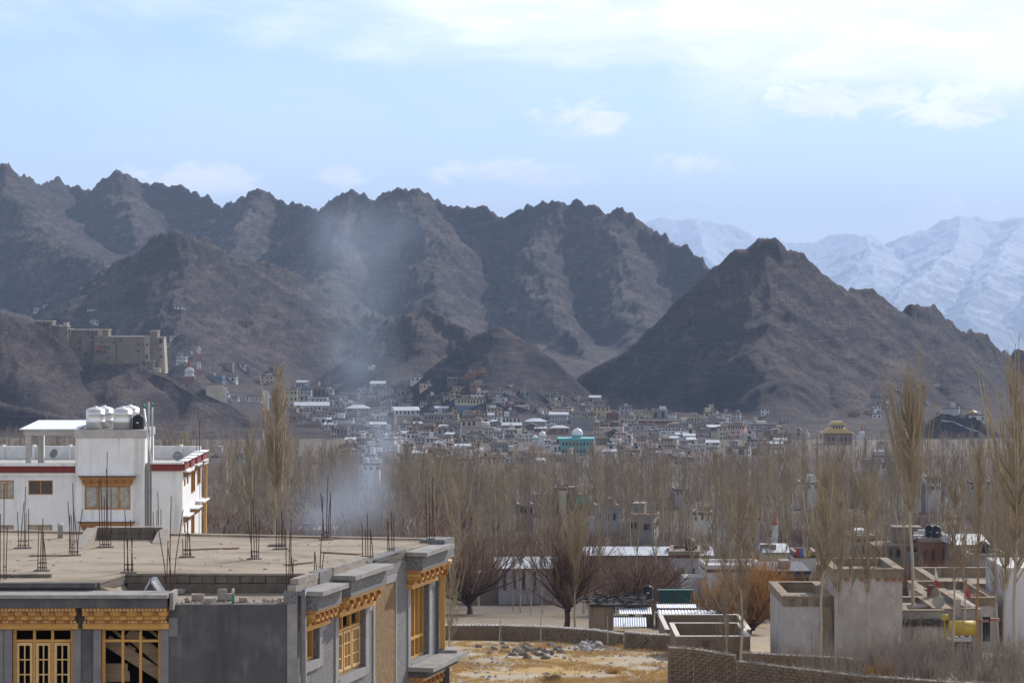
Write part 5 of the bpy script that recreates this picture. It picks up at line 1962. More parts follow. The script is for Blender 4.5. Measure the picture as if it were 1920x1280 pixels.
T = [
    (440, 461, 682, 691, 'w', 1, 2, 'small white house with two windows high on the slope right of the white stupa'),
    (412, 437, 681, 692, 'm', 0, 0, 'brown windowless mud house beside the small white two-window house'),
    (384, 420, 705, 717, 'b', 1, 5, 'long blue-grey house with a white roof edge above the blank pale block'),
    (421, 445, 706, 716, 'w', 1, 2, 'white-ended house joined to the right of the long blue-grey house'),
    (382, 418, 720, 748, 'c', 0, 0, 'blank pale windowless block with dark roof edge on the crag below the palace'),
    (487, 513, 705, 719, 'p', 2, 3, 'pale pink two-row house with six windows left of the tall near poplar'),
    (502, 530, 688, 700, 'm', 1, 3, 'brown mud house on the slope above the pink six-window house'),
    (458, 496, 743, 754, 'w', 1, 6, 'low white hall with a row of small round-looking windows beside the mast'),
    (418, 430, 739, 745, 'w', 0, 0, 'tiny white hut on the crag right of the blank pale block'),
    (433, 448, 744, 753, 'w', 1, 3, 'small white house just left of the low white hall'),
    (535, 557, 730, 765, 'c', 3, 3, 'tall beige three-storey house just right of the tall near poplar'),
    (562, 584, 731, 743, 'w', 1, 3, 'white red-banded house with three windows under the blue tarpaulin'),
    (560, 580, 744, 758, 'c', 2, 2, 'cream house below the white red-banded house'),
    (586, 610, 729, 746, 'd', 1, 3, 'dark monastery hall with a small white turret on its roof'),
    (576, 614, 747, 760, 'w', 2, 5, 'white pillared monastery front below the dark hall'),
    (610, 626, 731, 745, 'c', 2, 2, 'cream house right of the dark monastery hall'),
    (550, 617, 760, 770, 'w', 1, 9, 'long house with a pale yellowish pitched roof below the monastery', 'tin'),
    (566, 592, 770, 780, 'w', 1, 6, 'white schoolhouse with narrow windows and a reddish roof edge'),
    (545, 567, 776, 791, 'm', 1, 2, 'square mud house standing on the crag edge left of the white schoolhouse'),
    (584, 612, 780, 799, 'w', 1, 2, 'bright white block house on the end of the palace crag'),
    (622, 663, 785, 797, 'w', 2, 14, 'long white arcaded hall with two rows of small arches'),
    (667, 687, 781, 789, 'w', 1, 8, 'shorter white arcaded hall right of the long arcaded hall'),
    (621, 648, 766, 783, 'g', 2, 4, 'plain grey house behind the long white arcaded hall'),
    (650, 692, 765, 781, 'g', 2, 5, 'big grey house under a pale hipped roof above the arcaded halls', 'hip'),
    (715, 741, 757, 769, 'l', 2, 4, 'lilac-grey two-row house left of the long tin-roofed hall'),
    (708, 738, 730, 746, 'l', 2, 4, 'pale house with two rows of four windows above the smoke'),
    (680, 702, 736, 743, 'g', 1, 4, 'low grey house left of the pale two-row house above the smoke'),
    (733, 786, 769, 779, 'w', 1, 6, 'long hall under a bright tin roof right of the smoke', 'tin'),
    (748, 785, 756, 764, 'c', 1, 6, 'cream house half hidden behind the long tin-roofed hall'),
    (619, 631, 804, 823, 'c', 2, 2, 'narrow cream house at the crag foot above the bare trees'),
    (631, 655, 802, 816, 'g', 1, 3, 'grey house right of the narrow cream house at the crag foot'),
    (656, 682, 801, 819, 'l', 2, 3, 'pale house with three tall windows just left of the smoke'),
    (720, 744, 822, 852, 'w', 4, 5, 'white four-storey house glimpsed through the smoke'),
    (692, 709, 787, 800, 'p', 1, 3, 'pinkish house with a red roof edge in the edge of the smoke'),
    (719, 743, 782, 796, 'g', 0, 0, 'grey blank-walled house with a white sunlit end below the tin-roofed hall'),
    (769, 803, 706, 715, 'w', 1, 4, 'white house with four square windows alone high on the hillside'),
    (880, 913, 697, 706, 'r', 1, 5, 'topmost red-brown house on the spur above the yellow house'),
    (880, 918, 720, 730, 'r', 1, 5, 'lower red-brown house on the spur right of the yellow house'),
    (838, 878, 709, 718, 'd', 1, 4, 'dark stone house left of the topmost red-brown house'),
    (848, 876, 725, 734, 'y', 1, 4, 'upper storey block of pale yellow set back on the hillside'),
    (843, 870, 734, 746, 'y', 2, 3, 'yellow two-row house standing on the hillside above the long cream house'),
    (852, 911, 748, 768, 'c', 2, 9, 'long cream house with a blue ground floor', 'flat', 'b'),
    (848, 876, 764, 776, 'y', 2, 3, 'small deep yellow house below the long cream house'),
    (868, 891, 771, 778, 'w', 1, 4, 'small white house right of the small deep yellow house'),
    (793, 848, 777, 790, 'g', 1, 9, 'long grey house with a dark open gallery of windows'),
    (866, 907, 788, 802, 'c', 1, 4, 'tan house with a sunlit white end below the deep yellow house'),
    (925, 941, 780, 798, 'w', 2, 2, 'tall narrow white house left of the blue-windowed house'),
    (941, 976, 782, 794, 'w', 1, 5, 'white house with wide blue-dark windows in a row', 'flat'),
    (800, 825, 742, 759, 'd', 2, 3, 'dark stone house on the slope left of the yellow house'),
    (825, 837, 738, 752, 'd', 1, 2, 'narrow dark stone house squeezed beside the yellow house'),
    (742, 766, 746, 754, 'b', 0, 0, 'low bright blue walled building above the cream house'),
    (744, 771, 731, 745, 'm', 1, 3, 'brown house standing over the low blue building'),
    (763, 786, 811, 824, 'w', 1, 3, 'white house with one red-framed window above the poplars'),
    (787, 813, 813, 826, 'w', 1, 5, 'low white house with five small windows right of the red-framed one'),
    (818, 850, 804, 817, 'l', 1, 3, 'lilac house with a dark roof edge above the poplars'),
    (799, 816, 798, 810, 'r', 1, 2, 'brown brick house left of the lilac dark-edged house'),
    (850, 864, 806, 820, 'g', 0, 0, 'blank grey wall house right of the lilac dark-edged house'),
    (875, 907, 812, 824, 'l', 1, 4, 'pale house with a blue roof edge above the bare trees'),
    (864, 881, 829, 840, 'g', 1, 2, 'small grey house low among the tree tops'),
    (884, 906, 833, 850, 'w', 2, 2, 'white house with a big window sunk among the tree tops'),
    (975, 993, 731, 747, 'g', 1, 2, 'grey house on the slope left of the pillared long house'),
    (1003, 1037, 737, 748, 'g', 1, 6, 'long grey pillared house on the slope of the foothill'),
    (1037, 1056, 743, 752, 'g', 1, 2, 'grey house with two windows right of the pillared long house'),
    (958, 984, 751, 763, 'd', 1, 2, 'dark stone house below the grey pillared house'),
    (1006, 1016, 763, 776, 'w', 1, 2, 'little white tower house with two windows'),
    (1035, 1076, 765, 779, 'p', 1, 8, 'pink-brown pillared house right of the little white tower house'),
    (1030, 1066, 777, 795, 'l', 2, 7, 'three-storey house with blue windows and a pale roof', 'tin'),
    (985, 1026, 790, 798, 'g', 0, 0, 'low hall with a broad pale hipped roof left of the blue-windowed three-storey house', 'hip'),
    (942, 978, 797, 805, 'd', 0, 0, 'dark shed under a pale tin roof beside the tall narrow white house', 'tin'),
    (984, 1008, 798, 806, 'd', 0, 0, 'dark gabled shed between the pale roofs', 'dark'),
    (1003, 1026, 803, 810, 'd', 0, 0, 'small shed with a pale tin roof left of the white domes', 'tin'),
    (1033, 1066, 802, 814, 'm', 1, 4, 'brown hall with a wide pale hipped roof behind the mosque', 'hip'),
    (1070, 1119, 783, 806, 'g', 0, 0, 'large blank grey building above the turquoise mosque'),
    (1033, 1061, 831, 852, 'w', 1, 3, 'white block house in front of the turquoise mosque'),
    (1020, 1032, 826, 842, 'w', 2, 2, 'small white house between the domes and the mosque'),
    (1112, 1144, 763, 781, 'y', 2, 4, 'yellow-ochre house at the foot of the foothill with eight windows'),
    (1161, 1185, 762, 777, 'l', 2, 3, 'pale lilac house right of the yellow-ochre house'),
    (1137, 1164, 774, 791, 'r', 1, 4, 'red-brown house with dark upper storey below the yellow-ochre house'),
    (1170, 1191, 780, 793, 'c', 2, 3, 'cream house stepped below the pale lilac house'),
    (1189, 1198, 788, 796, 'w', 1, 1, 'small white cube house right of the stepped cream house'),
    (1201, 1222, 772, 788, 'c', 2, 3, 'cream house with two rows of three windows beside the big grey house'),
    (1222, 1252, 769, 787, 'g', 1, 2, 'big grey house under the fan of the valley'),
    (1252, 1269, 775, 788, 'w', 2, 3, 'white house with tall narrow windows right of the big grey house'),
    (1197, 1291, 789, 795, 'r', 1, 14, 'very long low red-brown row of shops'),
    (1229, 1283, 800, 819, 'w', 2, 8, 'big white house with a row of square windows in front of the long red-brown row'),
    (1190, 1228, 796, 808, 'l', 1, 5, 'mauve house joined to the left of the big white house'),
    (1285, 1303, 804, 818, 'w', 1, 1, 'plain white house right of the big white house'),
    (1302, 1316, 805, 820, 'p', 2, 3, 'narrow pink house right of the plain white house'),
    (1316, 1332, 806, 821, 'l', 2, 3, 'pale balconied house left of the big school'),
    (1137, 1161, 809, 822, 'd', 1, 1, 'dark gabled house right of the mosque', 'dark'),
    (1140, 1153, 833, 848, 'w', 1, 1, 'small white house with a single window among the trees right of the mosque'),
    (1170, 1188, 823, 844, 'w', 2, 2, 'white house with a pink upper wall above the trees'),
    (1194, 1212, 825, 842, 'p', 1, 3, 'faded pink house right of the white and pink one'),
    (1320, 1346, 773, 783, 'c', 1, 3, 'cream house with dark windows at the pyramid hill foot'),
    (1325, 1345, 766, 773, 'c', 1, 3, 'upper cream storey stepped back on the hill foot house'),
    (1346, 1372, 775, 785, 'w', 1, 3, 'white end house of the stepped cream group'),
    (1360, 1403, 799, 823, 'p', 3, 8, 'big three-storey school with rows of red and dark windows'),
    (1346, 1361, 801, 825, 'c', 3, 2, 'cream stair wing on the left of the big school'),
    (1353, 1371, 793, 800, 'w', 1, 3, 'white three-window house peeping over the big school'),
    (1312, 1350, 792, 801, 'l', 1, 5, 'low lilac house left of the white three-window house'),
    (1408, 1456, 796, 806, 'l', 1, 9, 'long pale house with many windows right of the big school'),
    (1420, 1446, 807, 818, 'b', 1, 3, 'blue-grey walled house below the long pale house'),
    (1361, 1410, 839, 857, 'w', 1, 2, 'white modern house with two large brown windows and white roof'),
    (1410, 1436, 843, 853, 'm', 1, 3, 'low house with an orange-brown roof right of the white modern house'),
    (1494, 1506, 808, 822, 'w', 1, 1, 'white chapel with a pointed gable left of the golden roofed temple', 'dark'),
    (1458, 1482, 814, 824, 'l', 1, 3, 'lilac house left of the white chapel'),
    (1628, 1656, 741, 749, 'b', 1, 5, 'blue-grey hillside house, topmost but one of the cluster on the right slope'),
    (1632, 1655, 750, 757, 'g', 1, 2, 'grey hillside house under the blue-grey one'),
    (1630, 1653, 760, 768, 'w', 1, 3, 'white hillside house with a sunlit end in the cluster on the right slope'),
    (1655, 1678, 760, 768, 'c', 1, 3, 'cream hillside house right of the sunlit white one'),
    (1623, 1646, 770, 777, 'c', 1, 3, 'cream hillside house below the sunlit white one'),
    (1636, 1655, 775, 785, 'w', 1, 2, 'lowest bright white hillside house of the cluster on the right slope'),
    (1597, 1612, 773, 781, 'm', 1, 2, 'brown hillside house left of the cluster on the right slope'),
    (1673, 1702, 727, 736, 'w', 1, 5, 'white hillside house with five windows above the cluster'),
    (1711, 1729, 719, 726, 'c', 0, 0, 'cream hillside house just left above the crown of the tallest near poplar'),
    (1741, 1764, 718, 725, 'c', 0, 0, 'highest cream house on the right slope, past the tallest near poplar'),
    (1720, 1745, 748, 755, 'w', 1, 4, 'white house with a sunlit gable behind the tallest near poplar'),
    (1768, 1803, 765, 779, 'l', 0, 0, 'pale blank block on the crag left of the golden dome'),
    (1754, 1766, 774, 782, 'w', 1, 2, 'small white two-window house left of the pale blank block'),
    (63, 76, 579, 586, 'w', 1, 2, 'white hut on the high slope above the palace, left of two'),
    (80, 92, 571, 577, 'p', 1, 2, 'pink hut on the high slope above the palace'),
    (163, 182, 580, 586, 'w', 1, 3, 'white house on the slope behind the palace roofs'),
    (143, 153, 599, 605, 'w', 1, 1, 'tiny white house just above the palace roof line'),
    (168, 184, 602, 608, 'w', 1, 3, 'white three-window house just above the palace roof line'),
    (325, 348, 574, 580, 'w', 1, 3, 'pale house on the foothill high above the palace tower'),
    (318, 338, 631, 637, 'w', 1, 4, 'white house right of the palace tower on the slope'),
    (304, 322, 609, 617, 'b', 1, 3, 'blue and yellow house above the palace tower'),
    (312, 326, 643, 650, 'y', 1, 2, 'yellow house close to the right foot of the palace'),
    (330, 350, 670, 682, 'w', 2, 4, 'white house with red frames left of the white stupa'),
    (350, 364, 664, 672, 'l', 1, 3, 'lilac house behind the spire of the white stupa'),
    (428, 475, 601, 608, 'r', 1, 5, 'red-brown ruin-like house high on the foothill'),
    (690, 704, 688, 696, 'w', 1, 3, 'white house in the smoke below the foothill'),
]
for row in T:
    kw = {}
    if len(row) > 8:
        kw['roof'] = row[8]
    if len(row) > 9:
        kw['plinth'] = row[9]
    px = (row[0] + row[1]) / 2
    if row[3] > 795 and px > 600 and px < 1440 and row[6] > 0:
        pass
    bld(*row[:8], **kw)

# more houses fill the gaps between those, each placed in its row of the town
LM = [(rw[0] + rw[1]) / 2 for rw in T]
CN = {'w': 'white', 'c': 'cream', 'm': 'brown mud', 'g': 'grey', 'l': 'pale lilac', 'd': 'dark stone', 'p': 'faded pink', 'r': 'brick brown'}
fill_rng = random.Random(41)
taken = [(rw[0], rw[1], rw[2], rw[3]) for rw in T] + [(990, 1118, 800, 856), (1540, 1605, 788, 835)]
lab_used = set()
count = 0
landm = [((642, 790), 'the long white arcaded hall'), ((598, 745), 'the monastery'), ((760, 772), 'the bright tin-roofed hall'), ((858, 735), 'the yellow hillside house'),
         ((882, 757), 'the long cream house'), ((933, 788), 'the tall narrow white house'), ((1085, 835), 'the turquoise mosque'), ((1048, 784), 'the blue-windowed three-storey house'),
         ((1128, 772), 'the yellow-ochre house'), ((1256, 810), 'the big white house'), ((1381, 812), 'the big school'), ((1345, 776), 'the stepped cream group'),
         ((820, 783), 'the long grey gallery house'), ((730, 838), 'the smoke'), ((1385, 848), 'the white modern house'), ((1010, 794), 'the broad hipped roof'),
         ((888, 795), 'the tan house'), ((1244, 792), 'the long red-brown row')]
tries = 0
while count < 215 and tries < 9000:
    tries += 1
    px = fill_rng.uniform(560, 1480)
    pb = fill_rng.uniform(726, 872)
    lo = 714 + max(0, (px - 930)) * .10 + (26 if fill_rng.random() < .6 else 0)
    if pb < lo + 12 or (px < 640 and pb > 805) or (px > 1300 and pb > 850) or (px > 1130 and pb < 778):
        continue
    w = fill_rng.uniform(14, 34)
    h = fill_rng.uniform(7, 15)
    box = (px - w / 2, px + w / 2, pb - h, pb)
    if any(box[0] < t[1] - 9 and box[1] > t[0] + 9 and box[2] < t[3] - 5 and box[3] > t[2] + 5 for t in taken):
        continue
    taken.append(box)
    col = fill_rng.choice('wwwwllgggmmccdprw')
    rows = 2 if h > 11 else 1
    nc = max(2, int(w / 6))
    lm = min(landm, key=lambda a: math.hypot((a[0][0] - px) * .6, a[0][1] - pb))
    ddx, ddy = px - lm[0][0], pb - lm[0][1]
    if abs(ddx) * .5 > abs(ddy):
        rel = ('right of ' if ddx > 0 else 'left of ')
    else:
        rel = ('below ' if ddy > 0 else 'above ')
    dist = 'close ' if math.hypot(ddx, ddy) < 32 else ('a little ' if math.hypot(ddx, ddy) < 60 else 'well ')
    size = 'small ' if w < 20 else ('wide ' if w > 28 else '')
    NW = ['no', 'one', 'two', 'three', 'four', 'five', 'six']
    roof = fill_rng.choice(('flat', 'flat', 'flat', 'open', 'flat', 'tin'))
    rt = {'flat': 'flat-roofed', 'open': 'slab-roofed', 'tin': 'tin-roofed'}[roof]
    lab = f"{size}{CN[col].replace('pale ', '').replace('faded ', '').replace('brick brown', 'brick')} {'two-row ' if rows == 2 else ''}{rt} house {NW[min(nc, 6)]} windows wide {dist}{rel}{lm[1]}"
    if len(lab.split()) > 16:
        lab = lab.replace('two-row ', '').replace('a little ', '')
    if len(lab.split()) > 16:
        lab = lab.replace(size, '')
    if lab in lab_used:
        continue
    lab_used.add(lab)
    bld(*box, col, rows, nc, lab, roof, group='houses of the old town', frieze=fill_rng.random() < .6)
    count += 1

# ------------------------------------------------------------------ the palace
PY0 = 1425.0
pal = empty('palace', W(190, 690, PY0), 'huge old mud-coloured palace with stepped towers on the crag', 'palace')
M_pal = mat('palace_plaster', (0.20, 0.160, 0.122), (0.14, 0.112, 0.087), scale=0.16, rough=.95, bmp=.4, bdist=.3, bscale=.6, stain=(.115, .092, .075), stain_scale=.09, stain_lo=.5, stain_hi=.7)
M_pal_lit = mat('palace_lit', (0.36, 0.305, 0.24), (0.29, 0.245, 0.195), scale=0.12, rough=.9)  # paler copy of the plaster, sunlight painted onto the lit blocks
M_pal_r = mat('palace_roof_edge', (0.36, 0.32, 0.27), (0.2, 0.165, 0.13), scale=.4, rough=.9)


def pblock(px0, px1, pt, pb, yo, dp, m=None, bat=.04, slab=True, nm='wall'):
    Yf = PY0 + yo
    s_ = FPX / Yf
    x0, x1, zt_, zb_ = XY(px0, Yf), XY(px1, Yf), ZY(pt, Yf), ZY(pb, Yf)
    hh = zt_ - zb_
    k = hh * bat
    q = MB()
    q.hexa([(x0 - k, Yf - k, zb_), (x1 + k, Yf - k, zb_), (x1 + k, Yf + dp + k, zb_), (x0 - k, Yf + dp + k, zb_)],
           [(x0, Yf, zt_), (x1, Yf, zt_), (x1, Yf + dp, zt_), (x0, Yf + dp, zt_)])
    q.build(nm, m or M_pal, pal)
    if slab:
        q = MB()
        q.box(x0 - .35, x1 + .35, Yf - .35, Yf + dp + .35, zt_ + .002, zt_ + .45)
        q.build('roof_edge', M_pal_r, pal)


pblock(64, 98, 603, 640, -6, 10)
pblock(98.5, 111, 611, 650, -5, 8)
pblock(111, 126, 612, 660, -8, 9)
pblock(119, 126, 606, 612, -7, 6, M_pal_lit)
pblock(125.5, 131, 618, 680, -5, 9)
pblock(131, 177, 619, 690, 0, 14)
pblock(177.3, 203, 619, 632, 3, 10, None, .0)
pblock(182, 192, 620, 629, 2.4, 4, M_pal_lit, 0)
pblock(177.5, 219, 632, 700, -1, 14)
pblock(177, 216, 646, 700, -4.5, 3.3, None, .03)
pblock(219.4, 268, 632, 712, -3, 16)
pblock(268.5, 280, 632, 708, -1, 14, M_pal_lit, .02)
pblock(281, 295, 621, 700, 1, 10, None, .03)
pblock(296, 307, 633, 700, 4, 10, M_pal_lit, .05)
pblock(272, 288, 678, 722, -6, 6, None, .02)
pblock(286, 299, 692, 730, -9, 6, M_pal_lit, .02)


def pwin(px, py, w, h, yo, m=None):
    Yf = PY0 + yo
    q = MB()
    c_ = W(px, py, Yf)
    q.box(c_.x - w / 2, c_.x + w / 2, Yf - .3, Yf + .5, c_.z - h / 2, c_.z + h / 2)
    o = q.build('window', m or M_townwin, pal)


for px, py in ((71, 607), (83, 608), (90, 608), (102, 616), (124, 624)):
    pwin(px, py, .8, 1.5, -7.2 if px < 98 else -8.4)
for px, py in ((150, 635), (150, 642), (150, 653), (173, 632), (174, 642), (174, 625), (161, 663), (165, 624)):
    pwin(px, py, 1.0, 1.7, -1.6)
for px, py in ((190, 643), (213, 643)):
    pwin(px, py, .9, 1.8, -2.2)
for px, py in ((183, 659), (190, 659), (197, 660), (204, 670), (197, 652), (204, 652)):
    pwin(px, py, 1.0, 1.1, -5.8)
pwin(184, 652, 1.6, 2.0, -5.7, mat('palace_banner', (.30, .06, .04), rough=.9))
for px, py in ((259, 645), (259, 658), (226, 638)):
    pwin(px, py, 1.0, 1.3, -4.8)
pwin(174, 660, 2.2, 6.5, -3.9)
for px, py in ((276, 645), (275, 668), (301, 641), (301, 655), (302, 668)):
    pwin(px, py, .9, 2.2 if px == 275 else 1.2, -1.7 if px < 280 else 2.4, None)
pwin(302, 638.5, 1.6, 2.2, 2.4, M_frieze)

# ------------------------------------------------------------------ stupas


def stupa(px, pt, pb, w_px, label, Y=None, red_top=True, red_base=False, name='stupa'):
    if Y is None:
        p = hit(px, pb, 500.0)
        Y = p.y if p else 1400.0
    b_ = W(px, pb, Y)
    H = (pb - pt) * Y / FPX
    r_ = w_px * Y / FPX / 2
    e_ = empty(name, b_, label, 'stupa')
    q = MB()
    q.box(b_.x - r_, b_.x + r_, b_.y - r_, b_.y + r_, b_.z - 2, b_.z + H * .16)
    q.box(b_.x - r_ * .85, b_.x + r_ * .85, b_.y - r_ * .85, b_.y + r_ * .85, b_.z + H * .162, b_.z + H * .24)
    q.build('plinth', CM['r'] if red_base else CM['w'], e_)
    q = MB()
    q.lathe(b_, [(r_ * .8, H * .242), (r_ * .72, H * .30), (r_ * .56, H * .32), (r_ * .66, H * .42), (r_ * .68, H * .48), (r_ * .55, H * .54), (r_ * .25, H * .56), (r_ * .25, H * .60)], 20)
    q.build('bell', CM['w'], e_, True)
    q = MB()
    q.lathe(b_, [(r_ * .20, H * .602), (r_ * .17, H * .72), (r_ * .06, H * .94), (r_ * .02, H)], 12)
    q.build('spire', mat('spire_red', (.33, .07, .05), rough=.8) if red_top else CM['w'], e_)


stupa(355, 668, 718, 26, 'white stupa with a red spire and red base below the palace', None, True, True)
stupa(1616, 796, 824, 19, 'white stupa with a small red top right of the golden roofed temple', None, True)
stupa(1641, 819, 832, 8, 'left one of two small white stupas near the curved wall', None, False)
stupa(1650, 818, 832, 10, 'right one of two small white stupas near the curved wall', None, False)
stupa(1514, 803, 822, 13, 'small white stupa between the white chapel and the golden roofed temple', None, False)
stupa(1452, 814, 826, 9, 'tiny white stupa left of the lilac house near the valley trees', None, False)

# ------------------------------------------------------------------ mosque
mp_ = hit(1082, 852, 500.0)
MY = mp_.y
mq = empty('mosque', W(1084, 852, MY), 'turquoise two-storey mosque with arched windows and a white dome', 'mosque')
xm = lambda px: XY(px, MY)
zm = lambda py: ZY(py, MY)
part('wall', CM['t'], mq, (xm(1050), xm(1113), MY, MY + 10, zm(862), zm(824)))
part('cornice', mat('turquoise_trim', (.10, .40, .42), (.09, .34, .36), rough=.7), mq, (xm(1046), xm(1115), MY - .4, MY + 10.4, zm(824) + .002, zm(821.5)), (xm(1049), xm(1114), MY - .2, MY - .002, zm(837), zm(836)))
for k in range(9):
    for zz2 in (835, 848.5):
        me = win_mesh(3.6 * MY / FPX, 6.4 * MY / FPX, True)
        o = link('window', me, mq)
        o.location = Vector((xm(1056 + 6.6 * k), MY - .004, zm(zz2))) - mq.location
for k in range(3):
    for zz2 in (835, 848.5):
        o = link('window', win_mesh(3.6 * MY / FPX, 6.4 * MY / FPX, True), mq)
        o.location = Vector((xm(1113) + .004, MY + 2 + 3 * k, zm(zz2))) - mq.location
        o.rotation_euler = (0, 0, math.pi / 2)
q = MB()
q.lathe(Vector((xm(1081), MY + 4, zm(821.4))), [(1.75, 0), (1.75, 1.0), (1.9, 1.02), (1.9, 1.2)], 18)
q.build('drum', CM['t'], mq)
q = MB()
rd = 10.5 * MY / FPX
q.lathe(Vector((xm(1083), MY + 4, zm(816.5))), [(rd * math.cos(t), rd * (math.sin(t) + .25)) for t in np.linspace(-.25, 1.5, 10)] + [(.12, rd * 1.28), (.05, rd * 1.55)], 24)
q.build('dome', mat('dome_white', (.62, .63, .66), (.54, .55, .58), scale=1, rough=.45), mq, True)


def dome_house(px, pt, pb, w, label, m, rdpx, cap):
    p = hit(px, pb, 500.0)
    b_ = Vector((XY(px, p.y), p.y, ZY(pb, p.y)))
    k = p.y / FPX
    e_ = empty('minaret', b_, label, 'minaret')
    q = MB()
    h = (pb - pt) * k
    q.box(b_.x - w * k / 2, b_.x + w * k / 2, b_.y, b_.y + w * k, b_.z - 3, b_.z + h * .6)
    q.build('shaft', CM['w'], e_)
    q = MB()
    q.box(b_.x - w * k * .6, b_.x + w * k * .6, b_.y - .3, b_.y + w * k + .3, b_.z + h * .602, b_.z + h * .66)
    q.build('balcony', m, e_)
    q = MB()
    r_ = rdpx * k
    q.lathe(Vector((b_.x, b_.y + w * k / 2, b_.z + h * .66 + r_ * .3)), [(r_ * math.cos(t), r_ * (math.sin(t) + .0)) for t in np.linspace(-.3, 1.5, 8)] + [(.05, r_ * 1.5)], 18)
    q.build('dome', cap, e_, True)


dome_house(1003, 811, 842, 11, 'white minaret with green gallery and small pale dome left of the mosque', CM['t'], 4.5, MATS['dome_white'])
dome_house(1017, 806, 838, 13, 'broad white domed tower between the two minarets', CM['w'], 6.5, MATS['dome_white'])
dome_house(1121, 782, 806, 5, 'slim white pillar tower on the right end of the blank grey building', CM['w'], 2.0, CM['w'])

# ------------------------------------------------------------------ golden roofed temple
tp_ = hit(1575, 834, 500.0)
TY = tp_.y
tmp = empty('temple', W(1574, 834, TY), 'temple with two golden curved roofs among the bare trees', 'temple')
M_gold = mat('golden_roof', (.40, .28, .09), (.32, .22, .075), scale=.4, rough=.5)
xt2 = lambda px: XY(px, TY)
zt2 = lambda py: ZY(py, TY)


def groof(px0, px1, pt, pb, inset):
    x0, x1 = xt2(px0), xt2(px1)
    w = (x1 - x0)
    d_ = min(w, 14)
    yc = TY + 7
    zb_, zt_ = zt2(pb), zt2(pt)
    zm_ = zb_ + (zt_ - zb_) * .35
    q = MB()
    L = []
    for (s_, z) in ((1.0, zb_ + .25), (.93, zb_), (.80, zm_), (inset, zt_)):
        L.append([(xt2((px0 + px1) / 2) + sx * w / 2 * s_, yc + sy * d_ / 2 * s_, z) for sx, sy in ((-1, -1), (1, -1), (1, 1), (-1, 1))])
    v_ = [p for l in L for p in l]
    f_ = []
    for k in range(3):
        for i in range(4):
            j = (i + 1) % 4
            f_.append((k * 4 + i, k * 4 + j, k * 4 + 4 + j, k * 4 + 4 + i))
    f_ += [(12, 13, 14, 15), (7, 6, 5, 4)]
    q.add(v_, f_)
    q.build('roof', M_gold, tmp)


part('wall', CM['m'], tmp, (xt2(1551), xt2(1599), TY + 1.5, TY + 12, zt2(845), zt2(812.5)))
groof(1541, 1604, 804, 813, .55)
part('upper_wall', CM['p'], tmp, (xt2(1563), xt2(1583), TY + 4, TY + 10, zt2(805), zt2(797.2)))
groof(1557, 1590, 791, 797.5, .62)
for k in range(4):
    o = link('window', win_mesh(3 * TY / FPX, 5 * TY / FPX), tmp)
    o.location = Vector((xt2(1565.5 + 5.2 * k), TY + 3.99, zt2(804))) - tmp.location
for k in range(6):
    o = link('window', win_mesh(4 * TY / FPX, 8 * TY / FPX), tmp)
    o.location = Vector((xt2(1555 + 8 * k), TY + 1.49, zt2(828))) - tmp.location

# monastery with golden dome on the right crag
e_ = bld(1814, 1846, 778, 793, 'w', 1, 4, 'white monastery house with a golden dome on the right crag')
q = MB()
q.lathe(Vector((-1.0, 0, 4.6)), [(2.3, 0), (2.5, .25), (1.9, .9), (.6, 1.5), (.25, 1.6), (.2, 2.1), (.02, 2.4)], 18)
link('dome', q.mesh('dome', M_gold, (0, 0, 0), True), e_)
for px, pt, pb, c_, lb in ((1851, 780, 793, (.55, .40, .03), 'yellow pole banner beside the golden domed monastery'), (1868, 793, 803, (.50, .20, .03), 'orange pole banner lower down the crag path')):
    p = hit(px, pb, 900.0) or W(px, pb, 1240)
    bn = empty('banner', p, lb, 'banner')
    q = MB()
    q.tube(p - Vector((0, 0, 1)), p + Vector((0, 0, (pb - pt) * p.y / FPX)), .08, .06, 5)
    q.build('pole', M_pvc, bn)
    q = MB()
    k = (pb - pt) * p.y / FPX
    q.box(p.x + .1, p.x + 1.0, p.y - .03, p.y + .03, p.z + .3, p.z + k)
    q.build('cloth', mat('banner_' + str(px), c_, rough=.8), bn)


def path_wall(pts, h, label, m, y0=600.0, name='retaining_wall'):
    P = []
    for (px, py) in pts:
        p = hit(px, py, y0)
        P.append(p)
    q = MB()
    for a_, c_ in zip(P[:-1], P[1:]):
        q.hexa([a_ + Vector((0, -.3, -1.5)), c_ + Vector((0, -.3, -1.5)), c_ + Vector((0, .3, -1.5)), a_ + Vector((0, .3, -1.5))],
               [a_ + Vector((0, -.3, h)), c_ + Vector((0, -.3, h)), c_ + Vector((0, .3, h)), a_ + Vector((0, .3, h))])
    o = q.build(name, m, None, False, tuple(P[0]))
    tag(o, label, 'wall')


path_wall([(1742, 786), (1765, 790), (1790, 795), (1812, 805), (1835, 815), (1850, 821), (1866, 833), (1880, 843)], .25, 'pale road edge wall slanting down the right crag', CM['l'])
path_wall([(1635, 834), (1650, 832), (1665, 835)], 1.6, 'curved tan wall below the two small white stupas', CM['c'])
path_wall([(290, 702), (310, 712), (330, 725), (350, 737), (375, 752), (400, 763)], .7, 'pale stepped path wall running down from the palace', CM['m'])

# ------------------------------------------------------------------ lattice masts


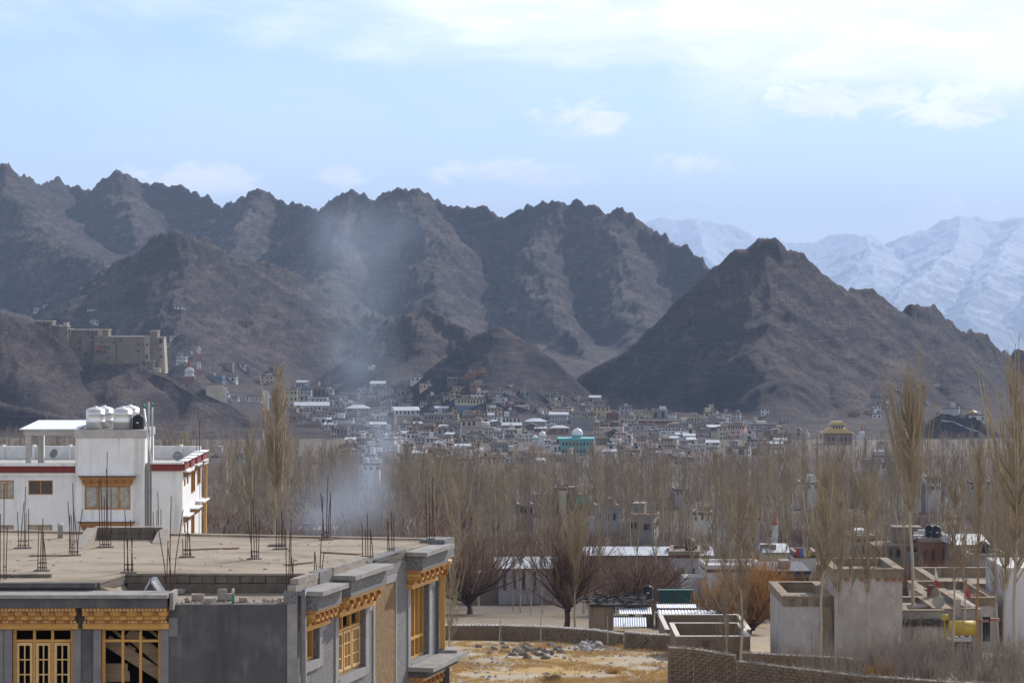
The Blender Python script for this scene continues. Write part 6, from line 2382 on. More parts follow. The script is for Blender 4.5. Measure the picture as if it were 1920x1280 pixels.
def lattice(px, pt, pb, w0, w1, label, Y, bands, nsec=12):
    b_ = W(px, pb, Y)
    H = (pb - pt) * Y / FPX
    e_ = empty('lattice_mast', b_, label, 'mast')
    mr, mw = mat('mast_red', (.30, .035, .03), rough=.6), mat('mast_white', (.60, .60, .62), rough=.6)

    def corner(t, i):
        w = (w0 + (w1 - w0) * t) / 2
        sx, sy = ((-1, -1), (1, -1), (1, 1), (-1, 1))[i]
        return b_ + Vector((sx * w, sy * w, t * H))
    for k in range(bands):
        q = MB()
        for s_ in range(nsec // bands):
            t0 = (k * (nsec // bands) + s_) / nsec
            t1 = t0 + 1.0 / nsec
            for i in range(4):
                j = (i + 1) % 4
                q.tube(corner(t0, i), corner(t1, i), .10, .10, 4, False)
                q.tube(corner(t0, i), corner(t1, j), .055, .055, 4, False)
                q.tube(corner(t0, j), corner(t1, i), .055, .055, 4, False)
                q.tube(corner(t1, i), corner(t1, j), .055, .055, 4, False)
        q.build('section', mr if k % 2 == 0 else mw, e_)
    for k, t in enumerate((.86, .93)):
        q = MB()
        c_ = b_ + Vector((w1 * .9 * (1 if k else -1), -.3, H * t))
        q.tube(c_, c_ + Vector((0, -.35, 0)), .5, .5, 14)
        q.build('antenna', mw, e_)
    q = MB()
    q.tube(b_ + Vector((0, 0, H)), b_ + Vector((0, 0, H * 1.04)), .05, .03, 5)
    q.build('rod', mw, e_)


lattice(499, 733, 880, 2.6, 1.5, 'tall red and white lattice mast rising from the trees left of the near poplar', 900, 4, 20)
lattice(373, 650, 706, 2.4, 1.2, 'smaller red and white lattice mast behind the white stupa', 1560, 4, 12)
lattice(1681, 575, 603, 2.0, 1.2, 'tiny grey lattice mast on the saddle of the pyramid hill ridge', 1900, 2, 8)

# blue tarpaulin tank shed on the white house roof, white turret of the monastery hall
for px0, px1, pt, pb, m_, lb, nm, ct in ((566, 578, 723, 731, CM['b'], 'bright blue tarpaulin hood on the white red-banded house', 'tarpaulin', 'tarpaulin'),
                                   (596, 600, 714, 728, CM['w'], 'small white turret rising behind the dark monastery hall', 'turret', 'turret')):
    p = hit((px0 + px1) / 2, 745, 500.0)
    q = MB()
    k = p.y / FPX
    x0, x1, z0, z1 = XY(px0, p.y), XY(px1, p.y), ZY(pb, p.y), ZY(pt, p.y)
    y0, y1 = p.y + 2, p.y + 2 + (x1 - x0)
    q.hexa([(x0, y0, z0), (x1, y0, z0), (x1, y1, z0), (x0, y1, z0)], [(x0 + .5 * k, y0 + .4, z1 - .4), (x1 - .5 * k, y0 + .4, z1), (x1 - .5 * k, y1 - .4, z1), (x0 + .5 * k, y1 - .4, z1 - .4)])
    tag(q.build(nm, m_, None, False, (x0, y0, z0)), lb, ct)
# ------------------------------------------------------------------ old farmhouse on the right, mud brick walls, sheds and houses among the trees
M_oldplaster = plaster('old_limewash', (0.39, 0.355, 0.335), (0.285, 0.25, 0.23), (0.47, 0.44, 0.42), (0.17, 0.118, 0.082), .95, 6.0, .7)
M_oldmud = mat('old_mud_band', (0.265, 0.20, 0.14), (0.18, 0.138, 0.098), scale=1.2, rough=.95, bmp=.5, bdist=.05, bscale=6, stain=(.10, .075, .055), stain_scale=.9, stain_lo=.50, stain_hi=.7, stretch=(1, 1, .3))
M_mudbrick = mat('mud_brick', (0.205, 0.145, 0.098), (0.145, 0.102, 0.070), scale=1.1, rough=.95, bmp=.5, bdist=.02, bscale=14)
M_mudwall = mat('mud_wall_base', (0.19, 0.138, 0.095), (0.14, 0.102, 0.072), scale=.5, rough=.95, bmp=.5, bdist=.05, bscale=5)
M_twig = mat('grey_brushwood', (0.40, 0.375, 0.35), (0.24, 0.22, 0.20), scale=6, rough=.95)
M_sunlit_top = mat('sunlit_wall_top', (0.58, 0.55, 0.51), (0.44, 0.40, 0.36), scale=1.5, rough=.9)  # pale tone of wall tops and coping, with sunlight painted in

OY = 168.0
xo = lambda px, Y=OY: XY(px, Y)
zo = lambda py, Y=OY: ZY(py, Y)
OB = -27.0
oh = empty('old_farmhouse', (xo(1640), OY, -24.0), 'weathered limewashed old farmhouse with mud parapets and a tall plain front block', 'house')


def parapet_block(px0, px1, pt, band, Yf, dp, band_m, rim_h=.7, wall_m=None, floor=True, side_m=None):
    """flat roofed block: wall, darker band with a rim round an open roof"""
    x0, x1 = XY(px0, Yf), XY(px1, Yf)
    zt_, zb_ = ZY(pt, Yf), ZY(band, Yf)
    part('wall', wall_m or M_oldplaster, oh, (x0, x1, Yf, Yf + dp, OB, zb_))
    t = .42
    q = MB()
    q.box(x0 - .06, x1 + .06, Yf - .06, Yf + t, zb_ + .002, zt_)
    q.box(x0 - .06, x1 + .06, Yf + dp - t, Yf + dp + .06, zb_ + .002, zt_ - .02)
    q.box(x0 - .06, x0 + t, Yf + t, Yf + dp - t, zb_ + .002, zt_ - .01)
    q.box(x1 - t, x1 + .06, Yf + t, Yf + dp - t, zb_ + .002, zt_ - .01)
    q.build('parapet', band_m, oh)
    part('roof', M_mudroof, oh, (x0 + t, x1 - t, Yf + t, Yf + dp - t, zb_ + .002, zt_ - rim_h))
    # thin pale coping
    q = MB()
    q.box(x0 - .12, x1 + .12, Yf - .12, Yf + t + .05, zt_ + .002, zt_ + .07)
    q.box(x0 - .12, x1 + .12, Yf + dp - t - .05, Yf + dp + .12, zt_ - .018, zt_ + .05)
    q.box(x0 - .12, x0 + t + .05, Yf + t + .05, Yf + dp - t - .05, zt_ - .008, zt_ + .06)
    q.box(x1 - t - .05, x1 + .12, Yf + t + .05, Yf + dp - t - .05, zt_ - .008, zt_ + .06)
    q.build('coping', M_oldmud, oh)
    return x0, x1, zt_, zb_


# tall front block
x0, x1, zt_, zb_ = parapet_block(1565, 1692, 1068, 1083, OY, 7.5, M_oldmud, .45)
# beam ends under the band
for px in (1588, 1616, 1646, 1662, 1676, 1690):
    q = MB()
    q.box(XY(px, OY) - .12, XY(px, OY) + .12, OY - .22, OY - .002, zb_ - .18, zb_ - .02)
    q.build('beam_end', M_timber_d, oh)
for yy_ in (1.5, 3.5, 5.5):
    q = MB()
    q.box(x1 + .002, x1 + .2, OY + yy_ - .1, OY + yy_ + .1, zb_ - .18, zb_ - .02)
    q.build('beam_end', M_timber_d, oh)
# low left block with rectangular stained panels in its band
a0, a1, azt, azb = parapet_block(1470, 1564, 1119, 1136, OY + .5, 9, M_oldmud, .6)
for px in (1486, 1511, 1535, 1554):
    q = MB()
    q.box(XY(px - 5, OY), XY(px + 5, OY), OY + .395, OY + .438, azb + .06, azt - .1)
    q.build('dark_panel', M_block_d, oh)
# recessed brown strip between the two blocks
part('wall', M_oldmud, oh, (XY(1541, OY), XY(1562, OY), OY + .3, OY + .49, OB, azb - .05))
# right low blocks: bowed corner and the long wing
b0, b1, bzt, bzb = parapet_block(1692.3, 1768, 1145, 1160, OY + 1.5, 8, mat('grey_parapet', (.26, .24, .22), (.17, .155, .14), scale=1, rough=.95, bmp=.5, bdist=.04, bscale=6), .3)
c0, c1, czt, czb = parapet_block(1768.3, 1826, 1142, 1162, OY + 2.2, 12, MATS['grey_parapet'], .35)
part('wall', M_oldplaster, oh, (XY(1826.3, OY), XY(1856, OY), OY + 3.2, OY + 14, OB, ZY(1152, OY)))
d0, d1, dzt, dzb = parapet_block(1748, 1868, 1121, 1135, OY + 15, 11, M_oldmud, .9)
g0, g1, gzt, gzb = parapet_block(1762, 1950, 1095, 1112, OY + 26, 12, M_oldmud, 1.0)
part('wall', mat('shaded_white', (.55, .54, .56), (.46, .45, .47), scale=.8, stain=(.3, .27, .25), stain_scale=.6, stretch=(1, 1, .3)), oh, (XY(1884, OY + 18), XY(1975, OY + 18), OY + 18, OY + 25.5, OB, ZY(1118, OY)))
# carved windows on the wing
for px0, px1, pt, pb in ((1834, 1853, 1160, 1172), (1856, 1874, 1158, 1213)):
    q = MB()
    Yw = OY + 3.1
    q.box(XY(px0, Yw), XY(px1, Yw), Yw - .25, Yw + .0, ZY(pt + 5, Yw), ZY(pt, Yw))
    q.build('carved_head', mat('red_carving', (.20, .05, .04), (.28, .2, .16), scale=6, rough=.8), oh)
q = MB()
q.box(XY(1858, OY), XY(1872, OY), OY + 2.9, OY + 3.0, ZY(1213, OY), ZY(1166, OY))
q.build('window', M_dark, oh)
q = MB()
q.box(XY(1745, OY), XY(1763, OY), OY + 1.40, OY + 1.495, ZY(1224, OY), ZY(1208, OY))
q.build('red_door', mat('faded_red_door', (.20, .03, .04), (.14, .025, .03), rough=.7), oh)
q = MB()
q.lathe(Vector((XY(1787.5, OY), OY + 9, ZY(1142, OY) - .4)), [(.28, 0), (.26, .9), (.2, 1.0)], 10)
q.build('chimney', mat('rusty_chimney', (.16, .07, .05), rough=.9), oh)
part('chimney', M_oldplaster, oh, (XY(1800, OY), XY(1811, OY), OY + 1.9, OY + 2.19, ZY(1162, OY), ZY(1130, OY)))

# brushwood packed under the low right parapets, firewood and straw stacked on the roofs
rg5 = random.Random(55)


def brush_band(px0, px1, py, Yf, n, label_name, m_, dz0=-.45, dz1=.05, out=.35):
    q = MB()
    for i in range(n):
        a_ = W(rg5.uniform(px0, px1), py, Yf) + Vector((0, rg5.uniform(-.02, .1), rg5.uniform(dz0, dz1)))
        q.tube(a_, a_ + Vector((rg5.uniform(-.25, .25), -rg5.uniform(.12, out), rg5.uniform(-.16, .10))), .022, .008, 3, False)
    tag(q.build(label_name, m_, oh), None, None, None, 'stuff')


brush_band(1690, 1768, 1160, OY + 1.5, 420, 'brush_layer', M_block_d)
brush_band(1768, 1828, 1162, OY + 2.2, 300, 'brush_layer', M_block_d)
brush_band(1565, 1692, 1068, OY, 160, 'brush_layer', M_twig, .0, .10, .15)
brush_band(1470, 1564, 1119, OY + .5, 160, 'brush_layer', M_twig, .0, .12, .15)


def wood_stack(px, py, Yf, L_, n, hgt, label, m_):
    p0 = W(px, py, Yf)
    q = MB()
    for i in range(n):
        a_ = p0 + Vector((rg5.uniform(-.1, .1), rg5.uniform(-.5, .5), rg5.uniform(.02, hgt)))
        q.tube(a_, a_ + Vector((L_ * rg5.uniform(.6, 1), rg5.uniform(-.2, .2), rg5.uniform(-.1, .12))), .035, .025, 4)
    tag(q.build('firewood_stack', m_, None, False, tuple(p0)), label, 'firewood')


wood_stack(1500, 1131, OY + 4, 2.6, 70, .55, 'heap of sticks on the low left roof of the old farmhouse', M_twig)
wood_stack(1702, 1152, OY + 5, 1.6, 60, .6, 'heap of sticks on the low roof right of the tall block', M_twig)
wood_stack(1820, 1132, OY + 18, 2.2, 70, .7, 'heap of sticks on the upper right roof behind the dish', M_board)
for k, (px, c_) in enumerate(((1497, (.30, .05, .06)), (1504, (.10, .12, .32)), (1511, (.5, .5, .5)), (1518, (.42, .30, .05)))):
    p0 = W(px, 1041, 309)
    q = MB()
    q.box(p0.x - .2, p0.x + .2, 309.5, 309.56, p0.z - .2, p0.z + .75)
    tag(q.build('laundry', mat('laundry_%d' % k, c_, rough=.9), None, False, tuple(p0)), ['dark red', 'navy blue', 'white', 'mustard yellow'][k] + ' laundry piece on the white walled house roof among poplars', 'laundry')

# little prayer mounds with flags on the parapets


def flag_mound(px, py, Yf, cols_, label, ht=1.9, mound=True):
    p = W(px, py, Yf)
    e_ = empty('prayer_flag', p, label, 'flag', 'prayer flags on the old farmhouse roof')
    if mound:
        q = MB()
        q.lathe(p - Vector((0, 0, .55)), [(.55, 0), (.62, .15), (.40, .30), (.42, .55), (.30, .75), (.05, .95)], 10)
        q.build('clay_pot', M_oldmud, e_, True)
    q = MB()
    q.tube(p + Vector((0, 0, .2)), p + Vector((.05, 0, ht)), .025, .018, 5)
    q.build('pole', M_twig, e_)
    n = len(cols_)
    for k, c_ in enumerate(cols_):
        q = MB()
        z0 = .35 + (ht - .4) * k / n
        z1 = .35 + (ht - .4) * (k + 1) / n
        w0, w1 = .42 * (1 - k / (n + .8)), .42 * (1 - (k + 1) / (n + .8))
        q.hexa([p + Vector((.03, -.03, z0)), p + Vector((.03 + w0, -.10, z0 - .1)), p + Vector((.03 + w0, -.07, z0 - .1)), p + Vector((.03, 0, z0))],
               [p + Vector((.03, -.03, z1)), p + Vector((.03 + w1, .06, z1 - .06)), p + Vector((.03 + w1, .09, z1 - .06)), p + Vector((.03, 0, z1))])
        q.build('cloth', mat('flag_%d_%d_%d' % tuple(int(x * 99) for x in c_), c_, rough=.9), e_)


flag_mound(1549, 1096, OY + 7, [(.06, .3, .22), (.5, .45, .1)], 'green and yellow prayer flag on its clay pot left of the tall block', 1.3)
flag_mound(1752, 1108, OY + 9, [(.35, .05, .04), (.6, .57, .55), (.6, .57, .55)], 'white and red prayer flag on a clay pot right of the tall block', 1.7)
flag_mound(1808, 1128, OY + 2.4, [(.35, .05, .06), (.42, .08, .08), (.5, .2, .2)], 'red prayer flag in front of the far right parapet', 1.6, False)
flag_mound(1881, 1102, OY + 16, [(.5, .42, .06), (.55, .48, .1)], 'yellow prayer flag at the far right of the old farmhouse', 1.3, False)
dish(W(1760, 1129, OY + 3), .42, (-.25, -1, .55), 'big pale dish on the low right roof of the old farmhouse', mat('dish_tan', (.34, .31, .26), (.27, .245, .21), rough=.6), .7)
# yellow drum tank on its stand, and a small yellow box
yt = empty('water_tank', W(1804, 1200, 160), 'long yellow tank on a stand in front of the old farmhouse', 'tank')
M_yel = mat('yellow_tank', (.46, .31, .03), (.36, .245, .04), scale=1.5, rough=.65, stain=(.26, .19, .09), stain_scale=1.6, stain_lo=.52, stain_hi=.7)
q = MB()
p0, p1 = W(1781, 1177, 160), W(1828, 1177, 160)
q.tube(p0, p1, .48, .48, 18)
q.build('drum', M_yel, yt, True)
for px in (1782.5, 1804, 1826.5):
    q = MB()
    q.tube(W(px - .5, 1177, 160), W(px + .5, 1177, 160), .495, .495, 18)
    q.build('hoop', M_yel, yt)
for px in (1786, 1798, 1814, 1823):
    q = MB()
    a_ = W(px, 1188, 160)
    q.box(a_.x - .05, a_.x + .05, 159.9, 160.1, -27, a_.z)
    q.build('leg', M_rust, yt)
q = MB()
q.box(XY(1786, 160), XY(1822, 160), 159.7, 160.6, ZY(1201, 160), ZY(1193, 160))
q.build('tray', CM['w'], yt)
part('plinth', M_oldmud, yt, (XY(1784, 160), XY(1826, 160), 160.2, 162, -27, ZY(1201, 160) - .02))
q = MB()
q.box(XY(1767, 160), XY(1779, 160), 160, 160.5, ZY(1162, 160), ZY(1152, 160))
q.box(XY(1771, 160), XY(1774, 160), 160.2, 160.3, -27, ZY(1162.1, 160))
tag(q.build('signal_box', M_yel, None, False, tuple(W(1773, 1162, 160))), 'small yellow box on a post left of the long yellow tank', 'box')

# ------------------------------------------------------------------ mud brick walls
brick_total = [0]


def brick_wall(name, pts, h0, courses, label, bw=.36, bh=.17, cap='twig', y0=None, limit=300, thick=.45, m_b=None):
    """pts: list of (px, py_top, Y); wall top follows py_top; the upper courses are single bricks, below it is mud plastered"""
    m_b = m_b or M_mudbrick
    P = [W(*p) for p in pts]
    root = empty(name, Vector((P[0].x, P[0].y, P[0].z - h0)), label, 'wall')
    core = MB()
    for a_, c_ in zip(P[:-1], P[1:]):
        d_ = (c_ - a_)
        d_.z = 0
        n_ = Vector((d_.y, -d_.x, 0)).normalized()
        if n_.y > 0:
            n_ = -n_
        q0, q1 = a_ - n_ * thick, c_ - n_ * thick
        lo = h0 + 1.0
        core.hexa([a_ - Vector((0, 0, lo)) + n_ * -.02, c_ - Vector((0, 0, lo)) + n_ * -.02, q1 - Vector((0, 0, lo)), q0 - Vector((0, 0, lo))],
                  [a_ - Vector((0, 0, .04)) + n_ * -.02, c_ - Vector((0, 0, .04)) + n_ * -.02, q1 - Vector((0, 0, .04)), q0 - Vector((0, 0, .04))])
    core.build('core', M_mudwall, root)
    rg_ = random.Random(int(pts[0][0]))
    rest = MB()
    cnt = 0
    for k in range(courses):
        for a_, c_ in zip(P[:-1], P[1:]):
            L_ = (Vector((c_.x, c_.y, 0)) - Vector((a_.x, a_.y, 0))).length
            d_ = (c_ - a_) / L_
            dxy = Vector((d_.x, d_.y, 0)).normalized()
            n_ = Vector((dxy.y, -dxy.x, 0))
            if n_.y > 0:
                n_ = -n_
            nb_ = max(1, int(L_ / bw))
            for i in range(nb_):
                s_ = (i + .5 + (.5 if k % 2 else 0)) * L_ / nb_
                if s_ > L_ - bw * .3:
                    continue
                if rg_.random() < .03:
                    continue
                pos = a_ + d_ * s_ + n_ * rg_.uniform(-.005, .035) - Vector((0, 0, .05 + (k + 1) * bh))
                if cnt < limit:
                    o = put_block('brick', block_mesh(L_ / nb_ - .03, .22, bh - .03, m_b, (i + k) % 6), root, pos + Vector((0, .07, 0)), math.atan2(dxy.y, dxy.x))
                    cnt += 1
                else:
                    hw = (L_ / nb_ - .03) / 2
                    u_ = dxy * hw
                    w_ = n_ * .07
                    j = lambda: Vector((0, 0, rg_.uniform(-.012, .012)))
                    b4 = [pos - u_ + w_, pos + u_ + w_, pos + u_ - w_, pos - u_ - w_]
                    rest.hexa(b4, [v_ + Vector((0, 0, bh - .03)) + j() for v_ in b4])
    if rest.v:
        tag(rest.build('brickwork', m_b, root), None, None, None, 'stuff')
    # brushwood or stone capping
    cap_b = MB()
    for a_, c_ in zip(P[:-1], P[1:]):
        L_ = (c_ - a_).length
        d_ = (c_ - a_) / L_
        n_ = Vector((d_.y, -d_.x, 0)).normalized()
        if cap == 'twig':
            for i in range(int(L_ * 38)):
                s_ = rg_.uniform(0, L_)
                b_ = a_ + d_ * s_ + Vector((0, rg_.uniform(0, thick), -.03))
                dr = Vector((rg_.uniform(-.6, .6), rg_.uniform(-.8, .1), rg_.uniform(.0, .55)))
                cap_b.tube(b_, b_ + dr * rg_.uniform(.22, .5), .022, .009, 3, False)
        else:
            n2 = int(L_ / .3)
            for i in range(n2):
                b_ = a_ + d_ * ((i + .5) * L_ / n2)
                r_ = rg_.uniform(.09, .17)
                s2 = rock_mb(r_, rg_.randint(0, 999), .6)
                cap_b.add([Vector(v_) + b_ + Vector((0, thick * .4, .02)) for v_ in s2.v], s2.f)
    if cap_b.v:
        tag(cap_b.build('brushwood' if cap == 'twig' else 'coping_stones', M_twig if cap == 'twig' else M_sunlit_top, root), None, None, None, 'stuff')
    # wall top; sunlight painted into its pale colour unless brushwood covers it
    top = MB()
    for a_, c_ in zip(P[:-1], P[1:]):
        d_ = (c_ - a_)
        n_ = Vector((d_.y, -d_.x, 0)).normalized()
        if n_.y > 0:
            n_ = -n_
        q0, q1 = a_ - n_ * thick, c_ - n_ * thick
        dz_ = Vector((0, 0, .05))
        top.hexa([a_ - dz_, c_ - dz_, q1 - dz_, q0 - dz_], [a_, c_, q1, q0])
    top.build('wall_top', M_sunlit_top if cap != 'twig' else M_mudroof, root)
    return root


brick_wall('mud_brick_wall', [(1255, 1213, 139), (1300, 1216, 139.2), (1374, 1228, 138), (1382, 1239, 138), (1470, 1250, 136), (1600, 1265, 133), (1750, 1276, 130), (1935, 1287, 127)],
           2.6, 10, 'nearest mud brick wall topped with grey brushwood, running off to the lower right')
brick_wall('mud_brick_wall', [(1392, 1223, 149), (1480, 1228, 148.6), (1580, 1232, 148), (1600, 1236, 147.5), (1700, 1243, 146)], 1.6, 7,
           'second mud brick wall with brushwood top between the nearest wall and the old farmhouse')
brick_wall('mud_brick_wall', [(829, 1171.5, 196), (940, 1171.5, 196), (1030, 1174.5, 193), (1110, 1180, 190), (1169, 1188, 187)], 1.25, 6,
           'long mud brick wall with a pale sunlit top crossing behind the stony lot', .36, .17, 'none', limit=260)
brick_wall('mud_brick_wall', [(1170, 1184, 184), (1215, 1188, 182.5), (1266, 1190, 181)], 1.6, 7, 'higher stretch of mud brick wall with a stone coping next to the roofless rooms', .36, .17, 'stone')

# ------------------------------------------------------------------ two roofless brick rooms


def room(px0, px1, py_front, py_back, Yf, dp, h, label, m, door=None, courses=6):
    x0, x1 = XY(px0, Yf), XY(px1, Yf)
    zt_ = ZY(py_front, Yf)
    root = empty('roofless_room', (x0, Yf, zt_ - h), label, 'building')
    t = .28
    q = MB()
    dx0, dx1 = (XY(door[0], Yf), XY(door[1], Yf)) if door else (x0 - 9, x0 - 9)
    segs = [(x0, dx0), (dx1, x1)] if door else [(x0, x1)]
    for a_, c_ in segs:
        q.box(a_, c_, Yf, Yf + t, zt_ - h - 1.2, zt_)
    if door:
        q.box(dx0 + .001, dx1 - .001, Yf + .02, Yf + t, zt_ - .25, zt_)
    q.box(x0, x0 + t, Yf + t, Yf + dp - t, zt_ - h - 1.2, zt_ + .02)
    q.box(x1 - t, x1, Yf + t, Yf + dp - t, zt_ - h - 1.2, zt_ + .02)
    q.box(x0, x1, Yf + dp - t, Yf + dp, zt_ - h - 1.2, zt_ + .03)
    q.build('wall', M_mudwall, root)
    rg_ = random.Random(int(px0))
    for k in range(courses):
        for a_, c_ in segs:
            n = max(1, int((c_ - a_) / .36))
            for i in range(n):
                x_ = a_ + (i + .5 + (.5 if k % 2 else 0)) * (c_ - a_) / n
                if x_ > c_ - .1:
                    continue
                put_block('brick', block_mesh((c_ - a_) / n - .03, .16, .15, m, (i + k) % 6), root, (x_, Yf + .045 - rg_.uniform(0, .02), zt_ - .03 - (k + 1) * .18))
    q = MB()
    q.box(x0 - .05, x1 + .05, Yf - .06, Yf + t, zt_ + .002, zt_ + .05)
    q.box(x0 - .05, x0 + t, Yf + t, Yf + dp - t, zt_ + .022, zt_ + .06)
    q.box(x1 - t, x1 + .05, Yf + t, Yf + dp - t, zt_ + .022, zt_ + .06)
    q.box(x0 - .05, x1 + .05, Yf + dp - t, Yf + dp + .05, zt_ + .032, zt_ + .07)
    q.build('wall_top', M_sunlit_top, root)
    return root


room(1268, 1406, 1193, 1182, 172, 7.0, 1.7, 'nearer roofless brick room with a dark doorway', M_mudbrick, (1316, 1330), 9)
room(1248, 1407, 1180, 1166, 183, 8.5, 1.0, 'further roofless room with pale plastered walls', M_oldmud, None, 0)

# ------------------------------------------------------------------ sheds with tin sheets
shed = empty('shed', W(1130, 1176, 205), 'low mud shed with a dark brush roof behind the long brick wall', 'shed')
part('wall', M_oldmud, shed, (XY(1108, 205), XY(1150, 205), 205, 211, -32, ZY(1136, 205)))
q = MB()
rg_ = random.Random(77)
for i in range(260):
    a_ = Vector((XY(1106, 205) + rg_.uniform(0, 4.8), 204.7 + rg_.uniform(0, 6.5), ZY(1135, 205) + rg_.uniform(0, .3)))
    q.tube(a_, a_ + Vector((rg_.uniform(-.8, .8), rg_.uniform(-.4, .4), rg_.uniform(-.08, .1))), .06, .03, 3, False)
q.box(XY(1106, 205), XY(1218, 205), 204.7, 211, ZY(1135.9, 205), ZY(1132, 205))
q.build('brush_roof', mat('dark_brush', (.045, .038, .04), (.03, .026, .026), rough=.95), shed)


def tin_sheet(px0, px1, pt, pb, Y, lab, dp=1.6, m=None, parent=None, ribs=14):
    """corrugated sheet leaning back"""
    q = MB()
    n = ribs * 2
    a0, a1 = XY(px0, Y), XY(px1, Y)
    zb_, zt_ = ZY(pb, Y), ZY(pt, Y + dp)
    v_ = []
    for i in range(n + 1):
        x_ = a0 + (a1 - a0) * i / n
        o_ = .05 * (1 if i % 2 else -1)
        v_ += [(x_, Y - o_ * .6, zb_ + o_), (x_ + (a1 - a0) * .02, Y + dp - o_ * .6, zt_ + o_)]
    f_ = [(2 * i, 2 * i + 2, 2 * i + 3, 2 * i + 1) for i in range(n)]
    m2 = len(v_)
    v_ += [(x, y + .01, z - .03) for x, y, z in v_]
    f_ += [tuple(reversed([j + m2 for j in f])) for f in f_]
    q.add(v_, f_)
    o = q.build('tin_sheet', m or M_tin, parent, False, None if parent else (a0, Y, zb_))
    if not parent:
        tag(o, lab, 'tin sheet', 'loose tin sheets by the shed')
    return o


tin_sheet(1160, 1222, 1138, 1150, 203, 'upper white corrugated sheet lying on the shed roof', 2.2)
tin_sheet(1150, 1212, 1157, 1174, 199, 'big pale corrugated sheet leaning against the shed', 1.6)
sh2 = empty('striped_roof_shed', W(1290, 1162, 215), 'low shed roofed with overlapping white sheets edged in dark red', 'shed')
for k, (pa, pb_, p0, p1) in enumerate(((1132, 1139, 1231, 1306), (1143, 1150, 1233, 1344), (1153, 1159, 1238, 1346))):
    Yk = 216 - 2.6 * k
    tin_sheet(p0, p1, pa, pb_, Yk, '', 2.0, M_tin, sh2, 18)
    part('edge', mat('maroon_edge', (.10, .022, .03), rough=.8), sh2, (XY(p0, Yk), XY(p1, Yk), Yk - .06, Yk - .03 + .0, ZY(pb_ + 3, Yk), ZY(pb_ + .4, Yk)))
part('wall', M_oldmud, sh2, (XY(1236, 212), XY(1344, 212), 212, 218, -33, ZY(1163, 212)))
# green tarpaulin canopy
tpn = empty('canopy', W(1265, 1130, 222), 'dark green tarpaulin canopy behind the striped shed roof', 'canopy')
q = MB()
M_tarp = mat('green_tarp', (.006, .055, .045), (.004, .035, .032), rough=.5)
xa, xb = XY(1236, 222), XY(1299, 222)
q.hexa([(xa, 222, ZY(1130, 222)), (xb - .3, 222, ZY(1130, 222)), (xb - .3, 222.1, ZY(1130, 222)), (xa, 222.1, ZY(1130, 222))],
       [(xa + .0, 222.4, ZY(1108, 222)), (xb, 222.4, ZY(1108, 222)), (xb, 222.5, ZY(1108, 222)), (xa, 222.5, ZY(1108, 222))])
q.build('side_cloth', M_tarp, tpn)
part('top_cloth', mat('green_tarp_top', (.008, .075, .06), rough=.6), tpn, (xa - .1, xb + .1, 222.35, 223.2, ZY(1108, 222) + .003, ZY(1106.4, 222)))
for px in (1237, 1265, 1298):
    q = MB()
    q.tube((XY(px, 222.2), 222.2, -34), (XY(px, 222.2), 222.2, ZY(1108, 222)), .06, .06, 6)
    q.build('post', M_rust, tpn)
black_tank(Vector((XY(1214.5, 216), 216, ZY(1121, 216))), .46, 1.1, 'black water tank on a low stand beside the green canopy')
q = MB()
q.box(XY(1205, 216), XY(1225, 216), 215.5, 217, -33, ZY(1121.2, 216))
tag(q.build('tank_stand', M_oldmud, None, False, (XY(1205, 216), 215.5, -33)), 'mud plinth carrying the lone black water tank', 'stand')

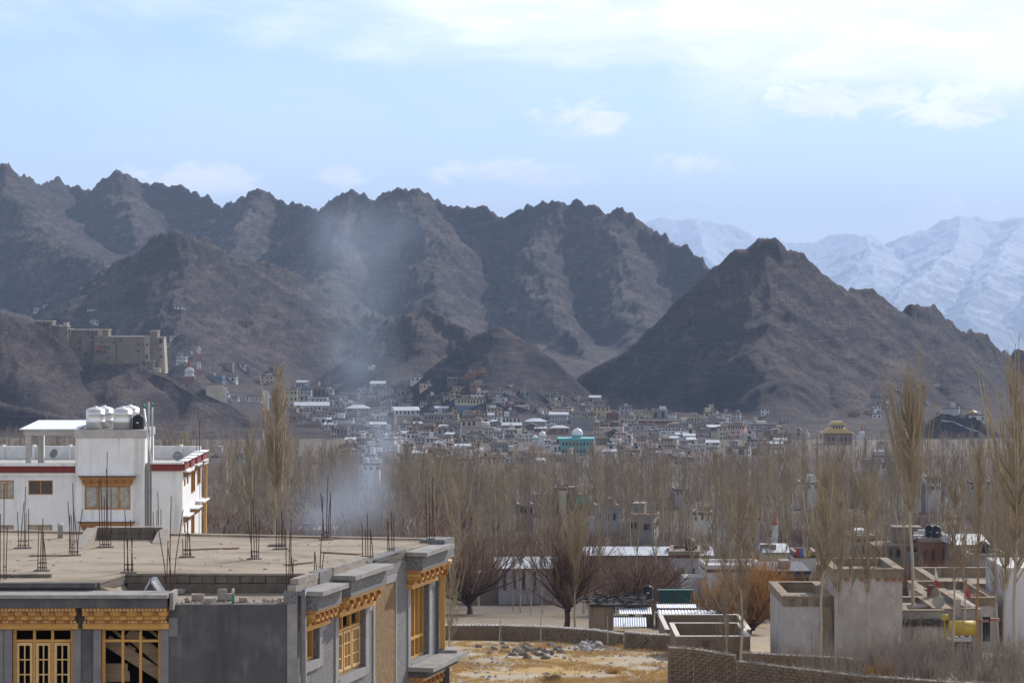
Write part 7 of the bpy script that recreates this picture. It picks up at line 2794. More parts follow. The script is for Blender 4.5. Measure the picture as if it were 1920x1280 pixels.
# ------------------------------------------------------------------ houses among the trees
M2 = dict(below=9.0)
for args, kw in (
    ((931, 1050, 1064, 1122, 'l', 1, 6, 'long lilac-washed house with a pale roof behind the black-trunked willow'), dict(Y=262, rz=.05, roof='tin', depth=5, winw=.3, winh=.55)),
    ((1100, 1332, 1040, 1082, 'm', 1, 8, 'very long low mud house under a shining pale tin roof'), dict(Y=315, rz=.0, roof='tin', depth=4.6, winw=.2, winh=.3)),
    ((1255, 1322, 1040, 1100, 'l', 1, 3, 'pale plastered house with a sunlit corner in front of the long tin roof'), dict(Y=285, rz=-.1, depth=7, winw=.25, winh=.35)),
    ((1320, 1430, 1066, 1100, 'w', 0, 0, 'white garden building half hidden by orange willow twigs'), dict(Y=268, rz=.05, depth=6)),
    ((1430, 1520, 1082, 1122, 'w', 1, 4, 'white house with a dark blue roof edge left of the old farmhouse'), dict(Y=235, rz=-.03, depth=8, winw=.25, winh=.5)),
    ((1432, 1476, 1038, 1052, 'c', 0, 0, 'cream hut with a white tin roof among the poplars'), dict(Y=330, rz=.05, roof='tin')),
    ((1490, 1530, 1040, 1080, 'w', 0, 0, 'white walled house among the poplars with dark things drying on its roof'), dict(Y=310, rz=.0)),
    ((1178, 1240, 970, 1000, 'g', 1, 2, 'grey parapeted house with coloured bundles along its roof'), dict(Y=470, rz=-.15, depth=9)),
    ((1114, 1160, 950, 985, 'g', 1, 3, 'grey half-hidden house left of the coloured-roof house'), dict(Y=520, rz=.1)),
    ((1048, 1062, 916, 932, 'c', 0, 0, 'small cream room standing on a brown flat roof in the poplars'), dict(Y=600, rz=.0)),
    ((1002, 1102, 929, 955, 'm', 0, 0, 'brown flat-roofed house in the poplars with teal cloth on it'), dict(Y=604, rz=.0, depth=9)),
    ((1736, 1768, 896, 922, 'w', 2, 3, 'pale grey frame house with six open window bays right of the tallest near poplar'), dict(Y=620, rz=-.1, winw=.66, winh=.62)),
    ((1590, 1640, 1010, 1048, 'l', 1, 3, 'lilac-grey house under a white water box above the tall farmhouse block'), dict(Y=290, rz=.1)),
    ((1640, 1760, 1024, 1050, 'm', 1, 7, 'brown galleried house right of the lilac-grey one'), dict(Y=285, rz=.0, roof='open')),
    ((1725, 1790, 1016, 1062, 'r', 1, 3, 'red brick house carrying black water tanks'), dict(Y=280, rz=-.1, depth=8)),
    ((1780, 1848, 1020, 1056, 'm', 1, 3, 'brown house with a bright sloping tin roof right of the red brick one'), dict(Y=276, rz=.15, roof='tin')),
    ((1820, 1890, 1046, 1070, 'g', 0, 0, 'grey low building on the far right behind the old farmhouse'), dict(Y=262, rz=.0)),
    ((500, 516, 862, 888, 'd', 3, 2, 'dark slate-blue stacked house under the tall lattice mast'), dict(Y=760, rz=.1, roof='open')),
    ((508, 530, 877, 895, 'l', 1, 2, 'pale house half behind the near poplar below the lattice mast'), dict(Y=720, rz=-.1)),
    ((435, 456, 853, 866, 't', 1, 3, 'small green-roofed hut in the trees right of the guest house'), dict(Y=800, rz=.0)),
    ((395, 424, 856, 864, 'l', 0, 0, 'low pale hut just right of the guest house'), dict(Y=700, rz=.0)),
    ((560, 625, 996, 1012, 'r', 0, 0, 'rust brown shed roof just behind the unfinished house'), dict(Y=330, rz=.0, roof='open')),
    ((898, 947, 858, 872, 'w', 1, 6, 'low white greenhouse-like house at the town edge'), dict(Y=800, rz=.0)),
    ((860, 900, 862, 876, 'w', 1, 5, 'low white house left of the greenhouse-like one at the town edge'), dict(Y=810, rz=.1)),
    ((1640, 1700, 855, 870, 'l', 1, 4, 'pale flat house behind the tallest near poplar with a dark roof box'), dict(Y=840, rz=.0)),
    ((968, 1000, 948, 966, 'm', 1, 3, 'brown mud house deep in the poplars left of the teal cloths'), dict(Y=540, rz=.1)),
    ((1300, 1338, 962, 980, 'w', 1, 3, 'white house deep in the poplars above the long tin roof'), dict(Y=500, rz=-.1)),
    ((1396, 1424, 972, 992, 'l', 1, 2, 'pale house in the poplars left of the slim cone-topped stupa'), dict(Y=450, rz=.1)),
    ((1500, 1536, 905, 920, 'w', 1, 3, 'white roof edge house in the poplars below the white chapel'), dict(Y=640, rz=.0)),
    ((1590, 1622, 900, 915, 'm', 1, 3, 'brown house in the poplars below the golden roofed temple'), dict(Y=650, rz=.1)),
    ((680, 712, 870, 884, 'w', 1, 3, 'white house at the foot of the smoke column'), dict(Y=760, rz=.0)),
    ((1262, 1290, 918, 932, 'l', 1, 3, 'pale house in the poplars below the big white house'), dict(Y=650, rz=.1)),
    ((1820, 1856, 905, 922, 'l', 1, 3, 'pale house in the poplars below the golden domed monastery'), dict(Y=600, rz=.0)),
    ((1640, 1662, 868, 882, 'w', 1, 2, 'small white house below the pale flat one on the right'), dict(Y=800, rz=.1)),
):
    bld(*args, **kw, **M2)
# dark blue roof edge, tank box, teal cloths, roof bundles
q = MB()
q.box(XY(1424, 234), XY(1520, 234), 233.6, 242, ZY(1082, 235) + .45, ZY(1076, 235) + .45)
tag(q.build('roof_canopy', mat('navy_roof', (.02, .024, .045), rough=.5), None, False, (XY(1424, 234), 234, ZY(1082, 235))), 'flat dark navy canopy over the white house left of the old farmhouse', 'canopy')
q = MB()
q.box(XY(1469, 233), XY(1488, 233), 236, 238, ZY(1075.5, 235) + .45, ZY(1053, 235))
tag(q.build('roof_box', CM['g'], None, False, (XY(1469, 233), 236, ZY(1075, 235))), 'grey box cabin standing on the dark navy canopy', 'cabin')
for k, (px, w_) in enumerate(((1084, 9), (1099, 8))):
    q = MB()
    n = 6
    for i in range(n):
        a_ = XY(px - w_ / 2 + w_ * i / n, 596)
        c_ = XY(px - w_ / 2 + w_ * (i + 1) / n, 596)
        o1, o2 = .12 * (i % 2), .12 * ((i + 1) % 2)
        q.hexa([(a_, 596 + o1, ZY(948, 596)), (c_, 596 + o2, ZY(948, 596)), (c_, 596.04 + o2, ZY(948, 596)), (a_, 596.04 + o1, ZY(948, 596))],
               [(a_, 596 + o1, ZY(929, 596)), (c_, 596 + o2, ZY(929, 596)), (c_, 596.04 + o2, ZY(929, 596)), (a_, 596.04 + o1, ZY(929, 596))])
    tag(q.build('cloth', mat('teal_cloth', (.04, .33, .25), rough=.8), None, False, (XY(px, 596), 596, ZY(948, 596))), ('left' if k == 0 else 'right') + ' one of two teal cloths hanging at the brown house in the poplars', 'cloth')
q = MB()
rg_ = random.Random(5)
for i in range(46):
    b_ = W(rg_.uniform(1181, 1236), 970, 470 + rg_.uniform(0, 1))
    s2 = rock_mb(rg_.uniform(.18, .4), i)
    q.add([Vector(v_) + b_ + Vector((0, 0, .6)) for v_ in s2.v], s2.f)
tag(q.build('bundle_stack', mat('roof_bundles', (.33, .16, .09), (.40, .36, .30), scale=2.5, rough=.95)), 'bundles of straw and cloth along a roof edge', None, None, 'stuff')
for k, (px, py, Y_, lab) in enumerate(((1752, 1016, 279, 'left of two big black tanks on the red brick house'), (1764, 1017, 278, 'right of two big black tanks on the red brick house'))):
    black_tank(W(px, py, Y_) + Vector((0, 3, .3)), .55, 1.3, lab, 'black tanks on the red brick house')
q = MB()
q.box(XY(1604, 290), XY(1626, 290), 291, 294, ZY(1010, 290) + .45, ZY(1003, 290) + .5)
tag(q.build('roof_box', CM['w'], None, False, (XY(1604, 290), 291, ZY(1010, 290))), 'white water box on the roof of the lilac-grey house', 'box')

# slim white stupa with a tall red cone among the poplars
sp_ = W(1453, 1040, 340)
e_ = empty('stupa', sp_, 'slim white tower stupa with a tall red cone among the poplars', 'stupa')
k_ = 340 / FPX
q = MB()
q.box(sp_.x - 12 * k_, sp_.x + 5 * k_, sp_.y, sp_.y + 1.2, sp_.z - 3, sp_.z + 30 * k_)
q.box(sp_.x - 5 * k_, sp_.x + 5 * k_, sp_.y - .3, sp_.y + .8, sp_.z + 30.1 * k_, sp_.z + 55 * k_)
q.build('body', CM['w'], e_)
q = MB()
q.lathe(Vector((sp_.x, sp_.y + .25, sp_.z + 55.1 * k_)), [(4.6 * k_, 0), (3.6 * k_, 6 * k_), (1.2 * k_, 20 * k_), (.8 * k_, 23 * k_), (.1, 24 * k_)], 12)
q.build('cone', MATS['spire_red'], e_)
# wooden power poles
for px, pt, pb, Y_, lab in ((1152, 1098, 1150, 215, 'thin dark pole left of the lone black tank'), (1116, 1106, 1140, 214, 'short dark post at the left end of the brush-roofed shed')):
    q = MB()
    q.tube(W(px, pb, Y_), W(px, pt, Y_), .05, .04, 6)
    tag(q.build('pole', M_rust, None, False, tuple(W(px, pb, Y_))), lab, 'pole')
# fence stakes along the long mud wall
for k, (px, pt, pb, Y_, lean) in enumerate(((936, 1156, 1196, 192, 3), (1014, 1140, 1192, 190, 0), (1140, 1155, 1195, 184, -1), (1170, 1168, 1192, 183, 0))):
    q = MB()
    a_, c_ = W(px, pb, Y_), W(px + lean, pt, Y_)
    q.tube(a_ - Vector((0, 0, .4)), c_, .05, .03, 5)
    tag(q.build('stake', M_twig, None, False, tuple(a_)), ['leaning stake, leftmost along the long mud wall', 'tallest upright stake by the long mud wall', 'stake before the right end of the long mud wall',
                                                          'short stake at the corner where the brick wall steps up'][k], 'stake')
# ------------------------------------------------------------------ trees
def bark(name, c1, c2):
    return mat(name, c1, c2, scale=1.7, rough=.9, coords='object', detail=3)


M_bark = bark('poplar_bark', (0.40, 0.345, 0.255), (0.27, 0.23, 0.165))
M_twigs = bark('poplar_twigs', (0.31, 0.245, 0.155), (0.225, 0.175, 0.108))
M_twigs_g = bark('grey_twigs', (0.275, 0.213, 0.15), (0.195, 0.15, 0.105))
M_red_tw = bark('willow_red_twigs', (0.205, 0.125, 0.088), (0.145, 0.088, 0.062))
M_or_tw = bark('willow_orange_twigs', (0.38, 0.20, 0.06), (0.28, 0.14, 0.045))
M_dk_limb = bark('willow_dark_limbs', (0.075, 0.052, 0.042), (0.05, 0.036, 0.03))
M_gr_tw = bark('orchard_twigs', (0.29, 0.245, 0.205), (0.20, 0.165, 0.14))
M_or_bark = bark('orange_bark', (0.30, 0.16, 0.075), (0.24, 0.12, 0.055))


def prisms(P0, P1, R0, R1):
    """many three sided tapered twigs at once"""
    P0, P1 = np.asarray(P0, float), np.asarray(P1, float)
    n = len(P0)
    R0 = np.broadcast_to(np.asarray(R0, float), (n,))
    R1 = np.broadcast_to(np.asarray(R1, float), (n,))
    d = P1 - P0
    d /= np.linalg.norm(d, axis=1)[:, None] + 1e-9
    ref = np.where(np.abs(d[:, 2:3]) < .9, np.array([[0, 0, 1.0]]), np.array([[1.0, 0, 0]]))
    a = np.cross(d, ref)
    a /= np.linalg.norm(a, axis=1)[:, None] + 1e-9
    b = np.cross(d, a)
    V = np.zeros((n, 6, 3))
    for k in range(3):
        t = 2 * math.pi * k / 3
        off = a * math.cos(t) + b * math.sin(t)
        V[:, k] = P0 + off * R0[:, None]
        V[:, 3 + k] = P1 + off * R1[:, None]
    base = (np.arange(n) * 6)[:, None]
    F = np.concatenate([base + np.array([[k, (k + 1) % 3, 3 + (k + 1) % 3, 3 + k]]) for k in range(3)], 0)
    return V.reshape(-1, 3), F


def unit(v):
    return v / (np.linalg.norm(v, axis=-1, keepdims=True) + 1e-9)


def poplar_parts(rg, npr, ntw, cb, wd, rt, H=15.0, tw_len=.075, spread=.30, wob=.012):
    """returns trunk (verts, faces) and crown (verts, faces); unit height"""
    zs = np.linspace(0, 1, 9)
    cx = np.cumsum(rg.normal(0, wob, 9)) * .35
    cy = np.cumsum(rg.normal(0, wob, 9)) * .35
    cx -= cx[0]
    cy -= cy[0]
    r = .0068 * (1 - zs) ** .9 + .0010
    r[0] *= 1.25
    P = np.stack([cx, cy, zs], -1)
    tv, tf = [], []
    n = 7
    for k in range(9):
        for j in range(n):
            t = 2 * math.pi * j / n
            tv.append((P[k, 0] + r[k] * math.cos(t), P[k, 1] + r[k] * math.sin(t), P[k, 2]))
    for k in range(8):
        for j in range(n):
            tf.append((k * n + j, k * n + (j + 1) % n, (k + 1) * n + (j + 1) % n, (k + 1) * n + j))
    z0 = cb + (0.96 - cb) * rg.random(npr) ** .85
    az = rg.random(npr) * 2 * math.pi
    base = np.stack([np.interp(z0, zs, cx), np.interp(z0, zs, cy), z0], -1)
    sec = 1 + .35 * np.sin(az * 2 + 17 * z0 + rg.random() * 6) + .25 * np.sin(23 * z0 + rg.random() * 6)
    prof = np.interp((z0 - cb) / (1 - cb), [0, .22, .6, 1], [.5, 1.0, .78, .14]) * rg.uniform(.35, 1.2, npr) * sec.clip(.35, 1.6)
    out = np.stack([np.cos(az), np.sin(az), np.zeros(npr)], -1)
    L = wd * 2.6 * prof
    m1 = base + out * (wd * .55 * prof)[:, None] + np.array([0, 0, 1]) * (L * .36)[:, None]
    m2 = m1 + out * (wd * .35 * prof)[:, None] + np.array([0, 0, 1]) * (L * .75)[:, None] + rg.normal(0, .004, (npr, 3))
    A = [(base, m1, .0032 * (prof + .3), .0022 * (prof + .3)), (m1, m2, .0022 * (prof + .3), .0010 * np.ones(npr))]
    # twigs
    par = rg.integers(0, npr, npr * ntw)
    t = rg.random(npr * ntw) * 1.9
    s0 = np.where((t < .9)[:, None], base[par] + (m1 - base)[par] * (t / .9)[:, None], m1[par] + (m2 - m1)[par] * (t - .9)[:, None])
    ta = rg.random(npr * ntw) * 2 * math.pi
    dr = np.stack([np.cos(ta) * spread, np.sin(ta) * spread, np.ones(npr * ntw)], -1) + out[par] * .18
    ln = tw_len * rg.uniform(.35, 1.15, npr * ntw) * (.5 + prof[par])
    s1 = s0 + unit(dr) * ln[:, None]
    A.append((s0, s1, rt * np.ones(npr * ntw), rt * .45 * np.ones(npr * ntw)))
    P0 = np.concatenate([a[0] for a in A])
    P1 = np.concatenate([a[1] for a in A])
    R0 = np.concatenate([np.maximum(a[2], rt) for a in A])
    R1 = np.concatenate([np.maximum(a[3], rt * .45) for a in A])
    return (np.array(tv), np.array(tf)), prisms(P0, P1, R0, R1)


def willow_parts(rg, nmain, nsec, ntw, trunk_h, fan, rt, droop=0.0, up=.55):
    """short trunk, limbs fanning out from its head; unit height"""
    tv, tf = prisms(np.array([[0, 0, 0], [0.01, 0, trunk_h * .5]]), np.array([[0.01, 0, trunk_h * .5], [0.0, 0.01, trunk_h]]), [.034, .028], [.028, .026])
    head = np.array([0, 0.01, trunk_h])
    az = rg.random(nmain) * 2 * math.pi
    el = np.clip(rg.normal(fan, .30, nmain), .05, 1.35)      # angle from vertical
    d = np.stack([np.sin(el) * np.cos(az), np.sin(el) * np.sin(az), np.cos(el)], -1)
    L = (1 - trunk_h) * rg.uniform(.40, .72, nmain)
    b0 = np.tile(head, (nmain, 1)) + rg.normal(0, .018, (nmain, 3))
    b1 = b0 + d * (L * .6)[:, None]
    d2 = unit(d + np.array([0, 0, up]))
    d2 = unit(d2 + rg.normal(0, .22, (nmain, 3)))
    b2 = b1 + d2 * (L * .55)[:, None]
    lim = (np.concatenate([b0, b1]), np.concatenate([b1, b2]), np.concatenate([.010 * np.ones(nmain), .006 * np.ones(nmain)]), np.concatenate([.006 * np.ones(nmain), .003 * np.ones(nmain)]))
    lv, lf = prisms(*lim)
    m = nmain * nsec
    par = np.repeat(np.arange(nmain), nsec)
    t = rg.random(m) * 1.8 + .15
    s0 = np.where((t < 1)[:, None], b0[par] + (b1 - b0)[par] * t[:, None], b1[par] + (b2 - b1)[par] * (t - 1)[:, None].clip(0, 1))
    ds = unit(d[par] + rg.normal(0, .55, (m, 3)) + np.array([0, 0, up]))
    ls = (1 - trunk_h) * rg.uniform(.16, .36, m)
    s1 = s0 + ds * ls[:, None]
    k = m * ntw
    p2 = np.repeat(np.arange(m), ntw)
    q0 = s0[p2] + (s1 - s0)[p2] * rg.random(k)[:, None]
    dq = unit(ds[p2] + rg.normal(0, .62, (k, 3)) + np.array([0, 0, up * .6 - droop]))
    q1 = q0 + dq * ((1 - trunk_h) * rg.uniform(.06, .17, k))[:, None]
    v, f = prisms(np.concatenate([s0, q0]), np.concatenate([s1, q1]), np.concatenate([np.full(m, rt * 1.8), np.full(k, rt)]), np.concatenate([np.full(m, rt), np.full(k, rt * .5)]))
    return (tv, tf), (lv, lf), (v, f)


tree_n = [0]


class Kind:
    def __init__(s, name, parts_):
        s.name = name
        s.me = [(nm, np_mesh(nm, v, f, m)) for nm, (v, f), m in parts_]

    def put(s, x, y, h, label, cat='tree', group=None, wide=1.0, z=None, rz=None):
        zz_ = ground(x, y) - .15 if z is None else z
        e_ = bpy.data.objects.new(s.name, None)
        COL.objects.link(e_)
        e_.location = (x, y, zz_)
        e_.rotation_euler = (rng_t.normal(0, .022), rng_t.normal(0, .022), rng_t.random() * 6.28 if rz is None else rz)
        e_.scale = (h * wide, h * wide, h)
        tag(e_, label, cat, group)
        for nm, me in s.me:
            o = bpy.data.objects.new(nm, me)
            COL.objects.link(o)
            o.parent = e_
        return e_


rng_t = np.random.default_rng(5)


def pop_kind(seed, npr, ntw, cb, wd, rt, mb_, mt_, **k):
    t_, c_ = poplar_parts(np.random.default_rng(seed), npr, ntw, cb, wd, rt, **k)
    return Kind('poplar_tree', [('trunk', t_, mb_), ('crown', c_, mt_)])


def wil_kind(seed, nm, ns, nt_, th, fan, rt, ml, mt_, name='willow_tree', **k):
    t_, l_, c_ = willow_parts(np.random.default_rng(seed), nm, ns, nt_, th, fan, rt, **k)
    return Kind(name, [('trunk', t_, ml), ('limbs', l_, ml), ('crown', c_, mt_)])


# the few tall poplars close by, each its own shape
NEAR = [  # column, top row, distance, share of bare trunk, crown width, label, bark, twigs
    (1714, 733, 173, .50, .060, 'tallest near poplar with a full crown and long bare trunk before the farmhouse', M_bark, M_twigs, 110, 22),
    (1832, 838, 165, .46, .034, 'slim poplar with an orange-brown trunk rising past the yellow tank', M_or_bark, M_twigs, 60, 18),
    (1908, 700, 150, .30, .062, 'broad poplar cut by the right edge of the picture', M_bark, M_twigs, 110, 22),
    (1884, 860, 158, .35, .040, 'slender poplar just left of the broad one at the right edge', M_bark, M_twigs, 60, 18),
    (515, 692, 236, .30, .040, 'tall lone poplar rising behind the unfinished house against the palace crag', M_bark, M_twigs, 100, 22),
    (1389, 905, 152, .22, .050, 'pale-trunked poplar growing between the two brushwood-topped walls', M_bark, M_twigs_g, 70, 18),
    (1362, 1035, 150, .12, .085, 'low fan-shaped poplar beside the pale-trunked one', M_bark, M_twigs_g, 60, 18),
    (1534, 880, 149, .38, .052, 'poplar with a bright trunk in front of the low left farmhouse block', M_bark, M_twigs, 80, 18),
    (1567, 930, 147, .40, .042, 'thin poplar at the left corner of the tall farmhouse block', M_bark, M_twigs, 60, 18),
    (1628, 895, 149, .40, .050, 'thin dark-trunked poplar crossing the tall farmhouse block', M_bark, M_twigs, 70, 18),
    (1596, 960, 150, .45, .030, 'very thin bare poplar stem before the tall farmhouse block', M_bark, M_twigs_g, 40, 14),
    (1787, 900, 158, .42, .034, 'thin grey poplar right of the big pale dish', M_bark, M_twigs_g, 50, 16),
    (1812, 980, 160, .50, .026, 'short thin stem between the dish and the orange-trunked poplar', M_bark, M_twigs_g, 34, 12),
    (1078, 915, 212, .16, .050, 'pale-trunked poplar standing right in front of the black-trunked willow', M_bark, M_twigs, 90, 18),
    (842, 1010, 184, .06, .085, 'bushy young poplar at the corner of the unfinished house', M_bark, M_twigs, 60, 20),
    (1018, 985, 240, .30, .034, 'thin poplar between the lilac-washed house and the black-trunked willow', M_bark, M_twigs_g, 50, 16),
    (976, 960, 243, .30, .036, 'thin poplar before the middle of the lilac-washed house', M_bark, M_twigs_g, 50, 16),
    (962, 1000, 246, .35, .030, 'short thin poplar before the left windows of the lilac-washed house', M_bark, M_twigs_g, 40, 16),
    (996, 1010, 238, .35, .030, 'short thin poplar before the right windows of the lilac-washed house', M_bark, M_twigs_g, 40, 16),
    (1870, 920, 175, .3, .035, 'thin poplar left of the far right parapet', M_bark, M_twigs_g, 50, 16),
]
for k, (px, tp, Y_, cb, wd, lab, mb_, mt_, npr, ntw) in enumerate(NEAR):
    x_ = XY(px, Y_)
    g_ = ground(x_, Y_) - .2
    h = ZY(tp, Y_) - g_
    kd = pop_kind(100 + k, int(npr * .95), int(ntw * .95), cb, wd * 1.75, .0070 / h if Y_ < 200 else .010 / h, mb_, mt_, spread=.55, tw_len=.065)
    kd.put(x_, Y_, h, lab, rz=k * 1.3)

# big willows with dark limbs
WIL = [
    (1062, 975, 214, .20, .60, M_dk_limb, M_red_tw, 'black-trunked pollard willow with a wide fan of reddish twigs', 1.0, 60),
    (880, 915, 240, .12, .85, M_dk_limb, M_red_tw, 'big reddish-brown willow behind the right corner of the unfinished house', .85, 60),
    (1185, 1000, 238, .10, .80, M_dk_limb, M_red_tw, 'reddish bush willow left of the green canopy', 1.2, 44),
    (1240, 1030, 258, .10, .80, M_dk_limb, M_red_tw, 'reddish bush willow behind the green canopy', 1.1, 40),
    (1408, 1030, 205, .08, .55, M_dk_limb, M_or_tw, 'bright orange willow thicket left of the old farmhouse', 1.0, 54),
    (1445, 1020, 225, .08, .50, M_dk_limb, M_or_tw, 'orange willow between the thicket and the navy canopy house', .8, 44),
    (1360, 1050, 215, .08, .55, M_dk_limb, M_or_tw, 'duller orange willow behind the fan-shaped poplar', .9, 40),
    (1553, 1035, 200, .05, .30, M_dk_limb, M_or_tw, 'narrow orange willow spray behind the green and yellow flag', .6, 30),
    (1740, 1030, 232, .08, .80, M_dk_limb, M_red_tw, 'reddish thicket behind the low right roofs of the farmhouse, left part', 1.2, 40),
    (1800, 1030, 240, .08, .80, M_dk_limb, M_red_tw, 'reddish thicket behind the low right roofs of the farmhouse, right part', 1.2, 40),
    (1690, 1040, 236, .08, .70, M_dk_limb, M_red_tw, 'reddish thicket right behind the tall farmhouse block', 1.0, 36),
    (1852, 985, 215, .12, .60, M_dk_limb, M_gr_tw, 'dark open-branched tree before the far right houses', 1.0, 24),
]
for k, (px, tp, Y_, th, fan, ml, mt_, lab, wide, nm) in enumerate(WIL):
    x_ = XY(px, Y_)
    g_ = ground(x_, Y_) - .2
    h = ZY(tp, Y_) - g_
    kd = wil_kind(200 + k, nm, 8, 5, th, fan, .014 / h, ml, mt_)
    kd.put(x_, Y_, h, lab, wide=wide, rz=k * .9)

# shrubs at the lower right
for k, (px, tp, Y_, wide, mt_, lab) in enumerate((
        (1655, 1172, 142, 1.0, M_gr_tw, 'bare grey shrub before the tall farmhouse block'),
        (1690, 1150, 146, 1.0, M_gr_tw, 'taller grey shrub at the right corner of the tall block'),
        (1730, 1175, 143, 1.1, M_gr_tw, 'wide grey shrub before the low right farmhouse wall'),
        (1770, 1165, 148, 1.0, M_gr_tw, 'grey shrub hiding the legs of the yellow tank'),
        (1810, 1195, 144, 1.0, M_gr_tw, 'low grey shrub right below the yellow tank'),
        (1655, 1230, 136, 1.2, M_or_tw, 'low orange-tinged shrub on the nearest wall, lower right'),
        (1860, 1185, 145, 1.0, M_gr_tw, 'grey shrub before the red carved windows'),
        (1900, 1175, 143, 1.1, M_gr_tw, 'grey shrub at the right edge'),
        (1740, 1225, 136, 1.2, M_gr_tw, 'bushy grey shrub behind the end of the nearest wall'),
        (1490, 1185, 150, .9, M_gr_tw, 'thin reddish-grey stems before the low left farmhouse block'),
        (1845, 1235, 134, 1.3, M_gr_tw, 'dense low shrub in the lower right corner'))):
    x_ = XY(px, Y_)
    g_ = ground(x_, Y_) - .15
    h = max(ZY(tp, Y_) - g_, .8)
    kd = wil_kind(300 + k, 26, 7, 4, .03, .45, .007 / h, mt_, mt_, 'bare_shrub', up=.9)
    kd.put(x_, Y_, h, lab, 'shrub', wide=wide, rz=k)

# the poplar groves filling the valley: the 230 nearest are single trees
PK = [pop_kind(400 + k, 30, 14, .10 + .05 * (k % 4), .085 + .014 * (k % 3), .0010, M_bark, M_twigs if k % 3 else M_twigs_g) for k in range(8)]
OK_ = [wil_kind(440 + k, 22, 6, 4, .10, .62, .0022, M_gr_tw, M_gr_tw, 'orchard_tree') for k in range(4)]
RK = [wil_kind(450 + k, 22, 6, 4, .10, .65, .0022, M_dk_limb, M_red_tw, 'orchard_tree') for k in range(3)]
KEEP = [(966, 1002, 944, 966), (1298, 1340, 958, 980), (1394, 1426, 968, 992), (1498, 1538, 902, 918), (1588, 1624, 897, 913), (678, 714, 868, 882), (1260, 1292, 915, 930), (1818, 1858, 902, 920), (930, 1050, 1050, 1110), (1105, 1250, 1022, 1040), (1178, 1240, 960, 1000), (1440, 1465, 955, 1035), (1600, 1850, 1000, 1060), (1736, 1770, 890, 922), (1048, 1102, 905, 950), (1425, 1520, 1050, 1110)]


def blocks(px, top, base, w, Yt):
    for (a, c, e, h) in KEEP:
        if px + w > a and px - w < c and top < h and base > h - 4:
            return True
    return False


tg = random.Random(19)
LMK = [(345, 'the guest house'), (499, 'the tall lattice mast'), (598, 'the monastery'), (642, 'the long arcaded hall'), (705, 'the smoke'), (760, 'the bright tin-roofed hall'),
       (858, 'the yellow hillside house'), (933, 'the tall narrow white house'), (1017, 'the minarets'), (1085, 'the turquoise mosque'), (1150, 'the white and pink house'),
       (1256, 'the big white house'), (1320, 'the stepped cream group'), (1381, 'the big school'), (1450, 'the white cone-topped stupa'), (1514, 'the white chapel'), (1574, 'the golden roofed temple'),
       (1645, 'the hillside cluster'), (1714, 'the tallest near poplar'), (1768, 'the pale crag block'), (1830, 'the golden domed monastery'), (1905, 'the right edge')]
ROWN = [(262, 'front'), (310, 'second'), (360, 'third'), (420, 'fourth'), (490, 'fifth'), (570, 'sixth'), (9999, 'rearmost')]


def tree_label(px, Y_, h, wide, what):
    lm = min(LMK, key=lambda a: abs(a[0] - px))
    d_ = px - lm[0]
    rel = 'straight below ' if abs(d_) < 8 else (('just right of ' if d_ > 0 else 'just left of ') if abs(d_) < 20 else ('right of ' if d_ > 0 else 'left of '))
    row = next(n for y_, n in ROWN if Y_ < y_)
    size = 'tall' if h > 13.5 else ('middling' if h > 9 else 'low')
    wd_ = 'broad' if wide > 1.05 else 'slim'
    t_ = f'{size} {wd_} {what}, {row} tree row, {rel}{lm[1]}'
    return t_ if len(t_.split()) <= 16 else t_.replace('just ', '').replace('straight ', '').replace(' tree row', ' row')


n_pop = 0
spots = []
tries = 0
while n_pop < 250 and tries < 20000:
    tries += 1
    u = tg.random()
    Y_ = 215 * (640 / 215) ** (u ** .75)
    px = tg.uniform(-20, 1950)
    if px < 395 and Y_ < 420:
        continue
    if px < 840 and Y_ < 330:
        continue
    if 1440 < px < 1960 and Y_ < 198:
        continue
    x_ = XY(px, Y_)
    g_ = ground(x_, Y_)
    base = HZ - g_ * FPX / Y_
    cap_row = 838 + tg.uniform(-14, 26) if px > 560 else 800 + tg.uniform(-20, 40)
    if Y_ < 330:
        cap_row += 60 + tg.uniform(0, 60)
    cn = float(fbm(np.array(px / 75.0), np.array(math.log(Y_) * 7), 3, .5, 97))
    if cn < -.16 and tg.random() < .75:
        continue
    h = min(tg.uniform(8.5, 18.5) * (1 + .9 * cn), (base - cap_row) * Y_ / FPX)
    if h < 6:
        continue
    top = base - h * FPX / Y_
    if blocks(px, top, base, 9, Y_) and (px < 1060 or tg.random() < .6):
        continue
    if any(abs(px - a) < 9 and abs(Y_ - c) < 60 for a, c in spots):
        continue
    spots.append((px, Y_))
    region = 'left of the smoke' if px < 700 else ('below the mosque' if px < 1230 else 'below the pyramid hill')
    wv, kk = tg.uniform(.85, 1.25), tg.randrange(8)
    PK[kk].put(x_, Y_, h, tree_label(px, Y_, h, wv, 'olive poplar' if kk % 3 else 'grey poplar'), group='grove poplars ' + region, wide=wv, z=g_ - .15)
    n_pop += 1
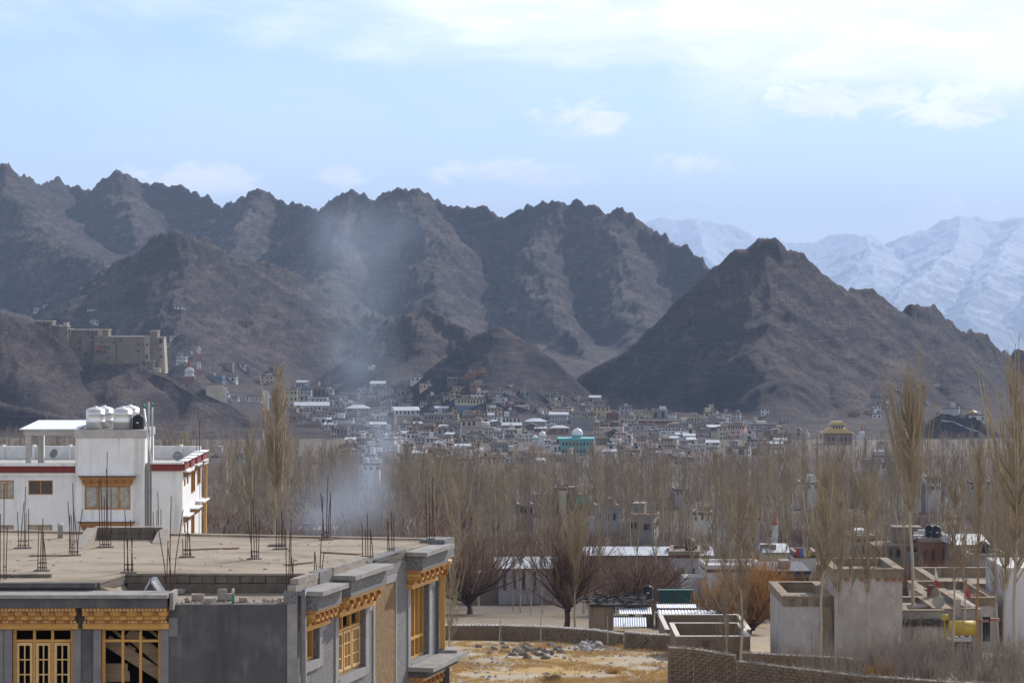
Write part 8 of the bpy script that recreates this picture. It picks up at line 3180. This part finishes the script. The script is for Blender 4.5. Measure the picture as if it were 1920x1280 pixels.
# low bushy orchard trees: greyish on the left, reddish in the middle
n_or = 0
spots = []
tries = 0
while n_or < 120 and tries < 9000:
    tries += 1
    px = tg.uniform(385, 900) if tg.random() < .68 else tg.uniform(900, 1900)
    lo = 300 if px < 850 else 270
    Y_ = lo * (560 / lo) ** tg.random()
    x_ = XY(px, Y_)
    g_ = ground(x_, Y_)
    base = HZ - g_ * FPX / Y_
    if px < 850:
        h = min(tg.uniform(6.5, 11), (base - tg.uniform(868, 900)) * Y_ / FPX)
    else:
        h = tg.uniform(3.5, 6.5)
    if h < 2.5:
        continue
    top = base - h * FPX / Y_
    if px > 900 and blocks(px, top, base, 25, Y_):
        continue
    if any(abs(px - a) < 14 and abs(Y_ - c) < 30 for a, c in spots):
        continue
    spots.append((px, Y_))
    red = px > 760 or tg.random() < .25
    side_ = 'between the guest house and the smoke' if px < 760 else 'in the middle of the valley'
    wv = tg.uniform(.9, 1.3)
    (RK if red else OK_)[tg.randrange(3)].put(x_, Y_, h, tree_label(px, Y_, h, wv, ('reddish' if red else 'greyish') + ' orchard tree'), group=('reddish' if red else 'greyish') + ' orchard trees ' + side_,
                                                wide=wv, z=g_ - .1)
    n_or += 1

# groves further off read as one mass
LOW = [poplar_parts(np.random.default_rng(500 + k), 16, 5, .06 + .03 * (k % 3), .095, .0024, tw_len=.13) for k in range(6)]
VV, FF, off = [], [], 0
n_far = 0
tries = 0
while n_far < 1650 and tries < 60000:
    tries += 1
    px = tg.uniform(-40, 1960)
    Y_ = 520 * (1010 / 520) ** tg.random()
    if px < 650:
        Y_ = 560 * (1340 / 560) ** tg.random()
    if px > 1420:
        Y_ = 560 * (1130 / 560) ** tg.random()
    x_ = XY(px, Y_)
    g_ = ground(x_, Y_)
    base = HZ - g_ * FPX / Y_
    lim = 842 if 560 < px < 1420 else (796 if px <= 560 else 812)
    if 560 < px < 780:
        lim = 832
    cn = float(fbm(np.array(px / 60.0), np.array(math.log(Y_) * 9), 3, .5, 98))
    if cn < -.12 and tg.random() < .7:
        continue
    h = min(tg.uniform(7.5, 16) * (1 + 1.0 * cn), (base - lim - tg.gauss(10, 19)) * Y_ / FPX)
    if h < 5.0:
        continue
    if h * FPX / Y_ > 40 and blocks(px, base - h * FPX / Y_, base, 7, Y_) and tg.random() < .8:
        continue
    t_, c_ = LOW[tg.randrange(6)]
    a = tg.random() * 6.28
    for (v, f) in (t_, c_):
        w = tg.uniform(.9, 1.3)
        vx = (v[:, 0] * math.cos(a) - v[:, 1] * math.sin(a)) * h * w + x_
        vy = (v[:, 0] * math.sin(a) + v[:, 1] * math.cos(a)) * h * w + Y_
        VV.append(np.stack([vx, vy, v[:, 2] * h + g_ - .1], -1))
        FF.append(f + off)
        off += len(v)
    n_far += 1
tag(link('poplar_woods', np_mesh('poplar_woods', np.concatenate(VV), np.concatenate(FF), M_twigs_g)), 'far bare poplar woods below the old town', None, None, 'stuff')

# brush and saplings between the trees
nb = 42000
bp = rng_t.random(nb)
by = 232 * (1000 / 232) ** (bp ** .8)
bpx = rng_t.uniform(-40, 1960, nb)
cl = fbm(bpx / 60.0, np.log(by) * 14, 3, .5, 91)
ok = (cl > -.25) & ~((bpx < 395) & (by < 420)) & ~((bpx < 840) & (by < 320)) & ~((bpx > 1090) & (bpx < 1360) & (by < 236)) & ~((bpx > 1440) & (by < 262)) & ~((by < 258) & (bpx < 1100))
by, bpx, cl = by[ok], bpx[ok], cl[ok]
bx = (bpx - 960) * by / FPX
bz = land(bx, by)
n = len(bx)
k = 3
P0 = np.repeat(np.stack([bx, by, bz - .1], -1), k, 0) + np.concatenate([rng_t.normal(0, .5, (n * k, 2)), np.zeros((n * k, 1))], 1)
hh_ = np.repeat(1.2 + 4.2 * np.clip(cl + .2, 0, 1), k) * rng_t.uniform(.5, 1.3, n * k)
P1 = P0 + np.stack([rng_t.normal(0, .28, n * k) * hh_, rng_t.normal(0, .28, n * k) * hh_, hh_], -1)
rr3 = .011 + np.repeat(by, k) * 2.0e-5
v, f = prisms(P0, P1, rr3, rr3 * .4)
tag(link('undergrowth', np_mesh('undergrowth', v, f, bark('undergrowth', (0.165, 0.115, 0.085), (0.115, 0.08, 0.06)))), 'tangle of bare brush and saplings between the valley trees', None, None, 'stuff')

nb = 1500
by = rng_t.uniform(133, 163, nb)
bpx = rng_t.uniform(1480, 1940, nb)
ok = (fbm(bpx / 30.0, by / 6, 3, .5, 92) > -.08) & (bpx > 1480 + (by > 148) * 60)
by, bpx = by[ok], bpx[ok]
bx = (bpx - 960) * by / FPX
bz = land(bx, by)
n, k = len(bx), 4
P0 = np.repeat(np.stack([bx, by, bz - .1], -1), k, 0) + np.concatenate([rng_t.normal(0, .25, (n * k, 2)), np.zeros((n * k, 1))], 1)
hh_ = rng_t.uniform(.6, 2.6, n * k)
P1 = P0 + np.stack([rng_t.normal(0, .22, n * k) * hh_, rng_t.normal(0, .22, n * k) * hh_, hh_], -1)
v, f = prisms(P0, P1, .010, .004)
tag(link('thicket', np_mesh('thicket', v, f, M_gr_tw)), 'tangled bare stems along the walls at the lower right', None, None, 'stuff')
# ------------------------------------------------------------------ stony lot: grass tufts, stones, bushes
rl = np.random.default_rng(23)
n = 7500
ty = rl.uniform(84, 193, n)
tpx = rl.uniform(800, 1275, n)
tx = (tpx - 960) * ty / FPX
cl = fbm(tx / 6.0, ty / 9.0, 4, .55, 95)
okk = (cl > -.05) | (rl.random(n) < .06)
tx, ty, cl = tx[okk], ty[okk], cl[okk]
tz = land(tx, ty)
nt_ = len(tx)
kb = 12
hgt = np.repeat(.16 + .55 * np.clip(cl, 0, .6), kb) * rl.uniform(.5, 1.2, nt_ * kb)
P0 = np.repeat(np.stack([tx, ty, tz - .03], -1), kb, 0) + np.concatenate([rl.normal(0, .16, (nt_ * kb, 2)), np.zeros((nt_ * kb, 1))], 1)
P1 = P0 + np.stack([rl.normal(0, .40, nt_ * kb) * hgt, rl.normal(0, .40, nt_ * kb) * hgt, hgt], -1)
v, f = prisms(P0, P1, .012, .003)
M_grass = mat('ochre_grass', (0.56, 0.335, 0.10), (0.45, 0.285, 0.11), scale=.35, rough=.9)
tag(link('grass', np_mesh('grass', v, f, M_grass)), 'dry ochre grass tufts on the stony lot', None, None, 'stuff')


def dome_bush(px, py, r_, label, m, n=420):
    p = hit(px, py, 70.0)
    d = unit(rl.normal(0, 1, (n, 3)) * np.array([1, 1, .8]))
    d[:, 2] = np.abs(d[:, 2]) * .9 + .05
    a = d * rl.uniform(0, .45, (n, 1)) * r_
    b_ = a + unit(d + rl.normal(0, .35, (n, 3))) * rl.uniform(.35, .65, (n, 1)) * r_
    v_, f_ = prisms(a, b_, .014, .005)
    o = link('dry_bush', np_mesh('dry_bush', v_, f_, m), None, p - Vector((0, 0, .05)))
    tag(o, label, 'bush')


M_brbush = mat('brown_bush', (0.17, 0.105, 0.055), (0.12, 0.075, 0.04), scale=2, rough=.9)
dome_bush(1036, 1279, .85, 'round dark brown bush at the bottom of the stony lot', M_brbush)
dome_bush(1278, 1287, .62, 'yellow dome-shaped bush at the foot of the nearest wall corner', M_grass)
dome_bush(1340, 1290, .55, 'smaller yellow bush right of the dome-shaped one at the wall foot', M_grass)
dome_bush(1150, 1262, .7, 'ochre bush in the middle right of the stony lot', M_grass, 300)
dome_bush(1000, 1190, 1.1, 'ochre bush clump against the long mud wall', M_grass, 520)
dome_bush(975, 1194, .9, 'left neighbour of the ochre clump by the long mud wall', M_grass, 400)
dome_bush(1065, 1202, .8, 'ochre clump left of the pale stone heap', M_grass, 360)
# scattered broken bricks and stones
sm = [rock_mb(.16 + .05 * k, 60 + k, .7).mesh('stone', M_block_d) for k in range(6)]
sm2 = [rock_mb(.16 + .05 * k, 80 + k, .7).mesh('stone', mat('pale_stone', (.36, .335, .32), (.26, .24, .23), scale=3, rough=.95)) for k in range(6)]
rs_ = random.Random(31)
for k in range(64):
    if k < 44:
        px, py = rs_.gauss(985, 38), 1217 + rs_.gauss(0, 6) + (rs_.random() < .3) * 8
        me, lab, grp = sm[k % 6], 'dark broken brick in the rubble scatter of the stony lot', 'broken bricks on the stony lot'
    else:
        px, py = rs_.gauss(1105, 16), 1214 + rs_.gauss(0, 5)
        me, lab, grp = sm2[k % 6], 'pale stone in the heap below the right end of the long mud wall', 'pale stone heap'
    p = hit(px, py, 90.0)
    if p is None:
        continue
    o = bpy.data.objects.new('stone', me)
    COL.objects.link(o)
    o.location = p + Vector((0, 0, .05 + (.18 * rs_.random() if k >= 44 else 0)))
    o.rotation_euler = (rs_.random() * .6, rs_.random() * .6, rs_.random() * 6)
    tag(o, lab, 'stone', grp)
q = MB()
for k in range(420):
    if k < 120:
        px, py = rs_.uniform(826, 902), 1246 + rs_.gauss(0, 2.5)
    elif k < 220:
        px, py = rs_.gauss(1110, 26), 1216 + rs_.gauss(0, 6)
    else:
        px, py = rs_.uniform(830, 1250), rs_.uniform(1198, 1279)
    p = hit(px, py, 85.0)
    if p is None:
        continue
    s2 = rock_mb(rs_.uniform(.05, .17), k)
    q.add([Vector(v_) + p for v_ in s2.v], s2.f)
tag(q.build('rubble', mat('grey_rubble', (.24, .225, .22), (.15, .14, .138), scale=2, rough=.95)), 'grey rubble and small stones strewn over the lot', None, None, 'stuff')

# ------------------------------------------------------------------ smoke drifting from the trees up over the old town
m_sm = bpy.data.materials.new('smoke')
m_sm.use_nodes = True
nt = m_sm.node_tree
nt.nodes.clear()
o_ = nt.nodes.new('ShaderNodeOutputMaterial')
pv = nt.nodes.new('ShaderNodeVolumePrincipled')
pv.inputs['Color'].default_value = (0.60, 0.72, 0.95, 1)
pv.inputs['Anisotropy'].default_value = 0.2
tc = nt.nodes.new('ShaderNodeTexCoord')
ln = nt.nodes.new('ShaderNodeVectorMath')
ln.operation = 'LENGTH'
nt.links.new(tc.outputs['Object'], ln.inputs[0])
fall = maprange(nt, ln.outputs['Value'], 1.0, 0.15)
fall = mathn(nt, 'POWER', fall, 1.6)
gp = nt.nodes.new('ShaderNodeNewGeometry').outputs['Position']
nz = noise_node(nt, gp, .06, 6, .62, 1.2)
nz = maprange(nt, nz, .36, .66)
oi = nt.nodes.new('ShaderNodeObjectInfo')
dn = mathn(nt, 'MULTIPLY', mathn(nt, 'MULTIPLY', fall, nz), oi.outputs['Alpha'])
nt.links.new(dn, pv.inputs['Density'])
nt.links.new(pv.outputs[0], o_.inputs['Volume'])
smk = empty('smoke', W(705, 880, 380))
tag(smk, 'pale blue smoke rising from the trees over the old town', None, None, 'stuff')
bm_ = bmesh.new()
bmesh.ops.create_icosphere(bm_, subdivisions=2, radius=1.0)
me_s = bpy.data.meshes.new('puff')
bm_.to_mesh(me_s)
bm_.free()
me_s.materials.append(m_sm)
PUFF = [  # column, row, distance, half width px, half height px, density
    (598, 962, 300, 78, 60, .19), (655, 935, 330, 86, 80, .11), (560, 985, 290, 55, 36, .12), (700, 900, 360, 58, 95, .16), (714, 842, 400, 44, 66, .19),
    (704, 785, 440, 62, 75, .075), (690, 710, 480, 78, 100, .046), (672, 620, 520, 84, 105, .046), (662, 530, 560, 112, 100, .050), (688, 450, 600, 120, 80, .045), (628, 425, 600, 75, 62, .03),
    (738, 415, 620, 70, 50, .034), (640, 690, 500, 60, 70, .03)]
for (px, py, Y_, wx, wz, dens) in PUFF:
    o = bpy.data.objects.new('puff', me_s)
    COL.objects.link(o)
    o.parent = smk
    o.location = W(px, py, Y_) - smk.location
    k = Y_ / FPX
    o.scale = (wx * k * 1.25, max(wx, 40) * k * 1.1, wz * k * 1.25)
    o.color = (1, 1, 1, dens * (.62 if py > 800 else (.95 if py > 560 else .62)))
